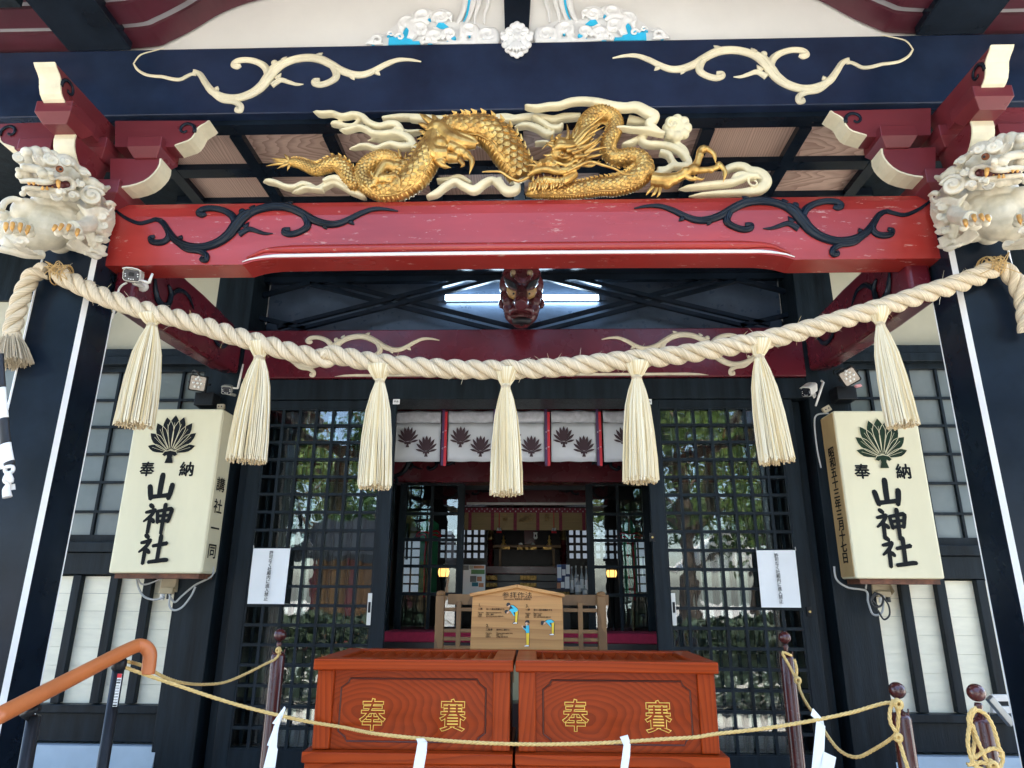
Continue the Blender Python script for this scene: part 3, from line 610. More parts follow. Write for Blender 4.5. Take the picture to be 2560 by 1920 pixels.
BR={'山':[[(.48,.98,.07),(.51,.9,.10),(.5,.6,.10),(.5,.26,.09)],[(.08,.56,.07),(.13,.5,.09),(.17,.3,.09),(.22,.10,.08)],[(.18,.17,.08),(.5,.2,.065),(.85,.24,.08)],[(.86,.62,.06),(.90,.56,.10),(.88,.35,.09),(.83,.10,.07)]],
 '神':NE+[[(.46,.76,.05),(.49,.55,.055),(.52,.35,.05)],[(.48,.74,.045),(.7,.78,.05),(.93,.81,.07),(.91,.6,.06),(.86,.38,.05)],[(.52,.58,.04),(.88,.61,.04)],[(.53,.40,.045),(.86,.43,.045)],[(.69,.99,.05),(.71,.9,.07),(.70,.5,.065),(.69,.0,.05)]],
 '社':NE+[[(.47,.60,.045),(.7,.64,.055),(.94,.69,.065)],[(.68,.95,.05),(.71,.88,.07),(.70,.55,.065),(.69,.16,.06)],[(.40,.08,.05),(.7,.12,.06),(.92,.15,.065),(1.04,.15,.05)]]}
def brush(mb, ch, c, size, ex, ez, ey):
    for k,st in enumerate(BR[ch]):
        P=[Vec((x,y,0)) for x,y,_ in st]; r=[w*.78+.022 for *_,w in st]
        P,r=spline(P,r,14); L=[];Rr=[]
        for i,p in enumerate(P):
            t=(P[min(i+1,13)]-P[max(i-1,0)]).normalized(); n=Vec((-t.y,t.x,0)); L.append(p+n*r[i]); Rr.append(p-n*r[i])
        t0=(P[0]-P[1]).normalized(); t1=(P[-1]-P[-2]).normalized()
        ring=L+[P[-1]+t1*r[-1]*.7]+Rr[::-1]+[P[0]+t0*r[0]*.6]
        vs=[Vec(c)+ex*((q.x-.5)*size)+ez*((q.y-.5)*size)+ey*(.0006*k) for q in ring]
        n=14; f=[(i,i+1,2*n-i-1,2*n-i) for i in range(n-1)]
        f=[(i,i+1,2*n-1-i,2*n-i) for i in range(n-1)]+[(n-1,n,n+1),(0,2*n,2*n+1)]
        mb.add(vs,f)
def crest(mb, c, s, ex, ez, ey, gap=None, off=.0, thin=1.0):
    """fan of pointed leaves on a capped stem; s = overall height"""
    spec=[((0,1.0),.105),((.18,.955),.098),((-.18,.955),.098),((.365,.83),.09),((-.365,.83),.09),((.475,.62),.08),((-.475,.62),.08),((.49,.355),.066),((-.49,.355),.066)]
    b=Vec((0,.20)); 
    for k,(tip,w_) in enumerate(spec):
        d=Vec(tip)-b; l=1.0; q=Vec((-d[1],d[0])).normalized(); pts=[]
        for t,h in ((.16,.25),(.35,.62),(.55,.92),(.70,1),(.84,.72),(.94,.33)): pts.append((t,h))
        w_*=thin; Lp=[b+d*(t*l)+q*(h*w_) for t,h in pts]; Rp=[b+d*(t*l)-q*(h*w_) for t,h in pts]
        ring=[b+d*(.10*l)]+Lp+[b+d*l]+Rp[::-1]
        mb.add([Vec(c)+ex*(p[0]*s)+ez*((p[1]-.5)*s)+ey*(off+.0004*(len(spec)-k)) for p in ring],[tuple(range(len(ring)))])
        if gap:
            path=[Vec(c)+ex*(p[0]*s)+ez*((p[1]-.5)*s)+ey*(off+.0004*(len(spec)-k)+.0006) for p in Lp+[b+d*l]+Rp[::-1]]
            gap.tube(path,.0055*s,4)
            gap.tube([Vec(c)+ex*(p[0]*s)+ez*((p[1]-.5)*s)+ey*(off+.0004*(len(spec)-k)+.0006) for p in (b+d*(.12*l),b+d*(.8*l))],.003*s,4)
    cap=[(-.16,.17),(-.12,.235),(0,.26),(.12,.235),(.16,.17),(.11,.135),(.06,.165),(.05,.12),(.085,0),(-.085,0),(-.05,.12),(-.06,.165),(-.11,.135)]
    z=off+.0052 if gap else off+.0044
    mb.add([Vec(c)+ex*(x*s)+ez*((y-.5)*s)+ey*z for x,y in cap],[tuple(range(len(cap)))])
    if gap:
        gap.tube([Vec(c)+ex*(x*s)+ez*((y-.5)*s)+ey*(z+.0004) for x,y in cap[-1:]+cap[:6]],.007*s,4)
# ------------------------------------------------------------------ sign boxes
def sign_box(s, label, crest_mat, side_text):
    y0=4.0; D=lambda x,y:A('D',x,y,y0)
    if s<0: tl_,tr_,br_,bl_=D(290,884),D(476,882),D(441,1240),D(238,1237)
    else: tl_,tr_,br_,bl_=D(1822,885),D(1986,900),D(2036,1251),D(1836,1250)
    xl=(tl_.x+bl_.x)/2; xr=(tr_.x+br_.x)/2; zt=(tl_.z+tr_.z)/2; zb=(bl_.z+br_.z)/2
    if s>0: xl=1.885; xr=2.375; zt=2.555
    r=thing('sign_box',((xl+xr)/2,4.1,zb),label,'sign','cream sign boxes on the hall posts')
    b=MB().box((xl,y0,zb),(xr,4.19,zt)).build('case',SIGN,r,bev=.012,bseg=3)
    xi=xr if s<0 else xl
    MB().box((xi-.0035,4.012,zb+.012),(xi+.0035,4.18,zt-.012)).build('side_panel',SIGN if s<0 else SIGNS,r)
    MB().box((xl+.03,4.02,zb-.028),(xr-.02,4.188,zb-.001)).build('bottom_bracket',mk('rusty_bracket',(.16,.06,.03),.7,var=(20,.3)) if s<0 else bpy.data.materials['rusty_bracket'],r)
    yf=3.9985; P=lambda x,y:A('D',x,y,yf)
    mb=MB(); gp=MB()
    if s<0: cc,cs,h1,h2=P(373,948),None,P(318,1013),P(403,1013)
    else: cc,cs,h1,h2=P(1902,957),None,P(1862,1018),P(1951,1018)
    crest(mb,cc,.30,EXX,EZZ,EYY,gp,thin=1.2); e=mb.build('leaf_emblem',crest_mat,r); gp.build('emblem_lines',SIGN,e)
    for ch,p in zip('奉納',(h1,h2)): mb=MB(); put(mb,text_mesh(ch,.03),p,.092,EXX,EZZ,EYY); mb.build('letter',INK,r)
    for ch,(x,y) in zip('山神社',((347,1053),(341,1120),(331,1186)) if s<0 else ((1914,1065),(1926,1132),(1939,1192))): mb=MB(); brush(mb,ch,P(x,y),.176 if ch!='山' else .172,EXX,EZZ,EYY); mb.build('letter',INK,r)
    mb=MB(); ex=Vec((0,1,0)) if s<0 else Vec((0,-1,0)); ey=Vec((1,0,0)) if s<0 else Vec((-1,0,0)); X=xr+.005 if s<0 else xl-.005
    if s<0: t_=AX('D',466,1043,X); b_=AX('D',442,1188,X); t_.y=b_.y=4.09
    else: t_=AX('D',1793,978,X); b_=AX('D',1824,1205,X); t_.y=b_.y=4.09
    for i_,ch in enumerate(side_text): mb=MB(); put(mb,text_mesh(ch,.018 if s<0 else .028),t_+(b_-t_)*(i_/(len(side_text)-1)),.09 if s<0 else .066,ex,EZZ,ey,wid=1.3); mb.build('letter',INK,r)
    return r
sign_box(-1,'cream sign box with black leaf emblem and plain cream side','1' and INK,'講社一同')
sign_box(1,'cream sign box with dark green leaf emblem and tan side',INKG,'昭和五十三年三月十七日')
# sockets and cables under the signs
def cable(pts, r, mat, label, cat='cable', group=None):
    P=[Vec(p) for p in pts]
    o=MB().tube(P,r,8,n=len(P)*6).build('power_cable',mat,None,True); return tag(o,label,cat,group)
def ff(f,Y,*pts): return [A(f,x,y,Y) for x,y in pts]
def socket(f,x,y,w,h,label):
    c=A(f,x,y,4.20); o=thing('socket_box',(c.x,4.24,c.z-.04),label,'socket box','outdoor socket boxes under the signs')
    MB().prism([(c.x-w,4.19,c.z+h),(c.x+w,4.19,c.z+h),(c.x+w*1.1,4.15,c.z-h*.5),(c.x+w*1.1,4.15,c.z-h),(c.x-w*1.1,4.15,c.z-h),(c.x-w*1.1,4.15,c.z-h*.5)][:3]+[(c.x+w*1.1,4.19,c.z-h),(c.x-w*1.1,4.19,c.z-h),(c.x-w*1.1,4.19,c.z-h*.5)],(0,.08,0)).build('cover',SOCK,o,bev=.005)
    MB().box((c.x-w*.8,4.165,c.z-h*1.2),(c.x+w*.8,4.19,c.z-h*.45)).build('flap',SOCK,o,bev=.004)
    MB().tube([(c.x-w*.4,4.17,c.z-h*1.2),(c.x-w*.4,4.17,c.z-h*1.9)],.013,10).build('plug',WHITE,o); MB().tube([(c.x+w*.4,4.17,c.z-h*1.2),(c.x+w*.4,4.17,c.z-h*1.8)],.013,10).build('plug',CABB,o)
socket('7',1045,525,.05,.05,'beige outdoor socket box under the left sign box'); socket('9',1330,550,.05,.045,'beige outdoor socket box with black plug under the right sign box')
cable(ff('7',4.14,(1310,420),(1300,480),(1200,535),(1120,600),(1075,640),(1048,610),(1040,590)),.006,CABLE,'grey cable running down from the left sign box edge to its socket box')
cable(ff('7',4.10,(1200,545),(1175,600),(1120,670),(1070,690),(1040,660),(1045,600)),.006,CABLE,'grey cable hanging in a low loop under the left socket box')
cable(ff('7',4.10,(835,460),(850,545),(885,605),(950,625),(1010,610)),.006,CABLE,'grey cable curving from under the left sign across the white boards')
cable(ff('7',4.10,(840,465),(860,520),(900,530),(980,500),(1050,462)),.005,CABLE,'short grey cable sagging just below the bottom edge of the left sign')
cable(ff('9',4.10,(1045,420),(1060,500),(1130,550),(1240,570),(1255,640),(1285,715),(1340,700),(1350,600)),.006,CABLE,'grey cable bent round the lower corner of the right sign box')
cable(ff('9',4.10,(1240,560),(1250,520),(1310,505),(1350,510)),.005,CABLE,'short grey cable arched below the right sign box edge')
cable(ff('9',4.09,(1300,580),(1270,620),(1290,665),(1335,660),(1345,610),(1310,590),(1280,625),(1320,670)),.006,CABB,'black cable coiled up beneath the right socket box')
cable(ff('9',4.08,(1340,600),(1380,660),(1385,720),(1350,745),(1315,690)),.005,CABB,'thin black cable hanging in a loop over the right white boards')
cable(ff('6',4.08,(1010,1065),(940,1075),(925,1130),(940,1280),(965,1400)),.005,CABLE,'grey cable along the upper left edge of the right sign box')
cable([A('C',180,325,2.84),A('C',110,370,2.85),A('C',75,440,2.86),A('C',50,600,2.84),A('C',0,760,2.83)],.005,PLAST,'white cable dropping from the camera beside the left pillar')
cable([A('C',50,600,2.87),A('C',60,650,2.87),A('C',15,700,2.87)],.008,CABB,'black cable bend behind the rope beside the left pillar')
for f,x,y,lb in (('4',1358,1025,'small pale adapter with dark holes on top of the left sign box'),('F',800,1080,'small pale adapter with dark holes above the right sign box')):
    p=A(f,x,y,4.08); o=thing('power_adapter',p,lb,'adapter'); MB().obox(p,(.022,0,.012 if f=='F' else 0),(0,.012,0),(-.009 if f=='F' else 0,0,.016)).build('body',SOCK,o,bev=.003)
    for d in (-.009,.009): MB().lathe((p.x+d,p.y-.0125,p.z+(d*.5 if f=='F' else 0)),[(.0045,0),(.0045,.001),(.0001,.001)],10,(0,-1,0)).build('hole',CABB,o)
# ------------------------------------------------------------------ notices
def notice(f, pts, txt, label):
    P=[A(f,x,y,4.195) for x,y in pts]
    n=Vec((0,-.002,0)); vs=[]
    o=MB()
    W=8
    for j in range(W+1):
        for i in range(5):
            u,v=i/4,j/W; p=(P[0]*(1-u)+P[1]*u)*(1-v)+(P[3]*(1-u)+P[2]*u)*v; vs.append(p+Vec((0,-.0025*math.sin(u*5+v*3)-.002,0)))
    fs=[(j*5+i,j*5+i+1,(j+1)*5+i+1,(j+1)*5+i) for j in range(W) for i in range(4)]
    o.add(vs,fs); o.add([v+Vec((0,.002,0)) for v in vs],[f_[::-1] for f_ in fs])
    r=thing('notice_paper',(P[0]+P[2])/2,label,'notice','laminated notices tied to the lattice doors')
    pg=o.build('sheet',PAPER,r,True)
    mb=MB(); a,b=A(f,*txt[0],4.186),A(f,*txt[1],4.186); column(mb,'許可なく社殿内に進入禁止',a,b,.0255,bold=.012); mb.build('lettering',INK,r)
    for k in (0,1):
        c=(P[k]+P[3-k])/2; e=P[k]; MB().tube([e+Vec((0,-.004,.018)),e+Vec((.002,-.002,.0)),e+Vec((.0,.004,-.006))],.003,6).build('tie',CABLE,r)
notice('7',((1558,310),(1784,310),(1748,652),(1520,650)),((1668,335),(1633,618)),'white laminated notice with one column of black writing on the left lattice door')
notice('9',((566,322),(806,320),(842,674),(598,672)),((690,352),(720,635)),'white laminated notice curling at its edges on the right lattice door')
for f,x,y,lb in (('5',468,992,'small white plate with two characters on the door lintel beside the third tassel'),('5',2018,992,'small white plate half hidden by the fifth tassel on the door lintel')):
    p=A(f,x,y,4.19); o=thing('name_plate',p,lb,'plate'); MB().box((p.x-.022,4.195,p.z-.017),(p.x+.022,4.199,p.z+.017)).build('plate',PAPER,o)
    mb=MB(); put(mb,text_mesh('中央',.01),(p.x,4.1935,p.z),.016,EXX,EZZ,EYY); mb.build('lettering',INK,o)
# ------------------------------------------------------------------ cameras and floodlights
def rot_frame(dirv, upv=(0,0,1)):
    f=Vec(dirv).normalized(); x=f.cross(Vec(upv)).normalized(); u=x.cross(f); return f,x,u
def rrect(w,h,r,n=5):
    pts=[]
    for cx,cz,a0 in ((w-r,h-r,0),(-w+r,h-r,90),(-w+r,-h+r,180),(w-r,-h+r,270)):
        for i in range(n+1): a=R_(a0+90*i/n); pts.append((cx+r*math.cos(a),cz+r*math.sin(a)))
    return pts
def security_camera(c, d, w, h, L, label, ant0, ant1, base_dir, roll=0, body=PLAST):
    f,x,u=rot_frame(d); 
    if roll: q=Matrix.Rotation(roll,3,f); x=q@x; u=q@u
    o=thing('security_camera',c,label,'camera','security cameras under the eaves')
    pr=rrect(w,h,min(w,h)*.5)
    MB().prism([c+x*a+u*b for a,b in pr],f*-L).build('body',body,o,bev=.004,smooth=False)
    MB().prism([c+f*.004+x*a*.9+u*b*.86 for a,b in pr],f*-.003).build('lens_plate',DARKG,o)
    mb=MB(); mb.obox(c+f*.0045+u*h*.15,x*w*.3,f*.001,u*h*.3); mb.build('lens',METB,o)
    mb=MB()
    for a,b in ((-.68,.25),(-.72,-.1),(.68,.1),(.64,-.25),(-.25,-.6),(0,-.64),(.25,-.6)): mb.sph(c+f*.0045+x*a*w+u*b*h,w*.085,8,6)
    mb.build('led',LEDC,o,True)
    mb=MB(); mb.prism([c+f*.012+u*(h*1.06)+x*(a*w*1.05)-u*(abs(a)**3*.3*h) for a in (-1,-.6,0,.6,1)]+[c+f*.012+u*(h*1.06+.004)+x*(a*w*1.05)-u*(abs(a)**3*.3*h) for a in (1,.6,0,-.6,-1)],f*-(L*.9)); mb.build('sun_hood',body,o)
    mb=MB(); mb.tube([ant0,ant0+(ant1[0]-ant0)*.98],.006,8); mb.tube([ant1[0],ant1[1]],[.0075,.0055],8); mb.build('antenna',PLAST,o,True)
    mb=MB(); e=c-f*L*.8-u*h; mb.tube([e,e+Vec(base_dir)*.6,e+Vec(base_dir)],.010,8); mb.lathe(e+Vec(base_dir),[(.0001,0),(.026,0),(.026,.01),(.0001,.012)],14,Vec(base_dir).normalized()); mb.build('mount',body,o,True)
c1=A('C',238,235,2.80)
security_camera(c1,(.42,-1,-.38),.037,.030,.10,'white security camera with bent antenna beside the left pillar under the red beam',A('C',350,295,2.80),(A('C',450,330,2.80),A('C',495,215,2.80)),(-.02,.10,.03))
c2=A('C',1395,1640,4.02)
security_camera(c2,(.35,-1,-.45),.030,.026,.08,'small grey security camera with raised antenna above the left sign',A('C',1478,1610,4.02),(A('C',1535,1615,4.02),A('C',1600,1320,4.02)),(-.0,.12,.02),body=mk('grey_camera_paint',(.42,.42,.36),.4))
c3=A('F',415,755,4.0)
security_camera(c3,(-.75,-.75,-.55),.030,.030,.12,'white security camera pointing down left with drooping antenna above the right sign',A('F',700,540,4.02),(A('F',740,570,4.0),A('F',598,1015,3.97)),(.05,.12,.02),R_(-14))
def floodlight(c, d, roll, label):
    f,x,u=rot_frame(d); q=Matrix.Rotation(roll,3,f); x=q@x; u=q@u; s=.047
    o=thing('floodlight',c,label,'floodlight','square LED floodlights above the signs')
    MB().prism([c+x*a+u*b for a,b in rrect(s*1.1,s*1.1,.012)],f*-.04).build('housing',METB,o,bev=.003)
    MB().prism([c+f*.003+x*a+u*b for a,b in rrect(s*.92,s*.92,.010)],f*-.003).build('reflector',LED,o)
    mb=MB()
    for a,b in ((-.5,0),(0,0),(.5,0),(-.25,.5),(.25,.5),(-.25,-.5),(.25,-.5),(0,.82)): mb.sph(c+f*.004+x*a*s+u*b*s,.0088,10,6)
    mb.build('led',LEDC,o,True)
    mb=MB(); mb.obox(c-f*.075,x*.035,u*.02,f*.03); mb.tube([c-f*.04-x*s*1.2,c-f*.1-x*s*1.2,c-f*.1+x*s*1.2,c-f*.04+x*s*1.2],.007,6); mb.build('bracket',METB,o)
    MB().tube([c-f*.02+u*s*1.1,c+u*(s*1.5)+x*.02,c-f*.06+u*(s*1.55)+x*.05,c-f*.1+u*s*1.0+x*.06],.005,7,n=16).build('lead',CABB,o,True)
    MB().box((c.x-.05,4.08,c.z-.12),(c.x+.07,4.19,c.z-.035)).build('junction_box',METB,o,bev=.004)
floodlight(A('4',1215,880,4.0),(.3,-1,-.3),R_(-5),'square LED floodlight above the left sign box, hung from the tie beam')
floodlight(A('F',1235,465,4.0),(-.35,-1,-.42),R_(26),'tilted square LED floodlight above the right sign box')
o=MB().obox(A('F',1395,640,4.02),(.018,0,.003),(0,.012,0),(-.004,0,.008)).build('pink_tag',mk('pink_plastic',(.75,.35,.36),.5),None,bev=.004); tag(o,'small pink plastic tag under the tilted floodlight','tag')
# ------------------------------------------------------------------ sacred rope and tassels
YR=2.735
RP=ff('4',YR,(350,205),(480,272),(620,340),(760,392),(900,435),(1060,475),(1250,530),(1440,590),(1620,640),(1800,690),(2000,728))+ff('5',YR,(60,700),(300,745),(500,770),(700,787),(900,797),(1100,799),(1300,793),(1500,780),(1700,758),(1900,735))+ff('6',YR,(0,716),(200,688),(400,655),(600,618),(800,573),(1000,518),(1200,458),(1400,396),(1600,330),(1800,268),(1950,212),(2030,165))
sr_=thing('sacred_rope',((RP[0]+RP[-1])/2),'thick twisted hemp rope sagging between the two porch pillars with frayed hanging ends','rope')
def rope_strands(P, R, pitch, parent, mat, name='rope_strand', seg=12, step=None, taper=None):
    P2,_=spline(P,[1]*len(P),len(P)*14)
    L=[0]
    for a,b in zip(P2,P2[1:]): L.append(L[-1]+(b-a).length)
    for k in range(3):
        Q=[];rr=[]
        for i,p in enumerate(P2):
            t=(P2[min(i+1,len(P2)-1)]-P2[max(i-1,0)]).normalized(); n=Vec((0,-1,0)); n=(n-t*n.dot(t)).normalized(); b=t.cross(n)
            a=2*math.pi*L[i]/pitch+k*2*math.pi/3; q=1 if not taper else taper(L[i]/L[-1])
            wob=1+.03*math.sin(L[i]*23+k*2)
            Q.append(p+(n*math.cos(a)+b*math.sin(a))*R*.57*q*wob); rr.append(R*.495*q*wob)
        o=MB().tube(Q,rr,seg,v0=k*.37).build(name,mat,parent,True)
rope_strands(RP,.041,.228,sr_,ROPE)
TL=ff('4',2.74,(300,195),(262,190),(205,215),(165,275),(130,350),(105,430),(85,510),(70,590))
rope_strands(TL,.036,.19,sr_,ROPE,'rope_tail')
TR=ff('6',2.74,(2060,160),(2100,190),(2150,235),(2185,300),(2215,380),(2225,460),(2235,560))
rope_strands(TR,.036,.19,sr_,ROPE,'rope_tail')
rnd=random.Random(5)
hb=MB(); RQ,_=spline(RP,[1]*len(RP),400)
for i in range(260):
    p=RQ[rnd.randrange(2,398)]; a=rnd.random()*6.28; d=Vec((rnd.gauss(0,.5),-abs(math.cos(a)),math.sin(a))).normalized(); l=.012+.03*rnd.random()
    q=p+d*.036; t=Vec((rnd.gauss(0,1),rnd.gauss(0,.4),rnd.gauss(0,.6))).normalized()
    hb.tube([q,q+t*l*.5+d*.004,q+t*l+d*.011+Vec((0,0,-.004))],[.0009,.0007,.0004],3)
hb=hb.build('stray_fibres',STRAW,sr_); hb['kind']='stuff'
def tuft(top, bot, r0, r1, n, name, parent, mat, flare=1.0):
    mb=MB(); ax=(bot-top); L=ax.length; t=ax.normalized(); e1=Vec((1,0,0)); e1=(e1-t*e1.dot(t)).normalized(); e2=t.cross(e1)
    for i in range(n):
        a=rnd.random()*2*math.pi; q=math.sqrt(rnd.random()); dd=e1*math.cos(a)+e2*math.sin(a); l=L*(.93+.09*rnd.random())
        mb.tube([top+dd*r0*q, top+t*l*.5+dd*(r0+(r1-r0)*.6)*q, top+t*l+dd*r1*q],[.0022,.0024,.0018],4)
    return mb.build(name,mat,parent)
tuft(A('4',70,585,2.74),A('4',78,765,2.74),.032,.078,340,'frayed_end',sr_,ROPE)
MB().sph(A('4',70,600,2.74),(.036,.036,.045)).build('end_binding',ROPE,sr_,True)
for f,x,y in (('4',300,195),('6',2075,150)):
    p=A(f,x,y,2.76); MB().obox(p,(.022,0,.006),(0,.03,0),(-.006,0,.034)).build('rope_hook',METB,sr_,bev=.004)
    q=A(f,x+(75 if f=='4' else -65),y+(20 if f=='4' else 15),2.735); mb=MB()
    for k in range(7):
        a=k*.9; mb.tube([q+Vec((.012*(k-3)*.8+.01*math.cos(a+j),-.044*math.cos(j*1.05),.044*math.sin(j*1.05))) for j in range(7)],.0028,5,n=22)
    for k in range(9): mb.tube([q+Vec((rnd.uniform(-.02,.02),-.045,rnd.uniform(-.02,.02))),q+Vec((rnd.uniform(-.05,.06),-.055,rnd.uniform(-.03,.05))),q+Vec((rnd.uniform(-.09,.09),-.05,rnd.uniform(-.07,.02)))],.002,4,n=8)
    mb.build('straw_tie',mk('twine_tie',(.55,.36,.14),.7) if f=='4' else bpy.data.materials['twine_tie'],sr_,True)
TS=[('4',(930,478),(936,522),(822,1140),126,'first straw tassel from the left, hanging in front of the left sign box'),
 ('4',(1597,650),(1595,722),(1512,1357),132,'straw tassel beside the raised camera antenna, next to the black-emblem sign'),
 ('5',(362,790),(368,866),(334,1520),114,'third straw tassel from the left, by the small white lintel plate'),
 ('5',(1150,810),(1141,896),(1146,1560),113,'middle straw tassel hanging in front of the white crest curtain'),
 ('5',(1950,770),(1946,842),(1967,1485),122,'fifth straw tassel from the left, at the right end of the crest curtain'),
 ('6',(588,635),(584,716),(694,1365),118,'sixth straw tassel from the left, in front of the right lattice door'),
 ('6',(1305,440),(1328,516),(1470,1140),105,'last straw tassel on the right, hanging over the right sign box')]
for f,k,wst,bt,hw,lb in TS:
    K=A(f,*k,YR); Wp=A(f,*wst,YR-.005); Bp=A(f,*bt,YR-.005); Bp=Vec((Wp.x+(Bp.x-Wp.x)*1.0,YR-.005,Bp.z)); rb_=rp(f,hw,Bp)*.88
    T=thing('straw_tassel',K,lb,'tassel','straw tassels hanging from the sacred rope')
    mb=MB(); L=(Bp-Wp).length; t=(Bp-Wp).normalized(); e1=(EXX-t*EXX.dot(t)).normalized(); e2=t.cross(e1); es=MB()
    for i in range(300):
        a=rnd.random()*2*math.pi; q=math.sqrt(rnd.random()) if i<120 else .88+.12*rnd.random()
        d0=e1*math.cos(a)+e2*math.sin(a); a2=a+rnd.gauss(0,.10); d1=e1*math.cos(a2)+e2*math.sin(a2)
        l=L*(.965+.05*rnd.random()); r_=rb_*(.95+.09*rnd.random()); P=[];rr=[]
        for j,(u,g) in enumerate(((0,.24),(.04,.30),(.14,.50),(.3,.72),(.55,.88),(.8,.97),(1,1.0))):
            dd=d0*(1-u)+d1*u; P.append(Wp+t*(l*u)+dd*(r_*g*q*(1+.03*math.sin(i+j))))
        w_=.0019+.0013*rnd.random()
        mb.tube(P,[w_*.8,w_,w_,w_,w_,w_,w_],4,v0=rnd.random())
        es.sph(P[-1],(w_*1.02,w_*1.02,.001),5,3) if q<.97 else None
    mb.build('straw_bundle',STRAW,T); es.build('cut_ends',STRAWE,T)
    mb=MB(); mb.lathe(Wp,[(rb_*.20,.006),(rb_*.27,.004),(rb_*.27,-.018),(rb_*.22,-.022)],18,t*-1)
    for j in range(4): mb.tube([Wp+t*(.002+.005*j)+(e1*math.cos(b)+e2*math.sin(b))*rb_*.275 for b in [2*math.pi*i/20 for i in range(21)]],.0028,5)
    mb.build('binding',ROPE,T,True)
    mb=MB()
    for i in range(70):
        a=2*math.pi*i/70; dd=e1*math.cos(a)+e2*math.sin(a); k2=K+t*-.0+Vec((0,0,0)); sp_=EXX*math.cos(a)*.052+Vec((0,1,0))*math.sin(a)*.043
        mb.tube([K+sp_*1.0+Vec((0,0,.012)),K+(Wp-K)*.5+sp_*.62,Wp+dd*rb_*.24],[.0052,.005,.0042],5,v0=rnd.random(),n=7)
    mb.build('knot',STRAW,T,True)
# ------------------------------------------------------------------ offering boxes
def key_outline(x0,x1,z0,z1,y,n=.03):
    c=[(x0+n,z1),(x1-n,z1),(x1-n*.8,z1-n*.45),(x1,z1-n),(x1,z0+n),(x1-n*.8,z0+n*.45),(x1-n,z0),(x0+n,z0),(x0+n*.8,z0+n*.45),(x0,z0+n),(x0,z1-n),(x0+n*.8,z1-n*.45)]
    return [Vec((a,y,b)) for a,b in c]
YB=2.56
def offering_box(x0,x1,label,t1,t2):
    o=thing('offering_box',((x0+x1)/2,YB+.4,.42),label,'offering box','wooden offering boxes side by side')
    W_=KEY; PN=KEYP[0 if x0<-.3 else 1]; zt=1.2725; D=.47; fx=.011; i0,i1=x0+fx,x1-fx
    f=MB()
    f.box((x0,YB-.012,zt-.038),(x1,YB+.05,zt)); f.box((x0,YB+D-.05,zt-.038),(x1,YB+D,zt)); f.box((x0,YB+.0505,zt-.0375),(x0+.075,YB+D-.0505,zt-.0005)); f.box((x1-.075,YB+.0505,zt-.0375),(x1,YB+D-.0505,zt-.0005))
    f.build('top_frame',W_,o,bev=.005)
    s=MB()
    for k in range(11):
        y=0; xx=x0+.075+(x1-x0-.15)*(k+.5)/11
        s.prism([Vec((xx-.022,YB+.051,zt-.040)),Vec((xx,YB+.051,zt-.006)),Vec((xx+.022,YB+.051,zt-.040))],(0,D-.102,0))
    s.build('slats',W_,o)
    MB().box((x0+.05,YB+.08,zt-.35),(x1-.05,YB+D-.08,zt-.34)).build('inner_tray',INDW,o)
    b=MB(); z1=zt-.0385; z0=.9805
    for q0,q1 in ((i0,i0+.06),(i1-.06,i1)): MB().box((q0,YB+.012,z0),(q1,YB+.075,z1)).build('corner_post',KEYV,o,bev=.004)
    pn=MB().box((i0+.0605,YB+.026,z0),(i1-.0605,YB+.06,z1)).build('front_panel',PN,o)
    zb=1.005; n_=.03
    rim=key_outline(i0+.085,i1-.085,zb,z1-.028,YB+.0255)
    mb=MB(); mb.tube(rim+rim[:1],.0028,5); mb.build('carved_border',mk('groove_dark_wood',(.07,.012,.005),.4) if x0<-.3 else bpy.data.materials['groove_dark_wood'],pn)
    MB().prism([Vec((p.x,YB+.0262,p.z)) for p in key_outline(i0+.088,i1-.088,zb+.003,z1-.031,0)],(0,-.004,0)).build('raised_field',PN,pn,bev=.003)
    for yy in (0,1): MB().box((i0+.001,YB+.08,.60),(i0+.03,YB+D-.08,z1)).build('side_panel',W_,o) if yy==0 else MB().box((i1-.03,YB+.08,.60),(i1-.001,YB+D-.08,z1)).build('side_panel',W_,o)
    MB().box((i0+.03,YB+D-.06,.6),(i1-.03,YB+D-.03,z1)).build('back_panel',W_,o)
    bs=MB(); bs.box((x0-.012+.012*(x0>-.1),YB-.02,.945),(x1+.012-.012*(x0<-.1),YB+D,.979)); bs.box((x0-.004+.006*(x0>-.1),YB-.008,.43),(x1+.004-.006*(x0<-.1),YB+D-.01,.944)); bs.build('base',W_,o,bev=.004)
    for ch,t in (('奉',t1),('賽',t2)):
        gl=MB(); fl=MB()
        p=A('D',*t,YB+.021); sz=.106
        put(gl,text_mesh(ch,.012,.016,True),p,sz,EXX,EZZ,EYY,wid=.86); put(fl,text_mesh(ch,.012),Vec((p.x,YB+.0208,p.z)),sz,EXX,EZZ,EYY,wid=.86)
        g=fl.build('letter',PN,pn); gl.build('gold_outline',LGOLD,g,True)
xa=A('D',678,1446,YB).x; xm=A('D',1111,1446,YB).x; xb=A('D',1552,1458,YB).x
offering_box(xa,xm-.004,'polished wooden offering box with slatted top on the handrail side',(805,1543),(978,1545))
offering_box(xm+.004,xb,'polished wooden offering box with slatted top, beside the knotted rope post',(1243,1545),(1422,1548))
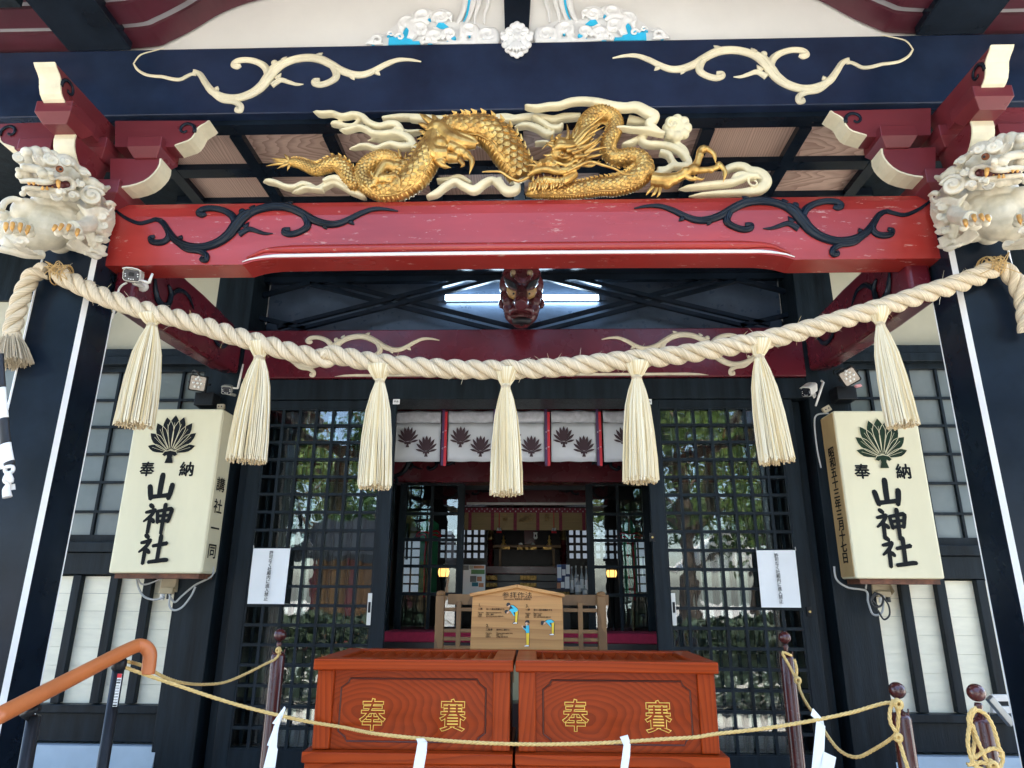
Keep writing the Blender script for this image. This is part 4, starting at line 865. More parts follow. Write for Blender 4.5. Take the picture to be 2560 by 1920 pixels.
# ------------------------------------------------------------------ etiquette board
YE=2.99
EM=lambda x,y,d=0:A('E',x,y,YE-d)
eb=thing('etiquette_board',EM(1050,1440),'house-shaped wooden board explaining how to pray, standing on the offering boxes','sign board')
MB().prism([EM(232,450),EM(1055,290),EM(1885,460),EM(1908,1448),EM(185,1435)],(0,.03,0)).build('board',HINOKI,eb,bev=.003)
for a,b,c,d in (((178,390),(1055,228),(1055,298),(180,460)),((1055,228),(1928,400),(1925,468),(1055,298))):
    MB().prism([EM(*q,.012) for q in (a,b,c,d)],(0,.05,0)).build('roof_trim',HINOKI,eb,bev=.003)
mb=MB()
def et(x,y,s,size,bold=0,left=True,wid=1.0):
    me=text_mesh(s,bold); p=EM(x,y,.0012); sz=rp('E',size,p)/.8
    put(mb,me,p,sz,EXX,EZZ,EYY,cx=0 if left else None,dz=.38,wid=wid)
et(1052,425,'参拝作法',92,.0,False,1.22)
et(1052,500,'How to pray  参拝方式  참배방법',28,.01,False)
for x,y,n,a,b,lines in ((335,605,'1.','二拝','深く二度お辞儀をする',[('Two bows','Please bow twice(approx 90°)'),('二鞠躬','深深 二鞠躬'),('두번절','깊고 두번 머리숙여 절합니다')]),
  (480,985,'2.','二拍手','両手を二度打つ',[('Clap twice','Clap your hands together twice'),('二拍手','拍手 二次'),('두번박수','손뼉을 두번 칩니다')]),
  (1210,620,'3.','一拝','深く一度お辞儀をする',[('One bow','Please bow once'),('一鞠躬','深深 一鞠躬'),('한번절','깊고 한번 머리숙여 절합니다')])):
    et(x,y,n,62,.012); et(x-5,y+75,a,34,.02); et(x+(145 if n!='2.' else 190),y+78,b,30,.012,wid=.92)
    for k,(p,q) in enumerate(lines): et(x-8,y+138+36*k,p,24,.012,wid=.85); et(x+(145 if n!='2.' else 190),y+138+36*k,q,24,.012,wid=.9 if k else .78)
mb.build('lettering',INK,eb)
def fig(*layers):
    o=thing if 0 else None
    root=None
    for i,(mat,pts) in enumerate(layers):
        m=MB().poly([EM(x,y,.0014+.0004*i) for x,y in pts]).build('printed_figure' if root is None else 'figure_patch',mat,root or eb)
        root=root or m
fig((HAIRB,[(925,610),(905,690),(1010,810),(1010,900),(965,945),(975,958),(1062,955),(1078,720),(1060,670),(990,610)]),(BLUEC,[(930,615),(985,618),(1055,675),(1070,712),(1020,742),(985,740),(1010,805),(990,812),(935,725),(905,712),(935,680),(985,672)]),(YELC,[(1020,742),(1068,715),(1052,935),(1012,938)]),(WHITE,[(975,945),(1010,928),(1052,935),(1050,950),(980,952)]),
    (SKIN,[(865,625),(915,600),(925,630),(890,645)]),(HAIRB,[(852,600),(870,570),(900,562),(925,580),(930,610),(905,612),(880,630),(858,630)]),(SKIN,[(850,745),(895,715),(910,740),(865,768)]),(HAIRB,[(820,720),(845,698),(885,700),(890,725),(865,735),(855,770),(830,760)]))
fig((HAIRB,[(1202,905),(1195,960),(1215,985),(1150,1000),(1205,1090),(1215,1140),(1220,1345),(1180,1370),(1275,1375),(1285,1130),(1275,990),(1250,960)]),(BLUEC,[(1215,985),(1270,980),(1278,1120),(1218,1125),(1212,1085),(1160,1040),(1170,1025),(1215,1050)]),(YELC,[(1218,1128),(1278,1124),(1268,1360),(1224,1358)]),(WHITE,[(1185,1362),(1225,1345),(1268,1352),(1268,1370),(1190,1372)]),
    (SKIN,[(1205,930),(1245,925),(1245,985),(1218,985),(1200,950)]),(HAIRB,[(1203,905),(1230,888),(1275,890),(1285,955),(1262,930),(1250,950),(1240,920),(1205,935)]),(SKIN,[(1135,990),(1155,985),(1172,1030),(1155,1040),(1140,1015)]))
fig((HAIRB,[(1565,905),(1600,880),(1680,870),(1740,915),(1750,960),(1738,1150),(1730,1168),(1650,1165),(1645,1150),(1690,1130),(1685,1015),(1640,985),(1590,925)]),(BLUEC,[(1572,915),(1610,885),(1680,878),(1735,920),(1690,940),(1650,935),(1685,1005),(1670,1012),(1600,935)]),(YELC,[(1690,942),(1738,925),(1728,1148),(1692,1146)]),(WHITE,[(1650,1152),(1695,1138),(1730,1146),(1728,1162),(1655,1162)]),
    (SKIN,[(1535,925),(1575,920),(1575,950),(1535,975)]),(HAIRB,[(1490,910),(1530,898),(1570,915),(1545,930),(1535,970),(1500,980),(1490,950)]))
# ------------------------------------------------------------------ low wooden lattice fence behind the board
YF=3.72
lf=thing('low_lattice_fence',A('8',1240,900,YF),'low brown wooden lattice fence standing behind the etiquette board','fence')
fx=[A('8',x,700,YF).x for x in (738,1730)]; zf=[A('8',900,y,YF).z for y in (600,935)]
for x in fx: MB().box((x-.022,YF-.022,zf[1]-.15),(x+.022,YF+.022,zf[0])).lathe((x,YF,zf[0]),[(.022,0),(.024,.01),(.018,.022),(.0001,.026)],12).build('post',FENCEW,lf,bev=.003)
MB().box((A('8',790,600,YF+.05).x,YF+.03,A('8',790,655,YF).z),(A('8',1770,600,YF+.05).x,YF+.05,A('8',790,590,YF).z)).build('back_board',FENCEW,lf)
for y in (685,815,865,918): z=A('8',900,y,YF).z; MB().box((fx[0]+.022,YF-.012,z-.009),(fx[1]-.022,YF+.012,z+.009)).build('rail',FENCEW,lf,bev=.002)
for x in (852,1600,1010,1180,1350,1480): X=A('8',x,750,YF).x; MB().box((X-.012,YF-.016,zf[1]-.15),(X+.012,YF+.008,A('8',850,636,YF).z)).build('upright',FENCEW,lf,bev=.002)
# ------------------------------------------------------------------ rope posts
def rope_post(f,x,y,rb,Y,zbase,label,wpx=None,top=None):
    c=A(f,x,y,Y); R=rp(f,rb,c)
    o=thing('rope_post',(c.x,Y,zbase),label,'post','maroon ball-topped rope posts')
    zt=c.z-R*2.6; r=R*1.12
    MB().lathe((c.x,Y,zbase),[(.0001,0),(r*2.6,.0),(r*2.6,.012),(r*1.1,.03),(r,.04),(r,zt-zbase-R*.6),(r*.85,zt-zbase-R*.15),(r*.45,zt-zbase),(.0001,zt-zbase+.001)],24).build('shaft',POSTM,o,True)
    MB().lathe((c.x,Y,zt-.01),[(R*.34,0),(R*.34,R*1.2),(R*.45,R*1.6),(R*.36,R*1.9)],14).build('neck',POSTM,o,True)
    MB().sph(c,(R,R,R*.98),22,14).build('ball_finial',POSTM,o,True)
    for s in (-1,1): MB().tube([(c.x+s*R*.2,Y,zt+R*.3),(c.x+s*R*.9,Y,zt-R*.1),(c.x+s*R*1.0,Y,zt+R*.5)],R*.10,6,n=10).build('hook',POSTM,o,True)
    return c,R,zt
pA=rope_post('7',1721,842,38,3.15,.42,'maroon ball-topped post in front of the left lattice door')
pB=rope_post('9',741,858,37,3.15,.42,'maroon ball-topped post right of the offering boxes with a knotted rope')
pC=rope_post('9',1432,1182,49,2.45,.22,'maroon ball-topped post in front of the right white boards, second from the right')
pD=rope_post('9',1918,1196,52,2.32,.22,'rightmost maroon ball-topped post with a coil of rope hung on it')
# ------------------------------------------------------------------ thin yellow barrier ropes
def twine(pts, label, r=.0055, group='yellow barrier ropes', name='barrier_rope', knots=()):
    o=thing(name,pts[0],label,'rope',group) if knots else None
    P2,_=spline([Vec(p) for p in pts],[1]*len(pts),len(pts)*16)
    L=[0]
    for a,b in zip(P2,P2[1:]): L.append(L[-1]+(b-a).length)
    n_=max(int(L[-1]/.006),20); Q=[]; j=0
    for i in range(n_+1):
        s=L[-1]*i/n_
        while j<len(L)-2 and L[j+1]<s: j+=1
        u=(s-L[j])/max(L[j+1]-L[j],1e-9); Q.append(P2[j]+(P2[j+1]-P2[j])*u)
    mb=MB()
    for k in range(3):
        W=[]
        for i,p in enumerate(Q):
            t=(Q[min(i+1,n_)]-Q[max(i-1,0)]).normalized(); n=Vec((.1,-1,.05)); n=(n-t*n.dot(t)).normalized(); b=t.cross(n)
            a=-2*math.pi*(L[-1]*i/n_)/.045+k*2.094; W.append(p+(n*math.cos(a)+b*math.sin(a))*r*.52)
        mb.tube(W,r*.62,6,v0=k*.3)
    if not knots: return tag(mb.build(name,TWINE,None,True),label,'rope',group)
    mb.build('cord',TWINE,o,True)
    for c,R in knots:
        kb=MB()
        for q in range(4):
            e1=Vec((math.cos(q*1.1),.3,math.sin(q*1.1))).normalized(); e2=e1.cross(Vec((.3,1,.2))).normalized()
            kb.tube([Vec(c)+e1*R*.5*math.cos(a)+e2*R*.62*math.sin(a)+e1.cross(e2)*R*(.25*(q-1.5)) for a in [2*math.pi*i/14 for i in range(15)]],r*.95,7)
        kb.build('knot',TWINE,o,True)
    return o
YH=2.32
h0=A('7',740,1030,YH)
twine([h0]+[A('7',x,y,YH+.0002*(x-740)*.9) for x,y in ((900,1088),(1080,1148),(1300,1222),(1500,1282),(1700,1332),(1900,1375),(2100,1408))]+[A('8',x,y,2.42) for x,y in ((330,1447),(620,1478),(900,1500),(1200,1512),(1500,1512),(1800,1502),(2100,1482),(2300,1470))]+[A('9',x,y,2.42) for x,y in ((330,1448),(600,1418),(900,1370),(1150,1318),(1390,1258))]+[pC[0]+Vec((-.02,-.03,-.075))],
  'yellow twisted rope sagging across the front of both offering boxes',knots=((h0,.018),))
twine([h0+Vec((.0,-.004,.012)),A('7',800,1008,2.35),A('7',900,1040,2.5),A('7',1000,1095,2.62),A('7',1100,1130,2.72),A('7',1220,1145,2.85),A('7',1370,1135,2.95),A('7',1500,1085,3.02),A('7',1620,1025,3.08),A('7',1690,990,3.11),A('7',1722,950,3.12)],'yellow rope drooping from the orange handrail to the left ball-topped post',knots=((A('7',1712,935,3.11),.014),))
twine([pB[0]+Vec((.012,-.03,-.07)),A('9',728,950,3.10),A('9',770,1030,3.10),A('9',805,1095,3.09),A('9',825,1125,3.08),A('9',835,1180,3.02),A('9',880,1270,2.9),A('9',940,1350,2.8),A('9',1010,1470,2.68),A('9',1090,1560,2.6),A('9',1190,1592,2.53),A('9',1300,1540,2.47),A('9',1380,1490,2.42),A('9',1430,1440,2.40),A('9',1440,1340,2.39),A('9',1445,1260,2.39)],'yellow rope hanging slack between the two posts right of the boxes',knots=((A('9',822,1120,3.075),.018),(A('9',1438,1470,2.38),.016),(A('9',1440,1265,2.38),.018)))
twine([A('9',800,990,3.10),A('9',815,1050,3.09),A('9',812,1110,3.08)],'short yellow rope loop on the post right of the offering boxes')
twine([A('9',1410,1240,2.39),A('9',1388,1310,2.39),A('9',1392,1380,2.38),A('9',1425,1440,2.38),A('9',1450,1510,2.38),A('9',1475,1590,2.37),A('9',1505,1680,2.36)],'yellow rope end hanging down beside the second post from the right')
Dk=lambda x,y,dy=0:A('P',x,y,2.27+dy)
twine([Dk(420,620),Dk(330,680),Dk(285,790),Dk(300,920),Dk(280,1080),Dk(275,1250),Dk(310,1420),Dk(350,1530),Dk(450,1640),Dk(600,1720)],'yellow rope strand of the coil hung on the rightmost post, outermost on the left')
twine([Dk(640,1720),Dk(370,1600),Dk(360,1400),Dk(390,1150,.02),Dk(330,930),Dk(330,780),Dk(400,665),Dk(480,670),Dk(590,740),Dk(690,900),Dk(760,1100),Dk(805,1280),Dk(850,1380),Dk(880,1480),Dk(840,1620),Dk(740,1640),Dk(640,1620)],'yellow rope coil looped round the neck of the rightmost ball-topped post',knots=((Dk(700,1620),.02),))
twine([Dk(345,900),Dk(400,1060),Dk(470,1250),Dk(540,1400),Dk(600,1540),Dk(680,1620)],'yellow rope strand crossing diagonally in front of the rightmost post')
twine([Dk(380,1500),Dk(480,1420),Dk(600,1360),Dk(700,1320),Dk(820,1350),Dk(870,1390),Dk(830,1480)],'yellow rope strand lying across the lower part of the rightmost post')
twine([Dk(265,1600),Dk(400,1580),Dk(520,1560),Dk(620,1600),Dk(700,1640)],'lowest yellow rope strand across the rightmost post at the picture edge')
# ------------------------------------------------------------------ paper streamers
def streamer(segs, Y, label):
    """segs: list of quads in photo pixels (frame 7/8/9)"""
    f=segs[0]; o=thing('paper_streamer',A(f,*segs[1][0],Y),label,'paper streamer','folded white paper streamers on the yellow rope')
    for i,q in enumerate(segs[1:]):
        y=Y-.006*i; P=[A(f,a,b,y) for a,b in q]; P[0]+=Vec((0,.004,0)); P[1]+=Vec((0,-.004,0))
        MB().prism(P,(0,.0012,0)).build('paper_fold',PAPER,o)
streamer(('7',[(1745,1280),(1757,1290),(1715,1400),(1672,1385)],[(1710,1330),(1728,1345),(1690,1535),(1640,1520)],[(1680,1400),(1712,1410),(1700,1530),(1706,1545),(1690,1659),(1618,1659)]),2.36,'white folded paper streamer on the yellow rope, leftmost, left of the offering boxes')
streamer(('8',[(590,1480),(640,1475),(660,1500),(610,1535)],[(600,1500),(660,1500),(655,1560),(635,1680),(570,1670)]),2.39,'white folded paper streamer on the yellow rope in front of the left offering box')
streamer(('8',[(1843,1470),(1890,1453),(1905,1500),(1870,1530)],[(1870,1495),(1907,1510),(1905,1580),(1892,1670),(1845,1670)]),2.39,'white folded paper streamer on the yellow rope in front of the right offering box')
streamer(('9',[(918,1292),(975,1360),(985,1400),(938,1368),(902,1335)],[(940,1368),(988,1400),(985,1560),(960,1690),(905,1690)],[(985,1560),(1055,1592),(1040,1690),(960,1690)]),2.42,'white zigzag paper streamer at the rope crossing, rightmost')
# ------------------------------------------------------------------ handrails
hr_=thing('handrail',(A('7',720,1640,YH).x,YH,.22),'orange vinyl handrail with a bent end on black posts','handrail')
e1=A('7',820,915,YH); e0=A('7',-60,1365,1.80)
MB().tube([e0,e0+(e1-e0)*.5,e1-(e1-e0)*.04,e1+Vec((.018,.02,.002)),e1+Vec((.037,.035,-.02)),e1+Vec((.040,.038,-.055)),e1+Vec((.040,.038,-.085))],.0215,16,n=40).build('rail',RAILO,hr_,True)
pb=A('7',735,1010,YH)
MB().tube([pb+Vec((0,0,.0)),Vec((pb.x,YH,.22))],.0175,14).tube([pb,pb+Vec((.01,-.01,.03)),e1+Vec((-.03,-.03,-.03))],.015,10,n=8).lathe((pb.x,YH,A('7',735,1060,YH).z),[(.017,0),(.022,.006),(.022,.03),(.017,.036)],16).build('post',METB,hr_,True)
MB().tube([A('7',235,1285,1.95),A('7',150,1330,1.95),A('7',210,1360,1.97)],.012,8).tube([A('7',210,1340,1.97),A('7',215,1330,1.97)+Vec((0,.02,-.8))],.0175,12).build('lower_post',METB,hr_,True)
q=A('7',722,1180,YH-.0185); d=Vec((0,0,1)); MB().box((q.x-.007,q.y-.001,q.z-.048),(q.x+.007,q.y,q.z+.048)).build('warning_label',PAPER,hr_)
q2=A('7',738,1102,YH-.0195); MB().box((q.x-.007,q.y-.002,q.z+.036),(q.x+.007,q.y-.0012,q.z+.048)).build('red_stripe',RIBR,hr_)
mb=MB()
for k in range(3): column(mb,'注意してください手摺',(q.x-.004+.004*k,q.y-.0016,q.z+.03),(q.x-.004+.004*k,q.y-.0016,q.z-.044),.005)
mb.build('label_text',INK,hr_)
sr2=thing('metal_ladder_rack',A('P',900,700,3.4),'grey metal bar leaning on pale rungs behind the right pillar','metal rack')
MB().bar(A('P',640,440,3.4),A('P',1030,905,3.4),.03,.03).build('grey_bar',STEEL,sr2,bev=.003)
for y in (445,650): MB().bar(A('P',680,y,3.46),A('P',1010,y,3.46),.02,.028).build('rung',WHITE,sr2,bev=.002)
# ------------------------------------------------------------------ striped cord at the left edge
st=thing('striped_cord',A('K',60,700,2.5),'black and white striped cloth cord with a white knotted end beside the left pillar','cord')
Pc=[A('K',-18,-60,2.5),A('K',5,300,2.5),A('K',40,700,2.5),A('K',70,1000,2.5),A('K',112,1215,2.5)]
SP,_=spline(Pc,[1]*5,61)
cuts=[(0,.27,HAIRB),(.27,.49,WHITE),(.49,.72,HAIRB),(.72,.935,WHITE),(.935,1,HAIRB)]
for a,b,m in cuts: MB().tube(SP[int(a*60):int(b*60)+1],.021,12,ref=(0,-1,0),flat=.5).build('cord_band',m,st,True)
MB().tube([A('K',60,1240,2.48),A('K',105,1225,2.47),A('K',148,1232,2.48),A('K',145,1280,2.48),A('K',100,1300,2.47),A('K',62,1285,2.48),A('K',60,1240,2.48)],.007,8,n=30).build('ring',WHITE,st,True)
MB().tube([A('K',95,1300,2.47),A('K',80,1380,2.47),A('K',95,1430,2.47),A('K',75,1500,2.47),A('K',85,1580,2.47)],[.01,.015,.009,.014,.016],9,n=30).tube([A('K',105,1300,2.46),A('K',120,1370,2.46),A('K',138,1410,2.46)],[.008,.011,.006],8,n=14).build('tied_end',WHITE,st,True)
MB().prism([A('K',100,1440,2.48),A('K',165,1425,2.48),A('K',172,1490,2.48),A('K',105,1500,2.48)],(0,.004,0)).build('loose_tab',WHITE,st)
MB().prism([A('K',-40,700,2.55),A('K',5,900,2.55),A('K',60,1060,2.55),A('K',80,1215,2.55),A('K',30,1250,2.55),A('K',-40,1260,2.55)],(0,.01,0)).build('white_cloth',WHITE,st)
# ================================================================== LION CARVINGS
def lion(s, label):
    o=thing('lion_carving',(s*2.09,2.75,3.0),label,'carving','carved white lion heads on the pillar tops')
    def Q(x,y,X=-2.1): return mirror([AX('L',x,y,X)],s)[0]
    def R0(r,x,y,X=-2.1): return rp('L',r,AX('L',x,y,X))
    mb=MB()
    def ball(x,y,r,X=-2.1,sq=(1,1,1)): k=R0(r,x,y,X); mb.sph(Q(x,y,X),(k*sq[0],k*sq[1],k*sq[2]),20,12)
    def tub(pts,rr,X=-2.1,n=None,seg=9):
        P=[Q(p[0],p[1],p[2] if len(p)>2 else X) for p in pts]; mb.tube(P,[R0(r,*pts[0][:2]) for r in rr],seg,n=n or len(pts)*5)
    def curl(x,y,R,r,X,a0=0,turns=1.4,sg=1,lift=.012):
        c=AX('L',x,y,X); k=rp('L',1,c); e1=Vec((.78,-.62,0)).normalized()*-1; e1=Vec((-e1.x,-e1.y,0)); e2=Vec((0,0,1)); e1=Vec((.80,.60,0))
        nn=e1.cross(e2); P=[];rr=[]
        for i in range(30):
            q=i/29; a=a0+sg*turns*2*math.pi*q; rad=R*k*(1-.9*q); P.append(c+e1*(rad*math.cos(a))+e2*(rad*math.sin(a))+nn*lift*q); rr.append(r*k*(1-.2*q))
        P=mirror(P,s); mb.tube(P,rr,8)
        d=R*k*.78; mb.sph(mirror([c-nn*.012],s)[0],(d,d,d*.8),14,9)
    for b in ((640,1200,300,-2.11),(460,1300,240,-2.16),(820,1180,280,-2.08),(980,1350,170,-2.04),(1130,1430,120,-2.01),(120,1290,180,-2.24),(200,1420,150,-2.2),(660,930,230,-2.12),(900,960,220,-2.08),(1060,1020,190,-2.04),(350,1000,180,-2.17),(780,1400,150,-2.1)): ball(*b)
    for b in ((700,470,235,-2.12),(560,330,165,-2.12),(430,280,130,-2.12),(330,300,105,-2.12),(850,400,160,-2.07),(960,500,150,-2.05),(1080,500,95,-2.02)): ball(*b)
    # brow bumps and ridges
    for x,y,r in ((350,215,70),(480,205,75),(600,215,70),(700,250,65)): ball(x,y,r,-2.1)
    curl(690,320,95,24,-1.96,2.0,1.5,1); curl(880,345,70,20,-1.95,2.2,1.3,1); curl(255,295,75,20,-2.06,1.5,1.4,1)
    for k in range(5): tub([(430+26*k,250+4*k),(455+30*k,330+10*k),(540+36*k,390+5*k),(700+12*k,415-6*k)],[11,14,14,9],-1.985)
    for x,y in ((960,380),(1000,410),(1030,440)): ball(x,y,38,-1.97)
    curl(1110,500,65,18,-1.95,0,1.2,1)
    # muzzle
    for b in ((420,500,120,-2.1),(330,520,95,-2.1),(560,545,120,-2.08),(690,560,110,-2.04),(620,480,110,-2.06)): ball(*b)
    tub([(300,420,-2.08),(420,425,-2.05),(530,450,-2.02),(600,490,-2.0)],[45,58,60,40]); tub([(500,520,-2.02),(580,500,-2.0),(660,500,-1.98)],[45,55,30])
    curl(680,500,45,16,-1.96,1,1.2,1)
    for b in ((240,445,36),(320,405,48),(250,520,45)): ball(*b)
    tub([(260,600,-2.08),(420,590,-2.04),(560,610,-2.0),(680,600,-1.98),(760,560,-1.97),(840,560,-1.96)],[30,38,40,40,34,24])
    for k in range(4): tub([(620+35*k,545-4*k,-1.975),(700+30*k,575-10*k,-1.965),(800+14*k,540-12*k,-1.96)],[10,12,7])
    # mouth corner and lower jaw
    tub([(800,575,-1.965),(880,560,-1.96),(950,600,-1.955),(965,660,-1.955),(930,705,-1.96),(840,712,-1.97)],[26,30,34,36,32,26])
    for b in ((420,735,66,-2.1),(520,745,72,-2.08),(620,755,74,-2.05),(330,700,42,-2.1),(300,760,40,-2.1),(740,770,72,-2.02),(850,780,78,-2.0),(960,780,84,-1.99)): ball(*b)
    tub([(330,680,-2.09),(480,690,-2.05),(640,705,-2.01),(760,715,-1.98)],[30,32,32,28])
    curl(790,745,62,17,-1.945,0,1.3,1); curl(960,790,66,18,-1.94,0,1.3,1); curl(1065,630,62,18,-1.94,2,1.4,1)
    for k in range(4): tub([(660+22*k,760,-1.95),(690+22*k,830-4*k,-1.945),(760+16*k,855-14*k,-1.94),(830,830-18*k,-1.94)],[9,12,12,7])
    # ear and mane
    tub([(1110,620,-1.98),(1210,620,-1.95),(1300,660,-1.93),(1380,690,-1.92),(1440,670,-1.92)],[70,78,55,36,24]); tub([(1330,680,-1.92),(1380,715,-1.92),(1400,700,-1.92)],[40,30,14])
    curl(1205,800,150,28,-1.93,.5,2.0,1,.03); curl(1350,1060,75,22,-1.91,.5,1.6,1); curl(1370,1180,60,18,-1.9,3,1.3,1); curl(1320,1370,55,18,-1.9,1,1.3,1)
    for k in range(5): tub([(1020+14*k,900+18*k,-1.945),(1130,975+14*k,-1.93),(1260,950+18*k,-1.92),(1370,960+18*k,-1.91),(1440,1000-4*k,-1.9),(1510+4*k,985-26*k,-1.9)],[16,20,20,20,18,6])
    tub([(1390,900,-1.91),(1450,880,-1.9),(1540,915,-1.89)],[34,34,8]); 
    for a,b,c_,d in ((1280,1130,1500,1085),(1290,1260,1475,1290),(1280,1340,1460,1370),(1270,1430,1420,1460),(1240,1500,1430,1555),(1150,1540,1350,1590),(1230,1230,1440,1215),(1280,1480,1400,1500)):
        for k in range(2): tub([(a-40,b-10+16*k,-1.93),((a+c_)/2,(b+d)/2+34-24*k,-1.915),(c_-40,d+12-14*k,-1.91),(c_,d,-1.905)],[22,26,18,5])
    for k in range(7): tub([(1000-20*k,1290+20*k,-1.96),(1060-10*k,1400+18*k,-1.95),(1160,1480+12*k,-1.94),(1260+10*k,1540+4*k,-1.93)],[14,18,18,10])
    for k in range(5): ball(1150+18*k,1180+60*k,70-4*k,-1.93)
    # near arm, far arm, paws
    tub([(1130,1060,-1.97),(1170,1150,-1.93),(1100,1200,-1.9),(960,1200,-1.89)],[110,100,85,80])
    tub([(300,1010,-2.2),(240,1090,-2.22),(200,1180,-2.2)],[110,110,110])
    toes=[((745,1225),(700,1255)),((830,1210),(780,1245)),((925,1215),(890,1255)),((1040,1275),(1010,1320))]
    far=[((95,1190),(75,1260)),((180,1185),(160,1255)),((285,1195),(265,1270)),((390,1230),(350,1300))]
    for (x,y),_ in toes:
        ball(x,y-10,52,-1.87); ball(x+20,y+50,52,-1.875); tub([(x-28,y-45,-1.865),(x+20,y-62,-1.86),(x+52,y-20,-1.865)],[11,13,9])
    for (x,y),_ in far:
        ball(x,y-10,54,-2.09); ball(x+18,y+55,54,-2.095); tub([(x-30,y-50,-2.085),(x+18,y-66,-2.08),(x+52,y-22,-2.085)],[11,13,9])
    ball(260,1200,120,-2.16); ball(930,1260,110,-1.92)
    # cloud foot and far-side swirls
    tub([(0,1480,-2.15),(150,1520,-2.12),(350,1560,-2.1),(560,1560,-2.08)],[60,50,60,70]); curl(280,1390,80,20,-2.06,0,1.2,1)
    tub([(20,980,-2.2),(60,880,-2.2),(170,830,-2.18),(300,860,-2.15)],[40,45,45,40]); ball(60,1050,80,-2.25)
    for k in range(4): tub([(60+40*k,1320+40*k,-2.1),(200+50*k,1440+30*k,-2.08),(380+60*k,1480+30*k,-2.06)],[14,18,10])
    mb.tube([mirror([Vec((-2.1,2.7,3.2))],s)[0],mirror([Vec((-2.1,2.86,3.2))],s)[0]],[.16,.16],16)
    remesh(mb,'body',IVORY,o,.0042,1)
    for lst,X in ((toes,-1.835),(far,-2.05)):
        for (x,y),(a,b) in lst:
            k=R0(1,x,y,X); cl=MB(); cl.tube([Q(x-14,y-38,X),Q((x+a)/2-12,(y+b)/2-18,X-.0+.006),Q(a,b+8,X+.004)],[30*k,27*k,4*k],8,n=9); cl.build('claw',CLAW,o,True)
    mt=MB()
    for x,y,r,X in ((430,655,60,-2.1),(560,665,62,-2.07),(680,660,70,-2.03),(780,650,80,-2.0),(870,645,66,-1.985)): k=R0(r,x,y,X); mt.sph(Q(x,y,X),k,14,9)
    mt.build('mouth',MOUTH,o,True)
    te=MB(); k=R0(1,770,620,-1.95)
    def tooth(pp,rr):
        MB().tube(pp,rr,8,n=7).build('tooth',CLAW,o,True)
    tooth([Q(765,595,-1.955),Q(768,650,-1.945),Q(778,700,-1.945)],[30*k,24*k,3*k])
    for x in (380,440,500,700): tooth([Q(x,612,-2.02),Q(x+4,650,-2.02)],[22*k,8*k])
    for x in (560,620,690): tooth([Q(x,710,-2.0),Q(x,660,-2.0)],[22*k,8*k])
    e=MB().sph(Q(785,435,-1.965),R0(46,785,435,-1.96),16,10).build('eye',IRIS,o,True)
    MB().sph(Q(800,438,-1.945),R0(18,785,435,-1.96),10,8).build('pupil',HAIRB,e,True)
    return o
lion(-1,'carved white lion with gold claws on the pillar above the striped cord')
lion(1,'carved white lion with gold claws on the pillar beside the coiled rope post')
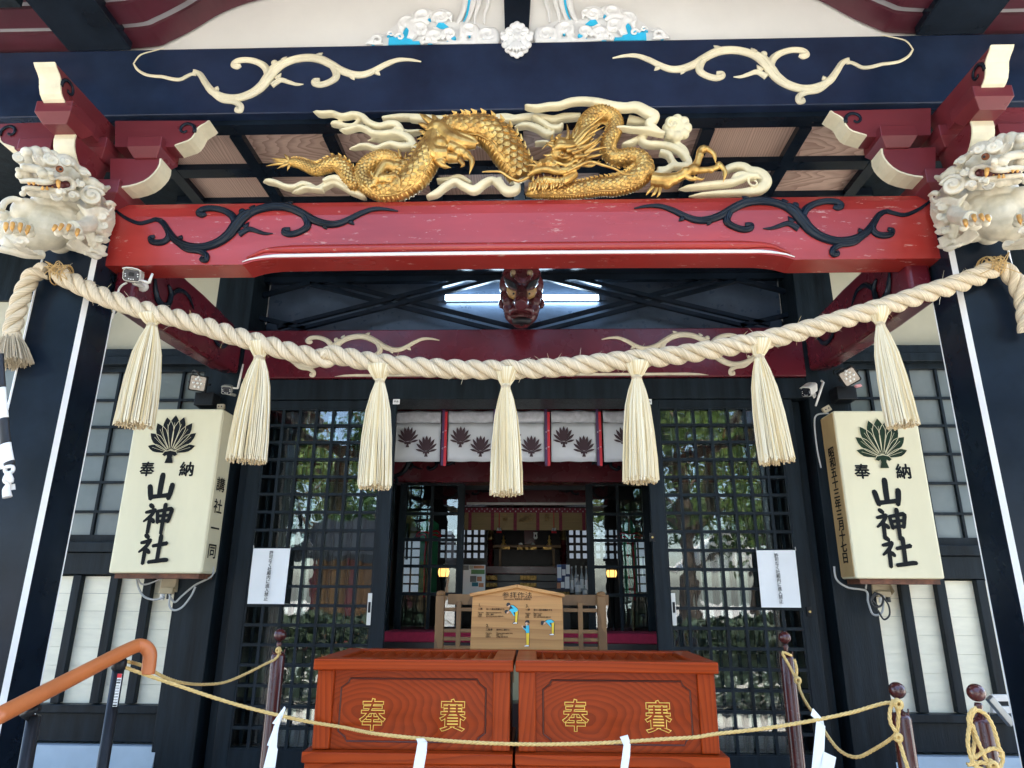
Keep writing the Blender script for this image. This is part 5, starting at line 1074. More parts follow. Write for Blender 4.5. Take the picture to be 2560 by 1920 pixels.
# ================================================================== DRAGON CARVING
dr=thing('dragon_carving',(0,2.95,3.325),'gilded carved dragon coiling among cream clouds on top of the red beam','carving')
YD=2.93
def TT(x,y,d=0): return A('T',x,y,YD-d)
def HH(x,y,d=0): return A('H',x,y,YD-d)
def Z2(x,y,d=0): return A('2',x,y,YD-d)
def serpent(path, rad, name, scale_rows=True, dors=1, fin=True, tw=0):
    """scaly body along a path; dors=+1: back on the left of travel as the viewer sees it"""
    P,r=spline(path,rad,len(path)*9); view=Vec((0,-.86,-.5)); mb=MB(); n=len(P)
    F=[];L=[0]
    for i in range(n):
        t=(P[min(i+1,n-1)]-P[max(i-1,0)]).normalized(); v=(view-t*view.dot(t)).normalized(); b=v.cross(t)*dors
        F.append((t,v,b)); 
        if i: L.append(L[-1]+(P[i]-P[i-1]).length)
    seg=18; vs=[]
    for i in range(n):
        t,v,b=F[i]
        for j in range(seg):
            a=2*math.pi*j/seg; q=r[i]
            if math.cos(a)<-.35: q*=1+.07*abs(math.sin(math.pi*L[i]/(r[i]*.55)))
            vs.append(P[i]+(b*math.cos(a)+v*math.sin(a))*q)
    fs=[(i*seg+j,i*seg+(j+1)%seg,(i+1)*seg+(j+1)%seg,(i+1)*seg+j) for i in range(n-1) for j in range(seg)]+[tuple(range(seg)),tuple((n-1)*seg+j for j in range(seg))]
    mb.add(vs,fs); body=mb.build(name,GOLD,dr,True)
    def at(s):
        i=0
        lo,hi=0,n-1
        while hi-lo>1:
            m=(lo+hi)//2
            if L[m]<=s: lo=m
            else: hi=m
        u=(s-L[lo])/max(L[hi]-L[lo],1e-9); t,v,b=F[lo]; return P[lo]+(P[hi]-P[lo])*u,r[lo]+(r[hi]-r[lo])*u,t,v,b
    sc_=MB(); go=MB(); s=.01; row=0
    while s<L[-1]-.01:
        p,q,t,v,b=at(s); step=.5
        a=-.9+(step/2 if row%2 else 0)
        while a<1.95:
            nrm=b*math.cos(a)+v*math.sin(a); tan=(-b*math.sin(a)+v*math.cos(a)); w=q*step*1.06; l=w*1.15
            c=p+nrm*q
            def pt(x,y,h): return c+tan*(x*w)-nrm*(abs(x)*abs(x)*w*.22)-t*(y*l)*-1+nrm*(h*w)
            V=[pt(-.5,0,.0),pt(-.52,.4,.10),pt(-.34,.78,.13),pt(0,1.0,.13),pt(.34,.78,.13),pt(.52,.4,.10),pt(.5,0,.0),pt(0,.45,.20),pt(0,0,.04)]
            e=[pt(-.5,.42,-.06),pt(-.32,.8,-.06),pt(0,1.02,-.06),pt(.32,.8,-.06),pt(.5,.42,-.06)]
            sc_.add(V+e,[(8,0,1,7),(7,1,2),(7,2,3),(7,3,4),(7,4,5),(8,7,5,6),(1,9,10,2),(2,10,11,3),(3,11,12,4),(4,12,13,5)])
            go.tube([pt(-.50,.42,.11),pt(-.36,.80,.15),pt(0,1.03,.16),pt(.36,.80,.15),pt(.50,.42,.11)],.0008,4); a+=step
        s+=q*step*.80; row+=1
    sc_.build('scales',GOLD,body); go.build('scale_outlines',SGROOVE,body)
    br=MB(); s=.01   # belly plates
    while s<L[-1]-.01:
        p,q,t,v,b=at(s); pts=[]
        for k in range(9):
            a=2.15+k*.22; nrm=b*math.cos(a)+v*math.sin(a); pts.append(p+nrm*q*1.01)
        br.tube(pts,[q*.05]+[q*.12]*7+[q*.05],6); s+=q*.30
    br.build('belly_plates',GOLD,body,True)
    rim=MB(); rim.tube([at(L[-1]*k/80)[0]+(at(L[-1]*k/80)[4]*math.cos(2.05)+at(L[-1]*k/80)[3]*math.sin(2.05))*at(L[-1]*k/80)[1]*1.03 for k in range(1,80)],[at(L[-1]*k/80)[1]*.07 for k in range(1,80)],6); rim.build('belly_edge',GOLD,body,True)
    if fin:
        fn=MB(); s=.015
        while s<L[-1]-.01:
            p,q,t,v,b=at(s); b2=(b*.95+v*.25).normalized(); h=q*.42
            fn.tube([p+b2*q*.9-t*q*.1,p+b2*(q+h*.4),p+b2*(q+h*.8)+t*q*-.3],[q*.26,q*.17,q*.02],5,ref=v,flat=.35); s+=q*.5
        fn.build('dorsal_fin',GOLD,body)
    return body
p1=[TT(375,735,.02),TT(470,740,.02),TT(560,775,.02),TT(680,815,.025),TT(800,770,.03),TT(890,745,.03),TT(975,800,.025),TT(1030,900,.02),TT(1090,970,.02),TT(1140,990,.02)]
r1_=[rp('T',q,p1[0]) for q in (42,55,62,70,78,86,92,90,80,60)]
serpent(p1,r1_,'tail')
# coil (haunch) and main arch
p2=[TT(1640,850,.03),TT(1560,720,.03),TT(1400,690,.03),TT(1230,760,.03),TT(1170,900,.03),TT(1270,1030,.03),TT(1450,1090,.035),TT(1650,1050,.04),TT(1800,930,.045),TT(1880,780,.04),TT(1960,640,.03),TT(2060,480,.02)]+[Z2(880,800,.02),Z2(980,840,.025),Z2(1080,870,.03),Z2(1160,940,.035),Z2(1230,1030,.03),Z2(1270,1090,.02)]
k=rp('T',1,p2[0]); z=rp('2',1,p2[0])
p2=[TT(1640,830,.03),TT(1540,710,.03),TT(1390,690,.03),TT(1240,770,.03),TT(1180,890,.03),TT(1260,1000,.035),TT(1420,1050,.04),TT(1600,1010,.045),TT(1750,900,.05),TT(1850,760,.045),TT(1960,560,.03),Z2(800,790,.03),Z2(900,790,.03),Z2(1000,800,.035),Z2(1090,850,.035),Z2(1150,930,.035),Z2(1200,1010,.03),Z2(1240,1090,.02)]
r2_=[50*k,75*k,92*k,100*k,95*k,100*k,118*k,138*k,148*k,148*k,140*k,68*z,82*z,92*z,98*z,98*z,90*z,80*z]
serpent(p2,r2_,'body')
p3=[HH(240,778,-.02),HH(330,760,.0),HH(480,755,.01),HH(650,745,.02),HH(800,720,.02),HH(950,710,.025),HH(1080,665,.03),HH(1160,590,.03),HH(1140,510,.03),HH(1060,480,.03),HH(960,490,.02),HH(895,450,.01),HH(890,370,.01),HH(930,280,.01),HH(940,200,.01),HH(880,145,.015),HH(800,145,.02),HH(730,200,.02),HH(690,290,.02),HH(640,380,.02)]
h=rp('H',1,p3[0]); serpent(p3,[q*h for q in (20,50,62,66,70,76,82,82,74,68,62,60,60,60,62,66,68,70,72,74)],'neck')
# tail tuft
mb=MB(); b=TT(385,745,.02)
for x,y in ((170,690),(110,775),(235,805),(310,640),(345,825),(185,720),(250,690),(290,790)):
    mb.tube([b,TT((x+385)/2,(y+745)/2-12,.03),TT(x,y,.03)],[26*k,20*k,2*k],7,n=10,ref=(0,-1,0),flat=.7)
mb.build('tail_spikes',GOLD,dr,True)
def leg(name, parts, balls, claws, frame, spikes=()):
    mb=MB(); f=frame
    def q(p): return A(f,p[0],p[1],YD-p[2])
    for pts,rr in parts: P=[q(p) for p in pts]; u=rp(f,1,P[0]); mb.tube(P,[a*u for a in rr],12,n=len(P)*6)
    for x,y,d,r in balls: p=q((x,y,d)); mb.sph(p,rp(f,r,p),14,9)
    o=remesh(mb,name,GOLD,dr,.0035,1)
    for pts,r in claws: P=[q(p) for p in pts]; u=rp(f,1,P[0]); MB().tube(P,[r*u,r*.8*u,r*.1*u],8,n=12).build('claw',GOLD,o,True)
    if spikes:
        sm=MB()
        for (a,b_,r) in spikes: P=[q(a),q(((a[0]+b_[0])/2,(a[1]+b_[1])/2-3,a[2]+.004)),q(b_)]; u=rp(f,1,P[0]); sm.tube(P,[r*u,r*.7*u,r*.05*u],7,n=8)
        sm.build('spike',GOLD,o,True)
    return o
leg('fore_leg',[([(740,800,.05),(800,850,.07),(880,880,.075),(960,890,.07)],[62,52,42,28]),([(700,840,.05),(690,900,.07),(720,950,.08),(790,950,.085)],[60,48,52,46]),([(800,900,.075),(870,930,.085),(905,960,.085)],[40,30,26]),([(720,960,.08),(735,1000,.085)],[34,26]),([(790,970,.085),(850,975,.09)],[36,28]),([(770,800,.075),(850,850,.085),(900,830,.08),(950,870,.08)],[14,18,16,10]),([(790,790,.075),(840,815,.085),(930,850,.085),(975,885,.08)],[12,14,18,8])],
  [(720,800,.05,64),(740,900,.07,60),(700,930,.075,45),(850,935,.085,34),(925,860,.08,22),(900,955,.085,32),(745,1000,.085,30)],
  [([(900,950,.09),(935,990,.095),(918,1070,.09)],22),([(725,990,.09),(760,1020,.095),(805,1030,.095)],20),([(855,985,.09),(880,1010,.095),(862,1030,.09)],16)],'2',
  [((690,760,.05),(610,698,.05),26),((720,750,.05),(685,702,.05),22),((670,790,.05),(600,755,.05),22),((660,830,.05),(605,800,.05),18),((650,870,.05),(600,880,.05),20)])
leg('hind_leg',[([(1560,820,.06),(1450,770,.075),(1380,830,.085),(1330,930,.09)],[70,70,60,50]),([(1400,900,.09),(1500,900,.1),(1560,860,.095)],[50,46,36]),([(1330,930,.09),(1290,980,.09)],[40,34]),([(1420,930,.095),(1480,940,.1)],[40,30])],
  [(1400,920,.095,60),(1340,900,.09,46),(1560,790,.07,70),(1630,750,.06,52),(1300,980,.09,36),(1480,940,.1,36),(1560,850,.1,32)],
  [([(1500,870,.105),(1580,910,.11),(1585,1050,.105)],28),([(1290,980,.095),(1250,1010,.1),(1290,1060,.1)],26),([(1160,930,.07),(1180,990,.08),(1230,1020,.08)],20)],'T',
  [((1560,690,.06),(1500,600,.06),22),((1600,680,.06),(1570,580,.06),22),((1650,700,.06),(1660,610,.06),20)])
leg('front_claw',[([(1230,660,.05),(1330,670,.06),(1430,650,.07)],[60,60,48]),([(1420,650,.07),(1500,610,.075),(1570,560,.08)],[44,40,36]),([(1570,570,.08),(1600,500,.085),(1610,440,.085),(1630,410,.085)],[36,28,26,26]),([(1590,590,.085),(1690,580,.09),(1770,555,.09)],[30,24,22]),([(1480,610,.08),(1530,650,.085),(1600,660,.085)],[22,20,8])],
  [(1640,420,.085,34),(1610,470,.085,32),(1760,545,.09,28),(1700,585,.09,27),(1560,580,.085,46),(1500,600,.08,42),(1350,690,.06,50)],
  [([(1660,415,.09),(1720,460,.095),(1735,530,.095)],24),([(1770,545,.095),(1810,600,.1),(1795,680,.095)],22),([(1560,640,.09),(1620,660,.09),(1650,640,.09)],14),([(1240,720,.07),(1210,750,.075),(1185,785,.07)],16),([(1270,730,.07),(1250,770,.075),(1225,795,.07)],16),([(1295,730,.07),(1290,770,.075),(1270,800,.07)],15)],'H',
  [((1280,640,.07),(1310,622,.075),10),((1330,640,.07),(1360,618,.075),10),((1380,630,.07),(1410,606,.075),10)])
# head
mb=MB()
def hb(x,y,r,d,sq=1): p=HH(x,y,d); mb.sph(p,(rp('H',r,p)*sq,rp('H',r,p),rp('H',r,p)),18,11)
def ht(pts,rr): P=[HH(*p) for p in pts]; u=rp('H',1,P[0]); mb.tube(P,[q*u for q in rr],9,n=len(P)*5)
for b in ((520,400,72,.06),(590,430,80,.06),(660,440,80,.05),(480,470,60,.075),(430,520,52,.085),(370,545,48,.09),(620,520,64,.06),(690,500,60,.05),(560,500,60,.07),(320,580,34,.09)): hb(*b)
hb(415,530,34,.115); hb(350,535,24,.115); hb(455,545,26,.11)
ht([(450,430,.10),(500,400,.115),(570,400,.11),(640,390,.10)],[26,30,26,14]); ht([(480,470,.10),(540,490,.105),(600,470,.10)],[12,14,8])
ht([(250,630,.085),(320,590,.105),(400,580,.115),(480,600,.11),(560,590,.10),(640,560,.09),(690,520,.08)],[14,24,26,26,26,24,14])
ht([(270,740,.06),(320,690,.08),(400,670,.095),(480,680,.095),(560,660,.085),(620,610,.07)],[26,34,36,36,36,40])
ht([(420,500,.11),(470,520,.115),(540,545,.11),(610,520,.1),(660,480,.1)],[10,13,14,14,10]); ht([(630,520,.1),(660,465,.105),(690,470,.1),(670,510,.1),(640,540,.1)],[10,12,12,11,8])
ht([(440,560,.115),(500,575,.115),(560,570,.11),(600,540,.1)],[10,12,12,8])
hd=remesh(mb,'head',GOLD,dr,.0036,1)
fl=MB()
def spk(pts,r,n=10): P=[HH(*p) for p in pts]; u=rp('H',1,P[0]); m=len(P); fl.tube(P,[r*u*(1-.95*i/(m-1)) for i in range(m)],7,n=n,ref=(0,-1,0),flat=.75)
for a in (((600,390,.09),(690,280,.10),(800,190,.10),(895,122,.10)),((620,400,.10),(730,270,.11),(830,210,.10)),((560,345,.07),(572,290,.08),(560,222,.08)),((610,340,.07),(640,280,.08),(665,215,.08)),((660,380,.08),(740,300,.09),(860,240,.08)),((680,430,.09),(780,370,.10),(840,300,.09)),
  ((700,450,.09),(790,420,.10),(895,398,.09)),((710,490,.08),(790,470,.09),(860,455,.08)),((700,520,.08),(770,525,.09),(830,520,.08)),((690,460,.09),(770,395,.10),(830,350,.09)),((640,400,.1),(720,340,.11),(790,280,.1)),((650,420,.11),(740,380,.115),(810,330,.11)),((690,540,.08),(760,550,.085),(820,500,.08)),
  ((450,380,.08),(420,370,.085),(358,425,.08)),((450,360,.08),(440,330,.08),(450,300,.08)),((460,400,.08),(420,385,.09),(395,365,.085)),((480,340,.08),(500,310,.08),(520,300,.08)),((440,470,.1),(410,470,.105),(370,465,.1)),((330,560,.1),(290,545,.105),(240,545,.1)),((340,540,.11),(310,520,.11),(275,505,.11)),((350,590,.1),(300,600,.105),(250,595,.1)),((430,560,.11),(440,590,.12),(470,600,.12)),((480,560,.11),(510,585,.12),(540,590,.12)),
  ((630,300,.06),(640,250,.07),(660,180,.06)),((680,250,.06),(690,200,.06),(670,140,.06)),((620,330,.06),(610,290,.07),(635,230,.06)),((560,430,.115),(620,420,.12),(680,380,.115)),((600,450,.115),(660,430,.12),(730,400,.11)),((620,480,.11),(700,470,.115),(760,440,.11)),((600,560,.1),(680,540,.105),(760,500,.1))):
    spk(a,24)
rb2=random.Random(3)
for i in range(12): x=275+23*i+rb2.uniform(-6,6); q=rb2.uniform(-14,18); spk(((x,690-i*2,.10),(x-6+q*.3,726-i*2,.108),(x-18+q,762-i*3+rb2.uniform(-22,14),.098+rb2.uniform(0,.01))),17)
for i in range(7): x=330+34*i; spk(((x,690,.11),(x+3,660,.115),(x+8,640,.11)),11)
fl.build('mane',GOLD,hd,True)
for pts,rr in (([(560,600,.11),(640,560,.12),(740,520,.125),(850,548,.12),(940,575,.115),(1010,615,.11),(1110,618,.10)],[13,13,12,11,9,7,4]),([(260,640,.10),(180,672,.10),(110,645,.10),(40,602,.10),(-40,596,.10),(-110,600,.10)],[12,12,11,10,9,5])):
    P=[HH(*p) for p in pts]; u=rp('H',1,P[0]); MB().tube(P,[q*u for q in rr],8,n=50).build('whisker',GOLD,hd,True)
e=HH(520,458,.125); ey=MB().sph(e,rp('H',19,e),14,9).build('eye',GOLD,hd,True); MB().sph(e+Vec((.002,-.009,-.002)),rp('H',7,e),10,7).build('pupil',HAIRB,ey,True)
m=MB()
for x,y,r in ((340,640,36),(420,630,40),(500,640,36)): p=HH(x,y,.065); m.sph(p,rp('H',r,p),12,8)
m.build('mouth',mk('dragon_mouth',(.10,.03,.012),.5),hd,True)
tt=MB()
for x in (290,330,380,430,480,530): p=HH(x,660,.11); tt.tube([HH(x,672,.105),HH(x+3,645,.11),HH(x+6,622,.11)],[rp('H',10,p),rp('H',7,p),rp('H',1,p)],6,n=6)
tt.build('teeth',GOLD,hd,True)
# openwork clouds
def cloud(fr,pts,rr,d=-.02,th=.026,name='cloud'):
    P=[A(fr,x,y,YD-d) for x,y in pts]; u=rp(fr,1,P[0]); r=[q*u for q in rr]
    P2,R2=spline(P,r,len(P)*7); mb=MB(); n=len(P2); seg=14; vs=[]
    for i in range(n):
        t=(P2[min(i+1,n-1)]-P2[max(i-1,0)]).normalized(); v=Vec((0,-1,0)); v=(v-t*v.dot(t)).normalized(); b=t.cross(v)
        for j in range(seg):
            a=2*math.pi*j/seg; c,s_=math.cos(a),math.sin(a); c=math.copysign(abs(c)**.55,c); s_=math.copysign(abs(s_)**.75,s_)
            vs.append(P2[i]+v*(c*th*min(1,R2[i]/.008))+b*(s_*R2[i]))
    mb.add(vs,[(i*seg+j,i*seg+(j+1)%seg,(i+1)*seg+(j+1)%seg,(i+1)*seg+j) for i in range(n-1) for j in range(seg)]+[tuple(range(seg)),tuple((n-1)*seg+j for j in range(seg))])
    return mb
CL=MB()
def addc(m_): CL.add(m_.v,m_.f)
CT=[([(628,175),(720,205),(850,200),(960,235),(1080,215),(1180,240),(1260,310),(1370,345),(1470,320),(1560,330),(1600,390),(1560,430),(1490,440)],[3,24,22,26,30,34,36,34,36,40,42,36,14],.0),
 ([(830,320),(900,315),(1000,345),(1090,340),(1150,285),(1200,260)],[10,28,26,24,24,14],-.03),
 ([(918,378),(1000,390),(1130,355),(1220,375),(1300,420),(1400,430),(1500,420),(1600,430),(1700,480),(1740,540),(1790,590),(1860,640),(1950,660)],[4,18,24,28,30,30,34,36,40,42,44,40,30],.01),
 ([(1018,595),(1100,580),(1180,560),(1260,565),(1340,590),(1420,560),(1500,540),(1600,565),(1700,560),(1760,520)],[4,14,20,24,26,26,30,38,36,20],.01),
 ([(1225,495),(1320,490),(1420,500),(1530,490),(1640,500)],[3,12,18,22,14],-.03),
 ([(1400,265),(1500,250),(1620,240),(1760,245),(1900,255),(2050,265),(2212,265)],[20,26,30,34,34,32,28],-.045),
 ([(1600,400),(1700,415),(1790,405),(1860,395)],[20,22,16,8],-.02),
 ([(80,955),(170,955),(250,975),(330,1010),(430,1020),(520,985),(600,1000),(680,1040),(770,1000),(860,960),(960,990),(1060,1050),(1150,1100),(1220,1135)],[6,28,26,26,30,32,30,32,36,40,44,44,30,12],-.01),
 ([(390,1075),(470,1060),(560,1030),(660,1040),(750,1050)],[4,16,20,22,16],.01),
 ([(750,960),(820,925),(900,920),(980,960),(1030,1030)],[24,30,34,34,20],.01),
 ([(1890,1130),(1980,1090),(2060,1030),(2130,985),(2212,975)],[16,24,28,28,26],.0)]
for pts,rr,d in CT: addc(cloud('T',pts,rr,d))
C2=[([(660,1215),(720,1190),(770,1150),(830,1120),(890,1150),(950,1170),(1010,1130),(1060,1110),(1100,1140),(1150,1180),(1200,1170),(1215,1140),(1190,1130)],[8,22,22,20,22,28,24,18,20,26,28,18,8],.02),
 ([(720,1115),(790,1110),(860,1095),(930,1135)],[10,14,16,12],-.02),
 ([(560,730),(700,740),(850,735),(1000,735),(1150,740),(1280,725),(1350,725),(1430,740),(1500,725),(1600,720)],[20,24,24,22,22,24,20,24,24,18],-.045),
 ([(1310,720),(1370,760),(1420,790),(1470,790),(1490,770)],[16,18,18,18,10],-.03),
 ([(1195,790),(1260,775),(1330,790),(1390,825),(1440,830)],[6,16,20,22,14],-.03),
 ([(1320,885),(1380,882),(1430,890)],[8,10,6],-.03)]
for pts,rr,d in C2: addc(cloud('2',pts,rr,d))
C3=[([(228,88),(320,100),(420,85),(500,80),(600,50),(720,45),(820,60),(920,85),(1020,95),(1110,90),(1190,130),(1250,160),(1240,200),(1200,220),(1230,250),(1310,300)],[10,22,24,26,28,28,32,36,36,40,44,40,34,28,26,8],.03),
 ([(900,272),(980,260),(1080,270),(1180,275),(1260,290),(1330,310)],[4,12,16,20,22,14],.03),
 ([(1040,190),(1110,205),(1180,215)],[40,34,16],-.04),
 ([(1170,300),(1150,350),(1190,385),(1280,390),(1370,405),(1450,440),(1500,490),(1520,550),(1450,560),(1390,560),(1340,590),(1270,590)],[36,34,26,26,26,28,28,26,26,26,26,20],-.02),
 ([(1130,345),(1050,380),(990,395)],[24,22,8],-.03),
 ([(1330,330),(1400,340),(1430,390),(1480,430),(1510,480)],[30,30,24,24,18],-.03),
 ([(1290,450),(1360,470),(1390,520),(1420,550)],[22,24,22,16],-.02),
 ([(1440,740),(1540,725),(1650,710),(1760,700),(1850,690),(1940,660),(1990,640)],[4,16,22,26,28,26,16],.02),
 ([(1520,795),(1650,785),(1780,775),(1900,770),(2010,760),(2090,735),(2130,690),(2110,640),(2060,610),(2000,600),(1960,570),(1900,560),(1830,580),(1800,610)],[4,14,20,24,36,44,46,44,42,40,34,30,28,14],-.005),
 ([(2060,640),(1990,640),(1930,625),(1880,640),(1860,670)],[24,22,20,16,8],.02),
 ([(0,175),(80,170),(150,180)],[20,22,14],-.045),
 ([(20,660),(60,730),(120,750),(180,720),(150,700)],[26,30,26,18,8],.02),
 ([(1240,640),(1280,620),(1340,600)],[22,26,20],-.02)]
for pts,rr,d in C3: addc(cloud('H',pts,rr,d))
c=HH(1430,250,.0)
for a in range(8): q=HH(1430+75*math.cos(a*.785),255+66*math.sin(a*.785),0); CL.sph(q,(rp('H',44,q),.03,rp('H',44,q)),14,9)
CL.sph(c,(rp('H',90,c),.03,rp('H',80,c)),18,10)
CL.spiral(HH(1395,215,.032),rp('H',55,c),rp('H',14,c),1.3,.5,(1,0,0),(0,0,1),1,n=30)
CL.spiral(HH(2040,680,.03),rp('H',60,c),rp('H',12,c),1.2,.5,(1,0,0),(0,0,1),1,n=30); CL.spiral(TT(1560,390,.03),rp('T',70,c),rp('T',14,c),1.1,.2,(1,0,0),(0,0,1),1,n=26); CL.spiral(TT(1860,620,.045),rp('T',80,c),rp('T',14,c),.8,3.4,(1,0,0),(0,0,1),1,n=26)
remesh(CL,'cloud',CLOUD,dr,.0045,1)
# ================================================================== WAVE CARVINGS AND FLOWER
def waves(s):
    o=thing('wave_carving',(s*.45,2.98,4.33),'carved white wave crests with cyan hollows on the black beam, %s of the flower boss'%('left' if s<0 else 'right'),'carving','carved wave crests under the gable')
    W=lambda x,y,d=.0:(A('W',x,y,2.985-d) if s<0 else mirror([A('W',x,y,2.985-d)],1)[0])
    pl=[(60,312),(90,250),(190,215),(250,170),(290,110),(420,70),(560,75),(640,150),(720,150),(800,150),(900,190),(980,240),(985,305)]
    pts=[W(x,y) for x,y in pl]; pts[0].z=pts[-1].z=4.331
    MB().prism(pts,(0,.012,0)).build('foam_ground',WAVE,o)
    cyp=MB()
    for k_,P_ in enumerate(([(195,308),(200,262),(285,238),(325,185),(352,182),(345,240),(362,284),(412,284),(416,306)],[(400,225),(408,195),(440,188),(446,208),(425,220),(424,240),(412,240)],[(520,190),(540,160),(560,142),(580,160),(612,185),(600,198),(560,200)],[(590,292),(620,275),(622,250),(615,235),(650,240),(664,262),(640,288)],[(735,205),(765,205),(776,222),(762,250),(752,255)],[(835,290),(848,262),(848,240),(878,232),(890,248),(875,270)],[(80,308),(88,290),(98,292),(98,308)],[(455,125),(465,112),(490,135),(480,145)],[(185,250),(205,230),(232,232),(220,246)],[(467,305),(478,290),(500,300),(495,306)])):
        Q_=[W(x,y,.012) for x,y in P_]; cyp=MB().prism(Q_,(0,.02,0)); cyp.build('cyan_hollow',CYAN,o)
    mb=MB(); u=rp('W',1,W(500,200))
    def c_(x,y,R,r,a0,t,sg=1):
        e1=Vec((-s,0,0)); mb.spiral(W(x,y,.018),R*u,r*u,t,R_(a0),e1,(0,0,1),sg,n=30,inner=.2)
        q_=W(x,y,.006); mb.sph(q_,(R*u*.86,.014,R*u*.86),14,9) if R>45 else None
        mb.spiral(W(x,y,.012),R*u*.72,r*u*.8,t*.8,R_(a0),e1,(0,0,1),sg,n=24,inner=.25)
    for a in ((118,275,42,12,200,1.1,-1),(215,235,28,9,200,1.1,-1),(330,155,62,16,230,1.1,-1),(440,110,62,18,220,1.0,-1),(560,125,58,16,200,1.2,-1),(610,110,36,11,200,1.2,-1),(420,205,66,20,240,1.1,-1),(520,250,56,16,210,1.1,-1),(620,235,50,15,210,1.1,-1),(760,210,64,18,220,1.1,-1),(880,240,62,17,220,1.1,-1),(460,280,40,12,200,1.1,-1),(275,255,34,10,180,1.1,-1)): c_(*a)
    def t_(pts,rr): mb.tube([W(x,y,.012) for x,y in pts],[q*u for q in rr],9,n=len(pts)*6,ref=(0,-1,0),flat=.7)
    for P,r in (([(40,305),(80,270),(120,240),(165,250)],[8,14,14,6]),([(280,240),(290,190),(320,130),(380,110)],[14,22,24,10]),([(345,270),(370,210),(350,160),(420,140),(480,160)],[26,34,34,30,10]),([(370,110),(430,80),(490,90),(500,130)],[20,26,22,10]),([(510,85),(570,75),(620,95),(630,150)],[14,18,16,8]),([(510,190),(560,210),(600,205),(640,190)],[14,10,8,6]),
      ([(600,260),(640,290),(700,290),(720,230),(700,190)],[12,14,24,28,14]),([(690,250),(740,290),(790,290),(800,220),(790,170)],[14,20,30,32,16]),([(820,290),(880,285),(940,280),(930,220),(880,200)],[14,18,28,28,14]),([(420,300),(470,290),(560,298),(660,298),(800,298),(960,296)],[12,14,12,12,12,10]),([(430,240),(490,225),(560,250),(575,275)],[14,20,18,8]),([(60,300),(110,300),(160,300)],[10,12,8])): t_(P,r)
    o2=remesh(mb,'wave_crests',WAVE,o,.004,1)
    mb=MB()
    for k,(x0,x1,x2,w_) in enumerate(((735,725,672,14),(790,778,735,12),(830,818,790,9),(890,882,858,8))):
        mb.tube([W(x0,-60,.0),W(x1,30,.0),W(x1-20,100,.0),W(x2,165,.0)],[w_*u*2.2,w_*u*1.9,w_*u*1.5,w_*u],8,n=22,ref=(0,-1,0),flat=.5)
    mb.build('water_streams',WAVE,o,True)
    MB().tube([W(760,-60,.006),W(752,30,.006),W(738,100,.006),W(715,150,.006)],[10*u,9*u,7*u,4*u],7,n=20,ref=(0,-1,0),flat=.5).build('cyan_stream',CYAN,o,True)
waves(-1); waves(1)
mb=MB(); c=A('W',1083,250,2.94); u=rp('W',1,c)
def fbp(x,y,r,d=0,sz=1): p=A('W',x,y,2.935-d); mb.sph(p,(r*u,r*u*.7,r*u*sz),14,9)
for k in range(9): a=R_(200+k*17.5); fbp(1080+78*math.cos(a)*1.05,325-72*math.sin(a)*1.0*-1*-1,24,.01) if 0 else None
for x,y,r in ((1000,260,30),(1005,310,28),(1025,345,26),(1055,370,24),(1085,385,22),(1112,370,24),(1140,345,26),(1160,310,28),(1168,260,30),(1030,215,30),(1060,185,28),(1085,170,26),(1115,185,28),(1140,215,30),(1085,220,26),(990,235,22),(1180,235,22)): fbp(x,y,r)
for x,y,r in ((1050,300,46),(1085,320,44),(1120,300,46),(1040,255,36),(1128,255,36),(1085,260,40)): fbp(x,y,r,-.005)
for sx in (-1,1): mb.spiral(A('W',1083+sx*44,245,2.915),28*u,10*u,1.2,.5,(sx,0,0),(0,0,1),1,n=24)
for k in range(7): x=1083+(k-3)*20; mb.tube([A('W',1083+(k-3)*6,285,2.912),A('W',x,330,2.908),A('W',x*1.0+(k-3)*3,368-abs(k-3)*10,2.915)],[6*u,8*u,5*u],6,n=8)
tag(remesh(mb,'flower_boss',WAVE,None,.0038,1),'white carved flower boss at the foot of the black king post','carving')
# ================================================================== MASK
mk_=thing('tengu_mask',A('M',740,800,4.05),'dark red glossy long-nosed goblin mask with orange eyes hung before the tube lamp','mask')
mb=MB(); YM=4.08; Mm=lambda x,y,d=0:A('M',x,y,YM-d)
def mbp(x,y,r,d,sq=(1,1,1)): p=Mm(x,y,d); k=rp('M',r,p); mb.sph(p,(k*sq[0],k*sq[1],k*sq[2]),22,14)
mbp(730,560,490,-.02,(1,.5,.95)); mbp(730,820,470,-.02,(1,.5,1.0)); mbp(730,980,420,-.02,(1,.52,1.0)); mbp(725,1150,380,-.02,(1,.55,.85)); mbp(730,330,430,-.03,(1,.55,.7))
for sx in (-1,1):
    mbp(732+sx*290,880,140,.07,(1,.6,1)); mbp(732+sx*270,1050,130,.06,(1,.6,1.3)); 
    mb.tube([Mm(732+sx*60,640,.13),Mm(732+sx*190,610,.13),Mm(732+sx*330,480,.09)],[.02,.026,.016],8,n=14)
    mb.tube([Mm(732+sx*430,860,.0),Mm(732+sx*440,960,.0),Mm(732+sx*425,1050,.0)],[.015,.022,.015],8)
    mb.tube([Mm(732+sx*70,950,.13),Mm(732+sx*200,1080,.12),Mm(732+sx*250,1230,.10)],[.012,.016,.008],8,n=14)
mb.tube([Mm(735,640,.10),Mm(735,800,.17),Mm(728,930,.26),Mm(722,985,.30)],[.035,.042,.046,.036],14,n=20); mbp(720,960,95,.26)
mb.tube([Mm(500,1170,.09),Mm(560,1090,.125),Mm(740,1060,.14),Mm(900,1090,.125),Mm(970,1170,.09)],[.014,.02,.024,.02,.014],10,n=24)
mb.tube([Mm(500,1280,.10),Mm(730,1290,.125),Mm(960,1270,.10)],[.012,.018,.012],8,n=14); mbp(730,1380,200,.03,(1,.7,.6))
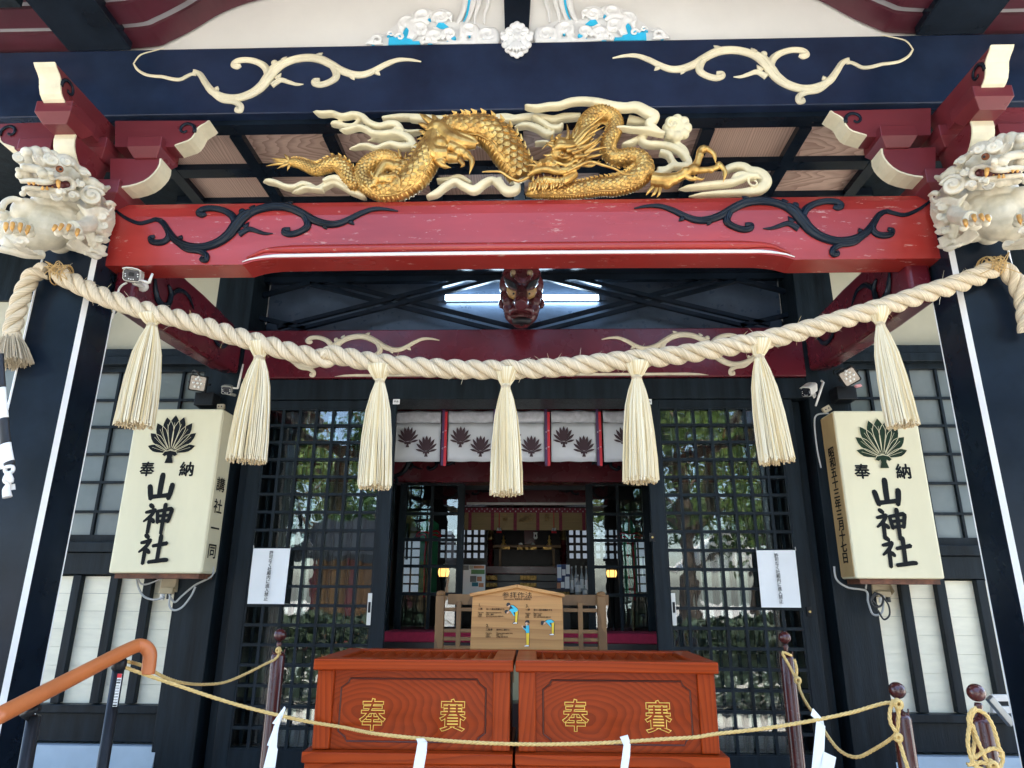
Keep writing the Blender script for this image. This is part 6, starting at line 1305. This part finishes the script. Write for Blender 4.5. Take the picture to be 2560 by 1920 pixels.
for k in range(3): mb.tube([Mm(600-10*k,300+50*k,.12),Mm(700,390+48*k,.14),Mm(830,390+45*k,.14),Mm(930,300+50*k,.12)],.0075,7,n=20)
remesh(mb,'face',MASKM,mk_,.005,2)
for sx in (-1,1):
    E_=MB()
    x0=732+sx*180
    pts=[(x0-sx*110,690),(x0-sx*30,680),(x0+sx*60,650),(x0+sx*120,600),(x0+sx*130,680),(x0+sx*80,770),(x0,805),(x0-sx*70,790)]
    P=[Mm(x0+(x-x0)*1.15,735+(y-735)*1.2,.146) for x,y in pts]; ee=MB().prism(P,(0,.035,0)).build('eye',EYEY,mk_,False,.006)
    MB().sph(Mm(x0-sx*5,738,.145),rp('M',24,P[0]),10,8).build('pupil',HAIRB,ee,True)
    b=MB(); 
    for k in range(6): b.tube([Mm(732+sx*(90+8*k),640-12*k,.15),Mm(732+sx*200,585-16*k,.15),Mm(732+sx*(310+6*k),500-15*k,.12),Mm(732+sx*(360+4*k),420-10*k,.08)],[.006,.010,.010,.005],7,n=16)
    b.build('eyebrow',HAIRB,mk_,True)
    MB().lathe(Mm(732+sx*185,300,.115),[(.0001,-.03),(rp('M',66,P[0]),-.02),(rp('M',66,P[0]),.02),(rp('M',50,P[0]),.028),(.0001,.03)],16,(0,-1,0)).build('forehead_knob',HORN,mk_,True)
MB().tube([Mm(560,1345,.11),Mm(640,1330,.125),Mm(730,1320,.13),Mm(830,1330,.125),Mm(920,1340,.11)],[.02,.024,.022,.024,.018],10,n=22).tube([Mm(735,1300,.12),Mm(735,1440,.10)],[.018,.01],8).build('beard',HAIRB,mk_,True)
# ================================================================== CREST CURTAIN
cu=thing('crest_curtain',(0,4.6,2.35),'short white brocade curtain printed with dark leaf crests across the hall entrance','curtain')
YC=4.62; zt=A('5',600,1055,YC).z; zm=A('5',600,1125,YC).z; zb=A('5',600,1362,YC).z
xe=[A('5',x,1300,YC).x for x in (470,745,790,1225,1405,1700,1745,2060)]
pan=[(xe[0]-.12,xe[1]),(xe[2],(xe[2]+xe[4])/2-.02),((xe[2]+xe[4])/2+.02,xe[4]-.012),(xe[4]+.02,xe[5]),(xe[6],xe[7]+.1)]
pan=[(xe[0]-.12,A('5',742,1200,YC).x),(A('5',788,1200,YC).x,A('5',1068,1200,YC).x),(A('5',1095,1200,YC).x,A('5',1378,1200,YC).x),(A('5',1420,1200,YC).x,A('5',1695,1200,YC).x),(A('5',1740,1200,YC).x,xe[7]+.12)]
def sheet(x0,x1,z0,z1,y,amp,mat,name,parent,ph=0,nx=22,nz=6):
    vs=[];
    for j in range(nz+1):
        for i in range(nx+1):
            u=i/nx; v=j/nz; vs.append((x0+(x1-x0)*u, y-amp*(1+math.sin(u*9+ph+v*2))*.5-.012*math.sin(v*math.pi), z0+(z1-z0)*v+.002*math.sin(u*13+ph)))
    fs=[(j*(nx+1)+i,j*(nx+1)+i+1,(j+1)*(nx+1)+i+1,(j+1)*(nx+1)+i) for j in range(nz) for i in range(nx)]
    o=MB().add(vs,fs).build(name,mat,parent,True); m_=o.modifiers.new('s','SOLIDIFY'); m_.thickness=.003; m_.offset=1; return o
for i,(a,b) in enumerate(pan):
    sh=sheet(a,b,zb,zm,YC,.006,BROC,'panel',cu,i)
    sheet(a,b,zm-.004,zt,YC-.014,.008,mk('brocade_band',(.50,.51,.55),.55,var=(30,.12)) if i==0 else bpy.data.materials['brocade_band'],'header',sh,i*2)
    w_=b-a
    for cx,cz in (((.28,.62),(.72,.38)) if 0<i<4 else (((a<0 and .47 or .22,.62),(.78,.38)) if i==0 else ((.30,.62),(.85,.38)))):
        mb=MB(); crest(mb,(a+w_*cx,YC-.024,zb+(zm-zb)*cz),.15,EXX,EZZ,EYY,thin=.74)
        mb.build('leaf_crest',CREST,sh)
for x in (765,1398,1715,1082):
    X=A('5',x,1200,YC-.03).x; zz=A('5',x,1392,YC).z; zz2=A('5',x,1020,YC).z
    MB().box((X-.019,YC-.035,zz),(X-.002,YC-.033,zz2)).build('purple_ribbon',RIBP,cu); rr_=MB().box((X-.001,YC-.034,zz-.002),(X+.017,YC-.032,zz2-.05)).build('red_ribbon',RIBR,cu)
    for q in (1180,1280):
        mb=MB(); z_=A('5',x,q,YC).z; mb.spiral((X+.006,YC-.036,z_),.007,.0012,1,0,(1,0,0),(0,0,1),1,n=14); mb.spiral((X-.008,YC-.0375,z_-.01),.007,.0012,1,1,(1,0,0),(0,0,1),1,n=14); mb.build('embroidery',BROC,rr_)
# ================================================================== INTERIOR THINGS
bl=thing('bamboo_blind',(0,7.2,2.1),'golden bamboo blind with red brocade bands hanging under the inner beam','blind')
YI=6.9; II=lambda x,y,d=0:A('I',x,y,YI-d); JJ=lambda x,y,d=0:A('J',x,y,YI-d)
z1=II(1100,385).z; z2=II(1100,450).z; z3=II(1100,690).z; xl=-.62; xr=.64
MB().box((xl,YI,z3),(xr,YI+.012,z2)).build('bamboo_slats',MISU,bl)
hd_=MB().box((xl,YI-.008,z2),(xr,YI+.02,z1)).build('brocade_header',BRED,bl)
mb=MB()
for i in range(24):
    x=xl+.03+i*.052; mb.poly([Vec((x-.007,YI-.0095,z2+.035)),Vec((x,YI-.0095,z2+.026)),Vec((x+.007,YI-.0095,z2+.035)),Vec((x,YI-.0095,z2+.044))]); mb.poly([Vec((x+.019,YI-.0095,z2+.012)),Vec((x+.026,YI-.0095,z2+.004)),Vec((x+.033,YI-.0095,z2+.012)),Vec((x+.026,YI-.0095,z2+.02))]) if i<23 else None
mb.build('diamond_pattern',BROC,hd_)
for i,x in enumerate((II(1078,550).x,II(1390,550).x,II(1703,550).x,JJ(135,550).x,JJ(450,550).x,JJ(770,550).x)):
    MB().box((x-.016,YI-.006,z3-.004),(x+.016,YI-.0005,z2-.001)).build('brocade_band',BRED,bl)
for x,y in ((1565,520),(1790,540),(1860,540)):
    p=II(x,y); mb=MB()
    for k in range(9): mb.spiral(p+Vec(((k%3-1)*.016,-.006,(k//3-1)*.024)),.012,.0022,1.1,k,(1,0,0),(0,0,1),1,n=12)
    mb.build('gold_crest',GOLDD,bl)
for x,y in ((40,520),(265,520)):
    p=JJ(x,y); mb=MB()
    for k in range(9): mb.spiral(p+Vec(((k%3-1)*.016,-.006,(k//3-1)*.024)),.012,.0022,1.1,k,(1,0,0),(0,0,1),1,n=12)
    mb.build('gold_crest',GOLDD,bl)
for p in (II(1483,450,.02),JJ(356,450,.02)):
    q=MB().tube([p,Vec((p.x,p.y,z3+.02))],.004,6).build('hook_cord',RIBR,bl)
    MB().lathe((p.x-.012,p.y,z3-.01),[(.013,0),(.006,.03)],10).lathe((p.x+.012,p.y,z3-.01),[(.013,0),(.006,.03)],10).build('tassel_top',BROC,q,True)
    MB().lathe((p.x-.012,p.y,z3-.03),[(.015,0),(.013,.0195)],10).lathe((p.x+.012,p.y,z3-.03),[(.015,0),(.013,.0195)],10).build('tassel_fringe',RIBR,q,True)
al=thing('altar',(0,7.6,1.06),'dark lacquered altar stage with gold fittings and maroon posts deep inside the hall','altar')
YA=7.4
def bx(f,x0,y0,x1,y1,Y,d,name,mat,par): a=A(f,x0,y0,Y); b=A(f,x1,y1,Y); return MB().box((a.x,Y,b.z),(b.x,Y+d,a.z)).build(name,mat,par,bev=.003)
for p in (II(1360,720),JJ(478,715)):
    x=p.x*YA/YI; zz=A('I',1360,830,YA).z
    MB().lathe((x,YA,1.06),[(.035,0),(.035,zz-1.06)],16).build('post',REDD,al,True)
    MB().lathe((x,YA,zz),[(.038,0),(.038,.03),(.026,.045),(.034,.08),(.02,.10),(.024,.125),(.0001,.15)],16).build('brass_finial',BRONZE,al,True)
zA=lambda y,Y=YA:A('I',1300,y,Y).z
MB().box((-.42,YA-.1,1.06),(.46,YA+.4,zA(1500))).box((-.42,YA-.05,zA(1500)+.002),(.46,YA+.4,zA(1400))).box((-.42,YA,zA(1400)+.002),(.46,YA+.4,zA(1300))).build('steps',INDW,al,bev=.004)
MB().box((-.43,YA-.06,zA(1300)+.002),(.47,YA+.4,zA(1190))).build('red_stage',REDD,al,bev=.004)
def fitting(x0,x1,y0,y1,f='I'):
    a=A(f,x0,y0,YA-.11); b=A(f,x1,y1,YA-.11); o=MB().box((a.x,YA-.115,b.z),(b.x,YA-.106,a.z)).build('gold_fitting',GOLDD,al,bev=.004); mb=MB()
    n_=max(3,int((b.x-a.x)/.03))
    for i in range(n_):
        for j in (0,1): mb.spiral((a.x+(b.x-a.x)*(i+.5)/n_,YA-.117,b.z+(a.z-b.z)*(.3+.4*j)),.012,.0026,1.2,i+j,(1,0,0),(0,0,1),1 if i%2 else -1,n=12)
    mb.build('arabesque',GOLD,o)
for y0,y1 in ((1318,1385),(1420,1480)): fitting(1297,1455,y0,y1); fitting(-110,118,y0,y1,'J')
fitting(400,575,1545,1590,'J')
tb=MB(); zt_=zA(905,7.2); tb.box((II(1400,0).x*7.2/YI,7.2,zt_-.02),(JJ(436,0).x*7.2/YI,7.45,zt_+.008))
for x in (II(1500,0).x*7.2/YI,JJ(337,0).x*7.2/YI): tb.box((x-.012,7.22,zA(1190,7.2)),(x+.012,7.244,zt_-.0205))
tb.build('offering_table',FENCEW,al,bev=.003)
for f,x,y in (('I',1570,940),('J',265,945),('I',1790,945),('I',1860,945),('J',60,945)):
    p=A(f,x,y,7.19); MB().box((p.x-.045,p.y-.004,p.z-.014),(p.x+.045,p.y,p.z+.014)).build('gold_mount',GOLDD,al,bev=.003)
for f,x in (('I',1540),('J',295)):
    p=A(f,x,890,7.25); MB().lathe((p.x,7.28,zt_+.008),[(.026,0),(.03,.01),(.012,.03),(.02,.05),(.006,.07),(.012,.085),(.0001,.11)],14).build('gold_ornament',GOLD,al,True)
for f,x in (('I',1777),('J',72)):
    p=A(f,x,885,7.25); MB().lathe((p.x,7.28,zt_+.008),[(.018,0),(.02,.014),(.012,.022),(.0001,.03)],12).build('white_cup',PAPER,al,True)
p=A('I',1850,820,7.8); MB().prism([(-.02,7.8,zt_+.05),(.10,7.8,zt_+.05),(.10,7.8,zt_+.27),(.12,7.8,zt_+.31),(-.04,7.8,zt_+.31),(-.02,7.8,zt_+.27)],(0,.1,0)).build('small_shrine',REDD,al,bev=.004)
p=A('J',103,770,7.3); mp_=MB().prism([p+Vec((a*.022,0,b*.036)) for a,b in ((-1,1),(1,1),(.8,.5),(1,-.6),(.5,-1),(-.5,-1),(-1,-.6),(-.8,.5))],(0,.006,0)).build('mirror_plate',PAPER,al); MB().sph(p+Vec((0,-.002,0)),(.008,.003,.014),8,6).build('mirror_knob',HAIRB,mp_)
# lanterns
def lantern(f,x,y,label,w=80,h=110,Y=6.05):
    c=A(f,x,y,Y); k=rp(f,1,c); o=thing('paper_lantern',c,label,'lantern','lit lanterns either side of the altar')
    r=w*k; hh=h*k/2
    MB().lathe((c.x,Y,c.z-hh),[(r*.78,0),(r*.95,hh*.7),(r,hh*1.3),(r*.86,hh*2)],6).build('glowing_shade',LANT,o)
    fr=MB()
    for i in range(6):
        a=2*math.pi*i/6; fr.tube([(c.x+r*.80*math.cos(a),Y+r*.80*math.sin(a),c.z-hh),(c.x+r*1.0*math.cos(a),Y+r*1.0*math.sin(a),c.z+hh*.3),(c.x+r*.88*math.cos(a),Y+r*.88*math.sin(a),c.z+hh)],r*.055,5)
    fr.lathe((c.x,Y,c.z+hh),[(r*1.15,0),(r*.7,hh*.35),(r*.2,hh*.6),(.0001,hh*.65)],12); fr.lathe((c.x,Y,c.z-hh*1.15),[(r*.85,0),(r*.85,hh*.15)],12); fr.build('frame',METB,o)
    MB().sph((c.x,Y,c.z+hh*1.9),r*.16,8,6).build('top_bead',BROC,o,True)
    MB().lathe((c.x,Y,1.06),[(r*1.1,0),(r*1.1,.02),(r*.5,.04),(r*.3,.2),(r*.5,c.z-hh*1.15-1.06-.05),(r*.85,c.z-hh*1.15-1.06)],14).build('stand',METB,o,True)
lantern('I',715,1280,'lit lantern with pale glowing panels behind the left inner glass door'); lantern('J',1155,1295,'lit lantern glowing amber behind the right inner glass door',75,95)
# green banners with cords
def banner(f,x0,x1,yt,ym,yb,label,ny=0,Y=6.9):
    a=A(f,x0,ym,Y); b=A(f,x1,ym,Y); t=A(f,(x0+x1)/2,yt,Y); z=A(f,x0,yb,Y).z; o=thing('green_banner',(t.x,Y,1.06),label,'banner','green silk banners beside the altar')
    MB().prism([(a.x,Y,max(z,1.08)),(b.x,Y,max(z,1.08)),(b.x,Y,b.z),(t.x,Y,t.z),(a.x,Y,a.z)],(0,.012,0)).build('silk',GREEN,o)
    MB().tube([(t.x,Y-.012,t.z+.02),(t.x,Y-.012,1.08)],.012,8).build('pole',FENCEW,o)
    mb=MB()
    for d in (-1,1): mb.tube([(t.x,Y-.02,a.z-.09),(t.x+d*.08,Y-.03,a.z-.07),(t.x+d*.12,Y-.03,a.z-.12),(t.x+d*.03,Y-.03,a.z-.12),(t.x+d*.03,Y-.025,a.z-.35),(t.x+d*.02,Y-.025,a.z-.7)],.010,7,n=26)
    mb.build('red_cord',RIBR,o,True)
banner('I',400,645,520,610,1560,'green pointed silk banner with red cord behind the left inner glass door'); banner('J',1300,1480,500,640,1560,'green pointed silk banner with red cord behind the right inner glass door')
# right-hand pale lattice window seen through the glass, left too
for s,f,x0,x1 in ((-1,'I',125,400),(1,'J',1400,1660)):
    a=A(f,x0,830,8.2); b=A(f,x1,1560,8.2); w_=MB().box((a.x,8.2,max(b.z,1.06)),(b.x,8.22,a.z)).build('paper_window',bpy.data.materials['backlit_shoji_paper'],hall)
    mb=MB()
    for k in range(7): z_=a.z+(b.z-a.z)*k/6; mb.box((a.x,8.185,z_-.01),(b.x,8.198,z_+.01))
    for k in range(3): X=a.x+(b.x-a.x)*k/2; mb.box((X-.01,8.186,b.z),(X+.01,8.199,a.z))
    mb.build('window_bars',INDW,w_)
yb=thing('yellow_banner',A('I',220,600,8.0),'dull yellow hanging cloth with zigzag edge behind the left inner glass door','banner')
MB().prism([A('I',175,490,8.0),A('I',280,490,8.0),A('I',350,700,8.0),A('I',300,800,8.0),A('I',165,800,8.0)],(0,.01,0)).build('cloth',mk('dull_yellow',(.30,.22,.05),.7),yb); MB().tube([A('I',215,600,7.98),A('I',200,1100,7.98)],.014,8).build('pole',HAIRB,yb)
# posters, bottles
pb_=thing('poster_board',A('I',1130,1370,6.2),'white board of pinned pictures and cards standing left of the altar','poster board')
a=A('I',975,1172,6.2); b=A('I',1285,1590,6.2); MB().box((a.x,6.2,b.z),(b.x,6.22,a.z)).build('board',PAPER,pb_)
cols=[mk('poster_%s'%n,c,.6) for n,c in (('grey',(.22,.21,.19)),('green',(.13,.28,.09)),('teal',(.03,.2,.27)),('orange',(.6,.25,.12)),('beige',(.6,.55,.4)),('navy',(.03,.04,.12)),('blue',(.1,.2,.5)))]
for x0,y0,x1,y1,c in ((985,1178,1060,1245,0),(1095,1238,1280,1300,1),(1080,1325,1165,1410,0),(1105,1415,1190,1470,2),(1130,1185,1275,1225,3),(1175,1335,1240,1400,3),(1200,1425,1265,1480,3),(1070,1180,1125,1230,4)):
    p=A('I',x0,y0,6.195); q=A('I',x1,y1,6.195); MB().box((p.x,6.193,q.z),(q.x,6.1985,p.z)).build('card',cols[c],pb_)
pc_=thing('pamphlet_stand',A('J',490,1330,6.2),'blue and white pamphlet stand right of the altar','stand')
a=A('J',400,1165,6.2); b=A('J',580,1510,6.2); MB().box((a.x,6.2,b.z),(b.x,6.22,a.z)).build('back',cols[5],pc_)
for x0,y0,x1,y1,c in ((402,1172,462,1390,None),(404,1175,460,1205,6),(404,1355,460,1388,6),(525,1172,578,1300,None),(470,1235,520,1320,None),(510,1335,575,1500,None),(455,1410,505,1490,None),(400,1420,450,1500,3)):
    p=A('J',x0,y0,6.19); q=A('J',x1,y1,6.19); y_=6.188 if c is None else 6.182; MB().box((p.x,y_,q.z),(q.x,y_+.004,p.z)).build('pamphlet',PAPER if c is None else cols[c],pc_)
BOT=glass('bottle_glass',.2,(.8,.9,.9),.03,0)
def bottle(f,x,yt,yb,w,label):
    p=A(f,x,yt,6.3); q=A(f,x,yb,6.3); h=p.z-q.z; r=rp(f,w,p); o=thing('sake_bottle',q,label,'bottle','sake bottles standing right of the altar')
    MB().lathe((q.x,6.3,q.z),[(.0001,0),(r,0),(r,h*.55),(r*.35,h*.75),(r*.32,h*.92)],14).build('glass_body',mk('pale_bottle',(.45,.5,.52),.15,spec=.7) if 'pale_bottle' not in bpy.data.materials else bpy.data.materials['pale_bottle'],o,True)
    MB().lathe((q.x,6.3,q.z+h*.921),[(r*.4,0),(r*.4,h*.08),(.0001,h*.081)],10).build('cap',PAPER,o,True)
    MB().tube([(q.x,6.3,q.z+h*.12),(q.x,6.3,q.z+h*.48)],r*1.02,14,caps=False).build('label_band',PAPER,o,True)
for i,(x,yt,yb,w,lb) in enumerate(((610,1195,1560,26,'sake bottle nearest the pamphlet stand'),(668,1185,1520,26,'sake bottle with tall neck, second from the pamphlet stand'),(747,1190,1540,26,'sake bottle with tall neck, third from the pamphlet stand'),(812,1190,1560,24,'sake bottle nearest the inner door frame, farthest right'),(690,1310,1580,40,'wide front bottle with pale label between the taller necks'),(790,1450,1590,34,'low squat bottle at the foot of the right necks'))): bottle('J',x,yt,yb,w,lb)
# ================================================================== GROUNDS BEHIND THE VIEWER (they light the porch and show in its glass)
BARK=mk('tree_bark',(.12,.08,.055),.9,var=(12,.3)); 
LEAF=island('fresh_leaves',[(.06,.10,.025),(.10,.15,.04),(.14,.19,.05),(.08,.12,.03)],.5,.35); LEAFD=island('dark_leaves',[(.02,.055,.012),(.04,.085,.018),(.055,.10,.02)],.5,.3)
rt=random.Random(11)
LEAFK=island('darkened_hedge_leaves',[(.012,.022,.010),(.022,.036,.016),(.03,.045,.018)],.6,.1)  # near-black leaves keep the added hedges dim in the glass
def tree_mesh(h,r,n,leaf):
    mb=MB(); tr=MB(); tr.tube([(0,0,0),(.1,.05,h*.3),(-.05,.1,h*.6),(.05,0,h*.85)],[.22,.17,.11,.04],9,n=14)
    cl=[]
    for k in range(16):
        a=rt.random()*6.28; z=h*(.38+.55*rt.random()); q=r*(.35+.6*rt.random())*(1-.5*abs(z/h-.6)); c=Vec((q*math.cos(a),q*math.sin(a),z)); cl.append((c,r*(.28+.22*rt.random())))
        tr.tube([(0,0,z*.75),c*.5+Vec((0,0,z*.4)),c],[.06,.04,.015],5)
    for i in range(n):
        c,q=cl[rt.randrange(16)]; d=Vec((rt.gauss(0,1),rt.gauss(0,1),rt.gauss(0,.8))).normalized()*q*(rt.random()**.4); p=c+d
        e1=Vec((rt.gauss(0,1),rt.gauss(0,1),rt.gauss(0,.5))).normalized(); e2=e1.cross(Vec((rt.gauss(0,1),rt.gauss(0,1),1))).normalized(); s=.06+.07*rt.random()
        mb.add([p-e1*s,p+e2*s*.5,p+e1*s,p-e2*s*.5],[(0,1,2,3)])
    return tr,mb
protos={}
for nm,h,r,lf in (('bushy',6.5,2.4,LEAF),('tall',9,2.2,LEAFD)):
    t,c=tree_mesh(h,r,4200,lf); o=thing('tree',(0,0,0),'x','tree'); a=t.build('trunk',BARK,o,True); b=c.build('crown',lf,o); protos[nm]=o
spots=[(-6.5,-7.5,'bushy',1,'fresh green tree nearest the porch on the left of the path'),(-10,-10,'tall',1,'tall dark tree far left before the porch'),(-4.4,-13,'tall',.9,'dark tree beside the path on the left, farther back'),(3.3,-6.6,'bushy',1,'fresh green tree nearest the porch on the right of the path'),(7.5,-11,'bushy',1.15,'larger fresh green tree behind the white tent'),(3.9,-15,'tall',1,'dark tree beside the path on the right, farther back'),(11.5,-9,'tall',1,'tall dark tree far right before the porch'),(0.5,-22,'bushy',1.3,'broad green tree at the far end of the path'),(-8,-18,'bushy',1.2,'broad green tree at the back left of the grounds'),(8.5,-19,'tall',1.1,'dark tree at the back right of the grounds'),(7.8,-5.0,'tall',1.15,'tall dark tree closest to the porch, right of the tent'),(-7.6,-3.6,'tall',1.15,'tall dark tree closest to the porch, outside the left hedge'),(13,-4,'tall',1.3,'tall dark tree at the far right edge of the grounds'),(-12.5,-5,'tall',1.3,'tall dark tree at the far left edge of the grounds'),(10.5,-13.5,'bushy',1.4,'broad green tree between the tall ones on the right')]
used=set()
for x,y,k,s,lb in spots:
    if k not in used: o=protos[k]; used.add(k); o.location=(x,y,0); o['label']=lb
    else: o=copy_tree(protos[k],(x,y,0),lb)
    o.scale=(s,s,s); o.rotation_euler=(0,0,rt.random()*6.28); o['group']='trees in the grounds before the porch'
tn=thing('white_tent',(4.9,-9.5,0),'white canvas tent with pitched roof before the porch on the right','tent')
MB().prism([(3.6,-10.6,2.1),(6.2,-10.6,2.1),(4.9,-10.6,3.0)],(0,2.2,0)).build('canvas_roof',WHITE,tn)
for x in (3.65,6.15):
    for y in (-10.55,-8.45): MB().tube([(x,y,0),(x,y,2.1)],.03,8).build('pole',STEEL,tn)
sl_=thing('side_hall',(-3.9,-9.0,0),'small red side hall with white walls before the porch on the left','hall')
MB().box((-5.4,-10.4,0),(-2.6,-9.0,2.3)).build('wall',FENCEW,sl_)
for x in (-5.4,-4.46,-3.53,-2.6): MB().box((x-.07,-8.998,0),(x+.07,-8.93,2.3)).build('post',RED,sl_)
MB().prism([(-5.9,-8.4,2.25),(-2.1,-8.4,2.25),(-2.5,-9.7,3.2),(-5.5,-9.7,3.2)],(0,-.02,.12)).prism([(-5.9,-11.0,2.25),(-2.1,-11.0,2.25),(-2.5,-9.75,3.2),(-5.5,-9.75,3.2)],(0,.02,.12)).build('roof',METB,sl_)
for s in (-1,1):
    hg=thing('hedge',(s*3.2,-2.6,0),'unseen hedge added on the %s to darken the door reflections'%('left' if s<0 else 'right'),'hedge','added hedges dimming the door reflections')  # out of view, added to darken what the low door panes reflect
    mb=MB()
    for i in range(5200):
        p=Vec((s*(1.9+2.9*rt.random()),-.9-2.6*rt.random(),1.15*rt.random()**.6)); e1=Vec((rt.gauss(0,1),rt.gauss(0,1),rt.gauss(0,.6))).normalized(); e2=e1.cross(Vec((rt.gauss(0,1),rt.gauss(0,1),1))).normalized(); q=.05+.04*rt.random()
        mb.add([p-e1*q,p+e2*q*.5,p+e1*q,p-e2*q*.5],[(0,1,2,3)])
    mb.build('foliage',LEAFK,hg); st_=MB()
    for k in range(9): st_.tube([(s*(2.0+.33*k),-2.6,0),(s*(2.0+.33*k)+.05,-2.6,.8)],[.03,.01],6)
    st_.build('stem',BARK,hg)
def mkroof():
    # main roof over hall and porch: keeps direct sky off the front
    rf=MB().box((-6,3.3,4.32),(6,13,4.5)).build('roof',BLKW,hall)
mkroof()
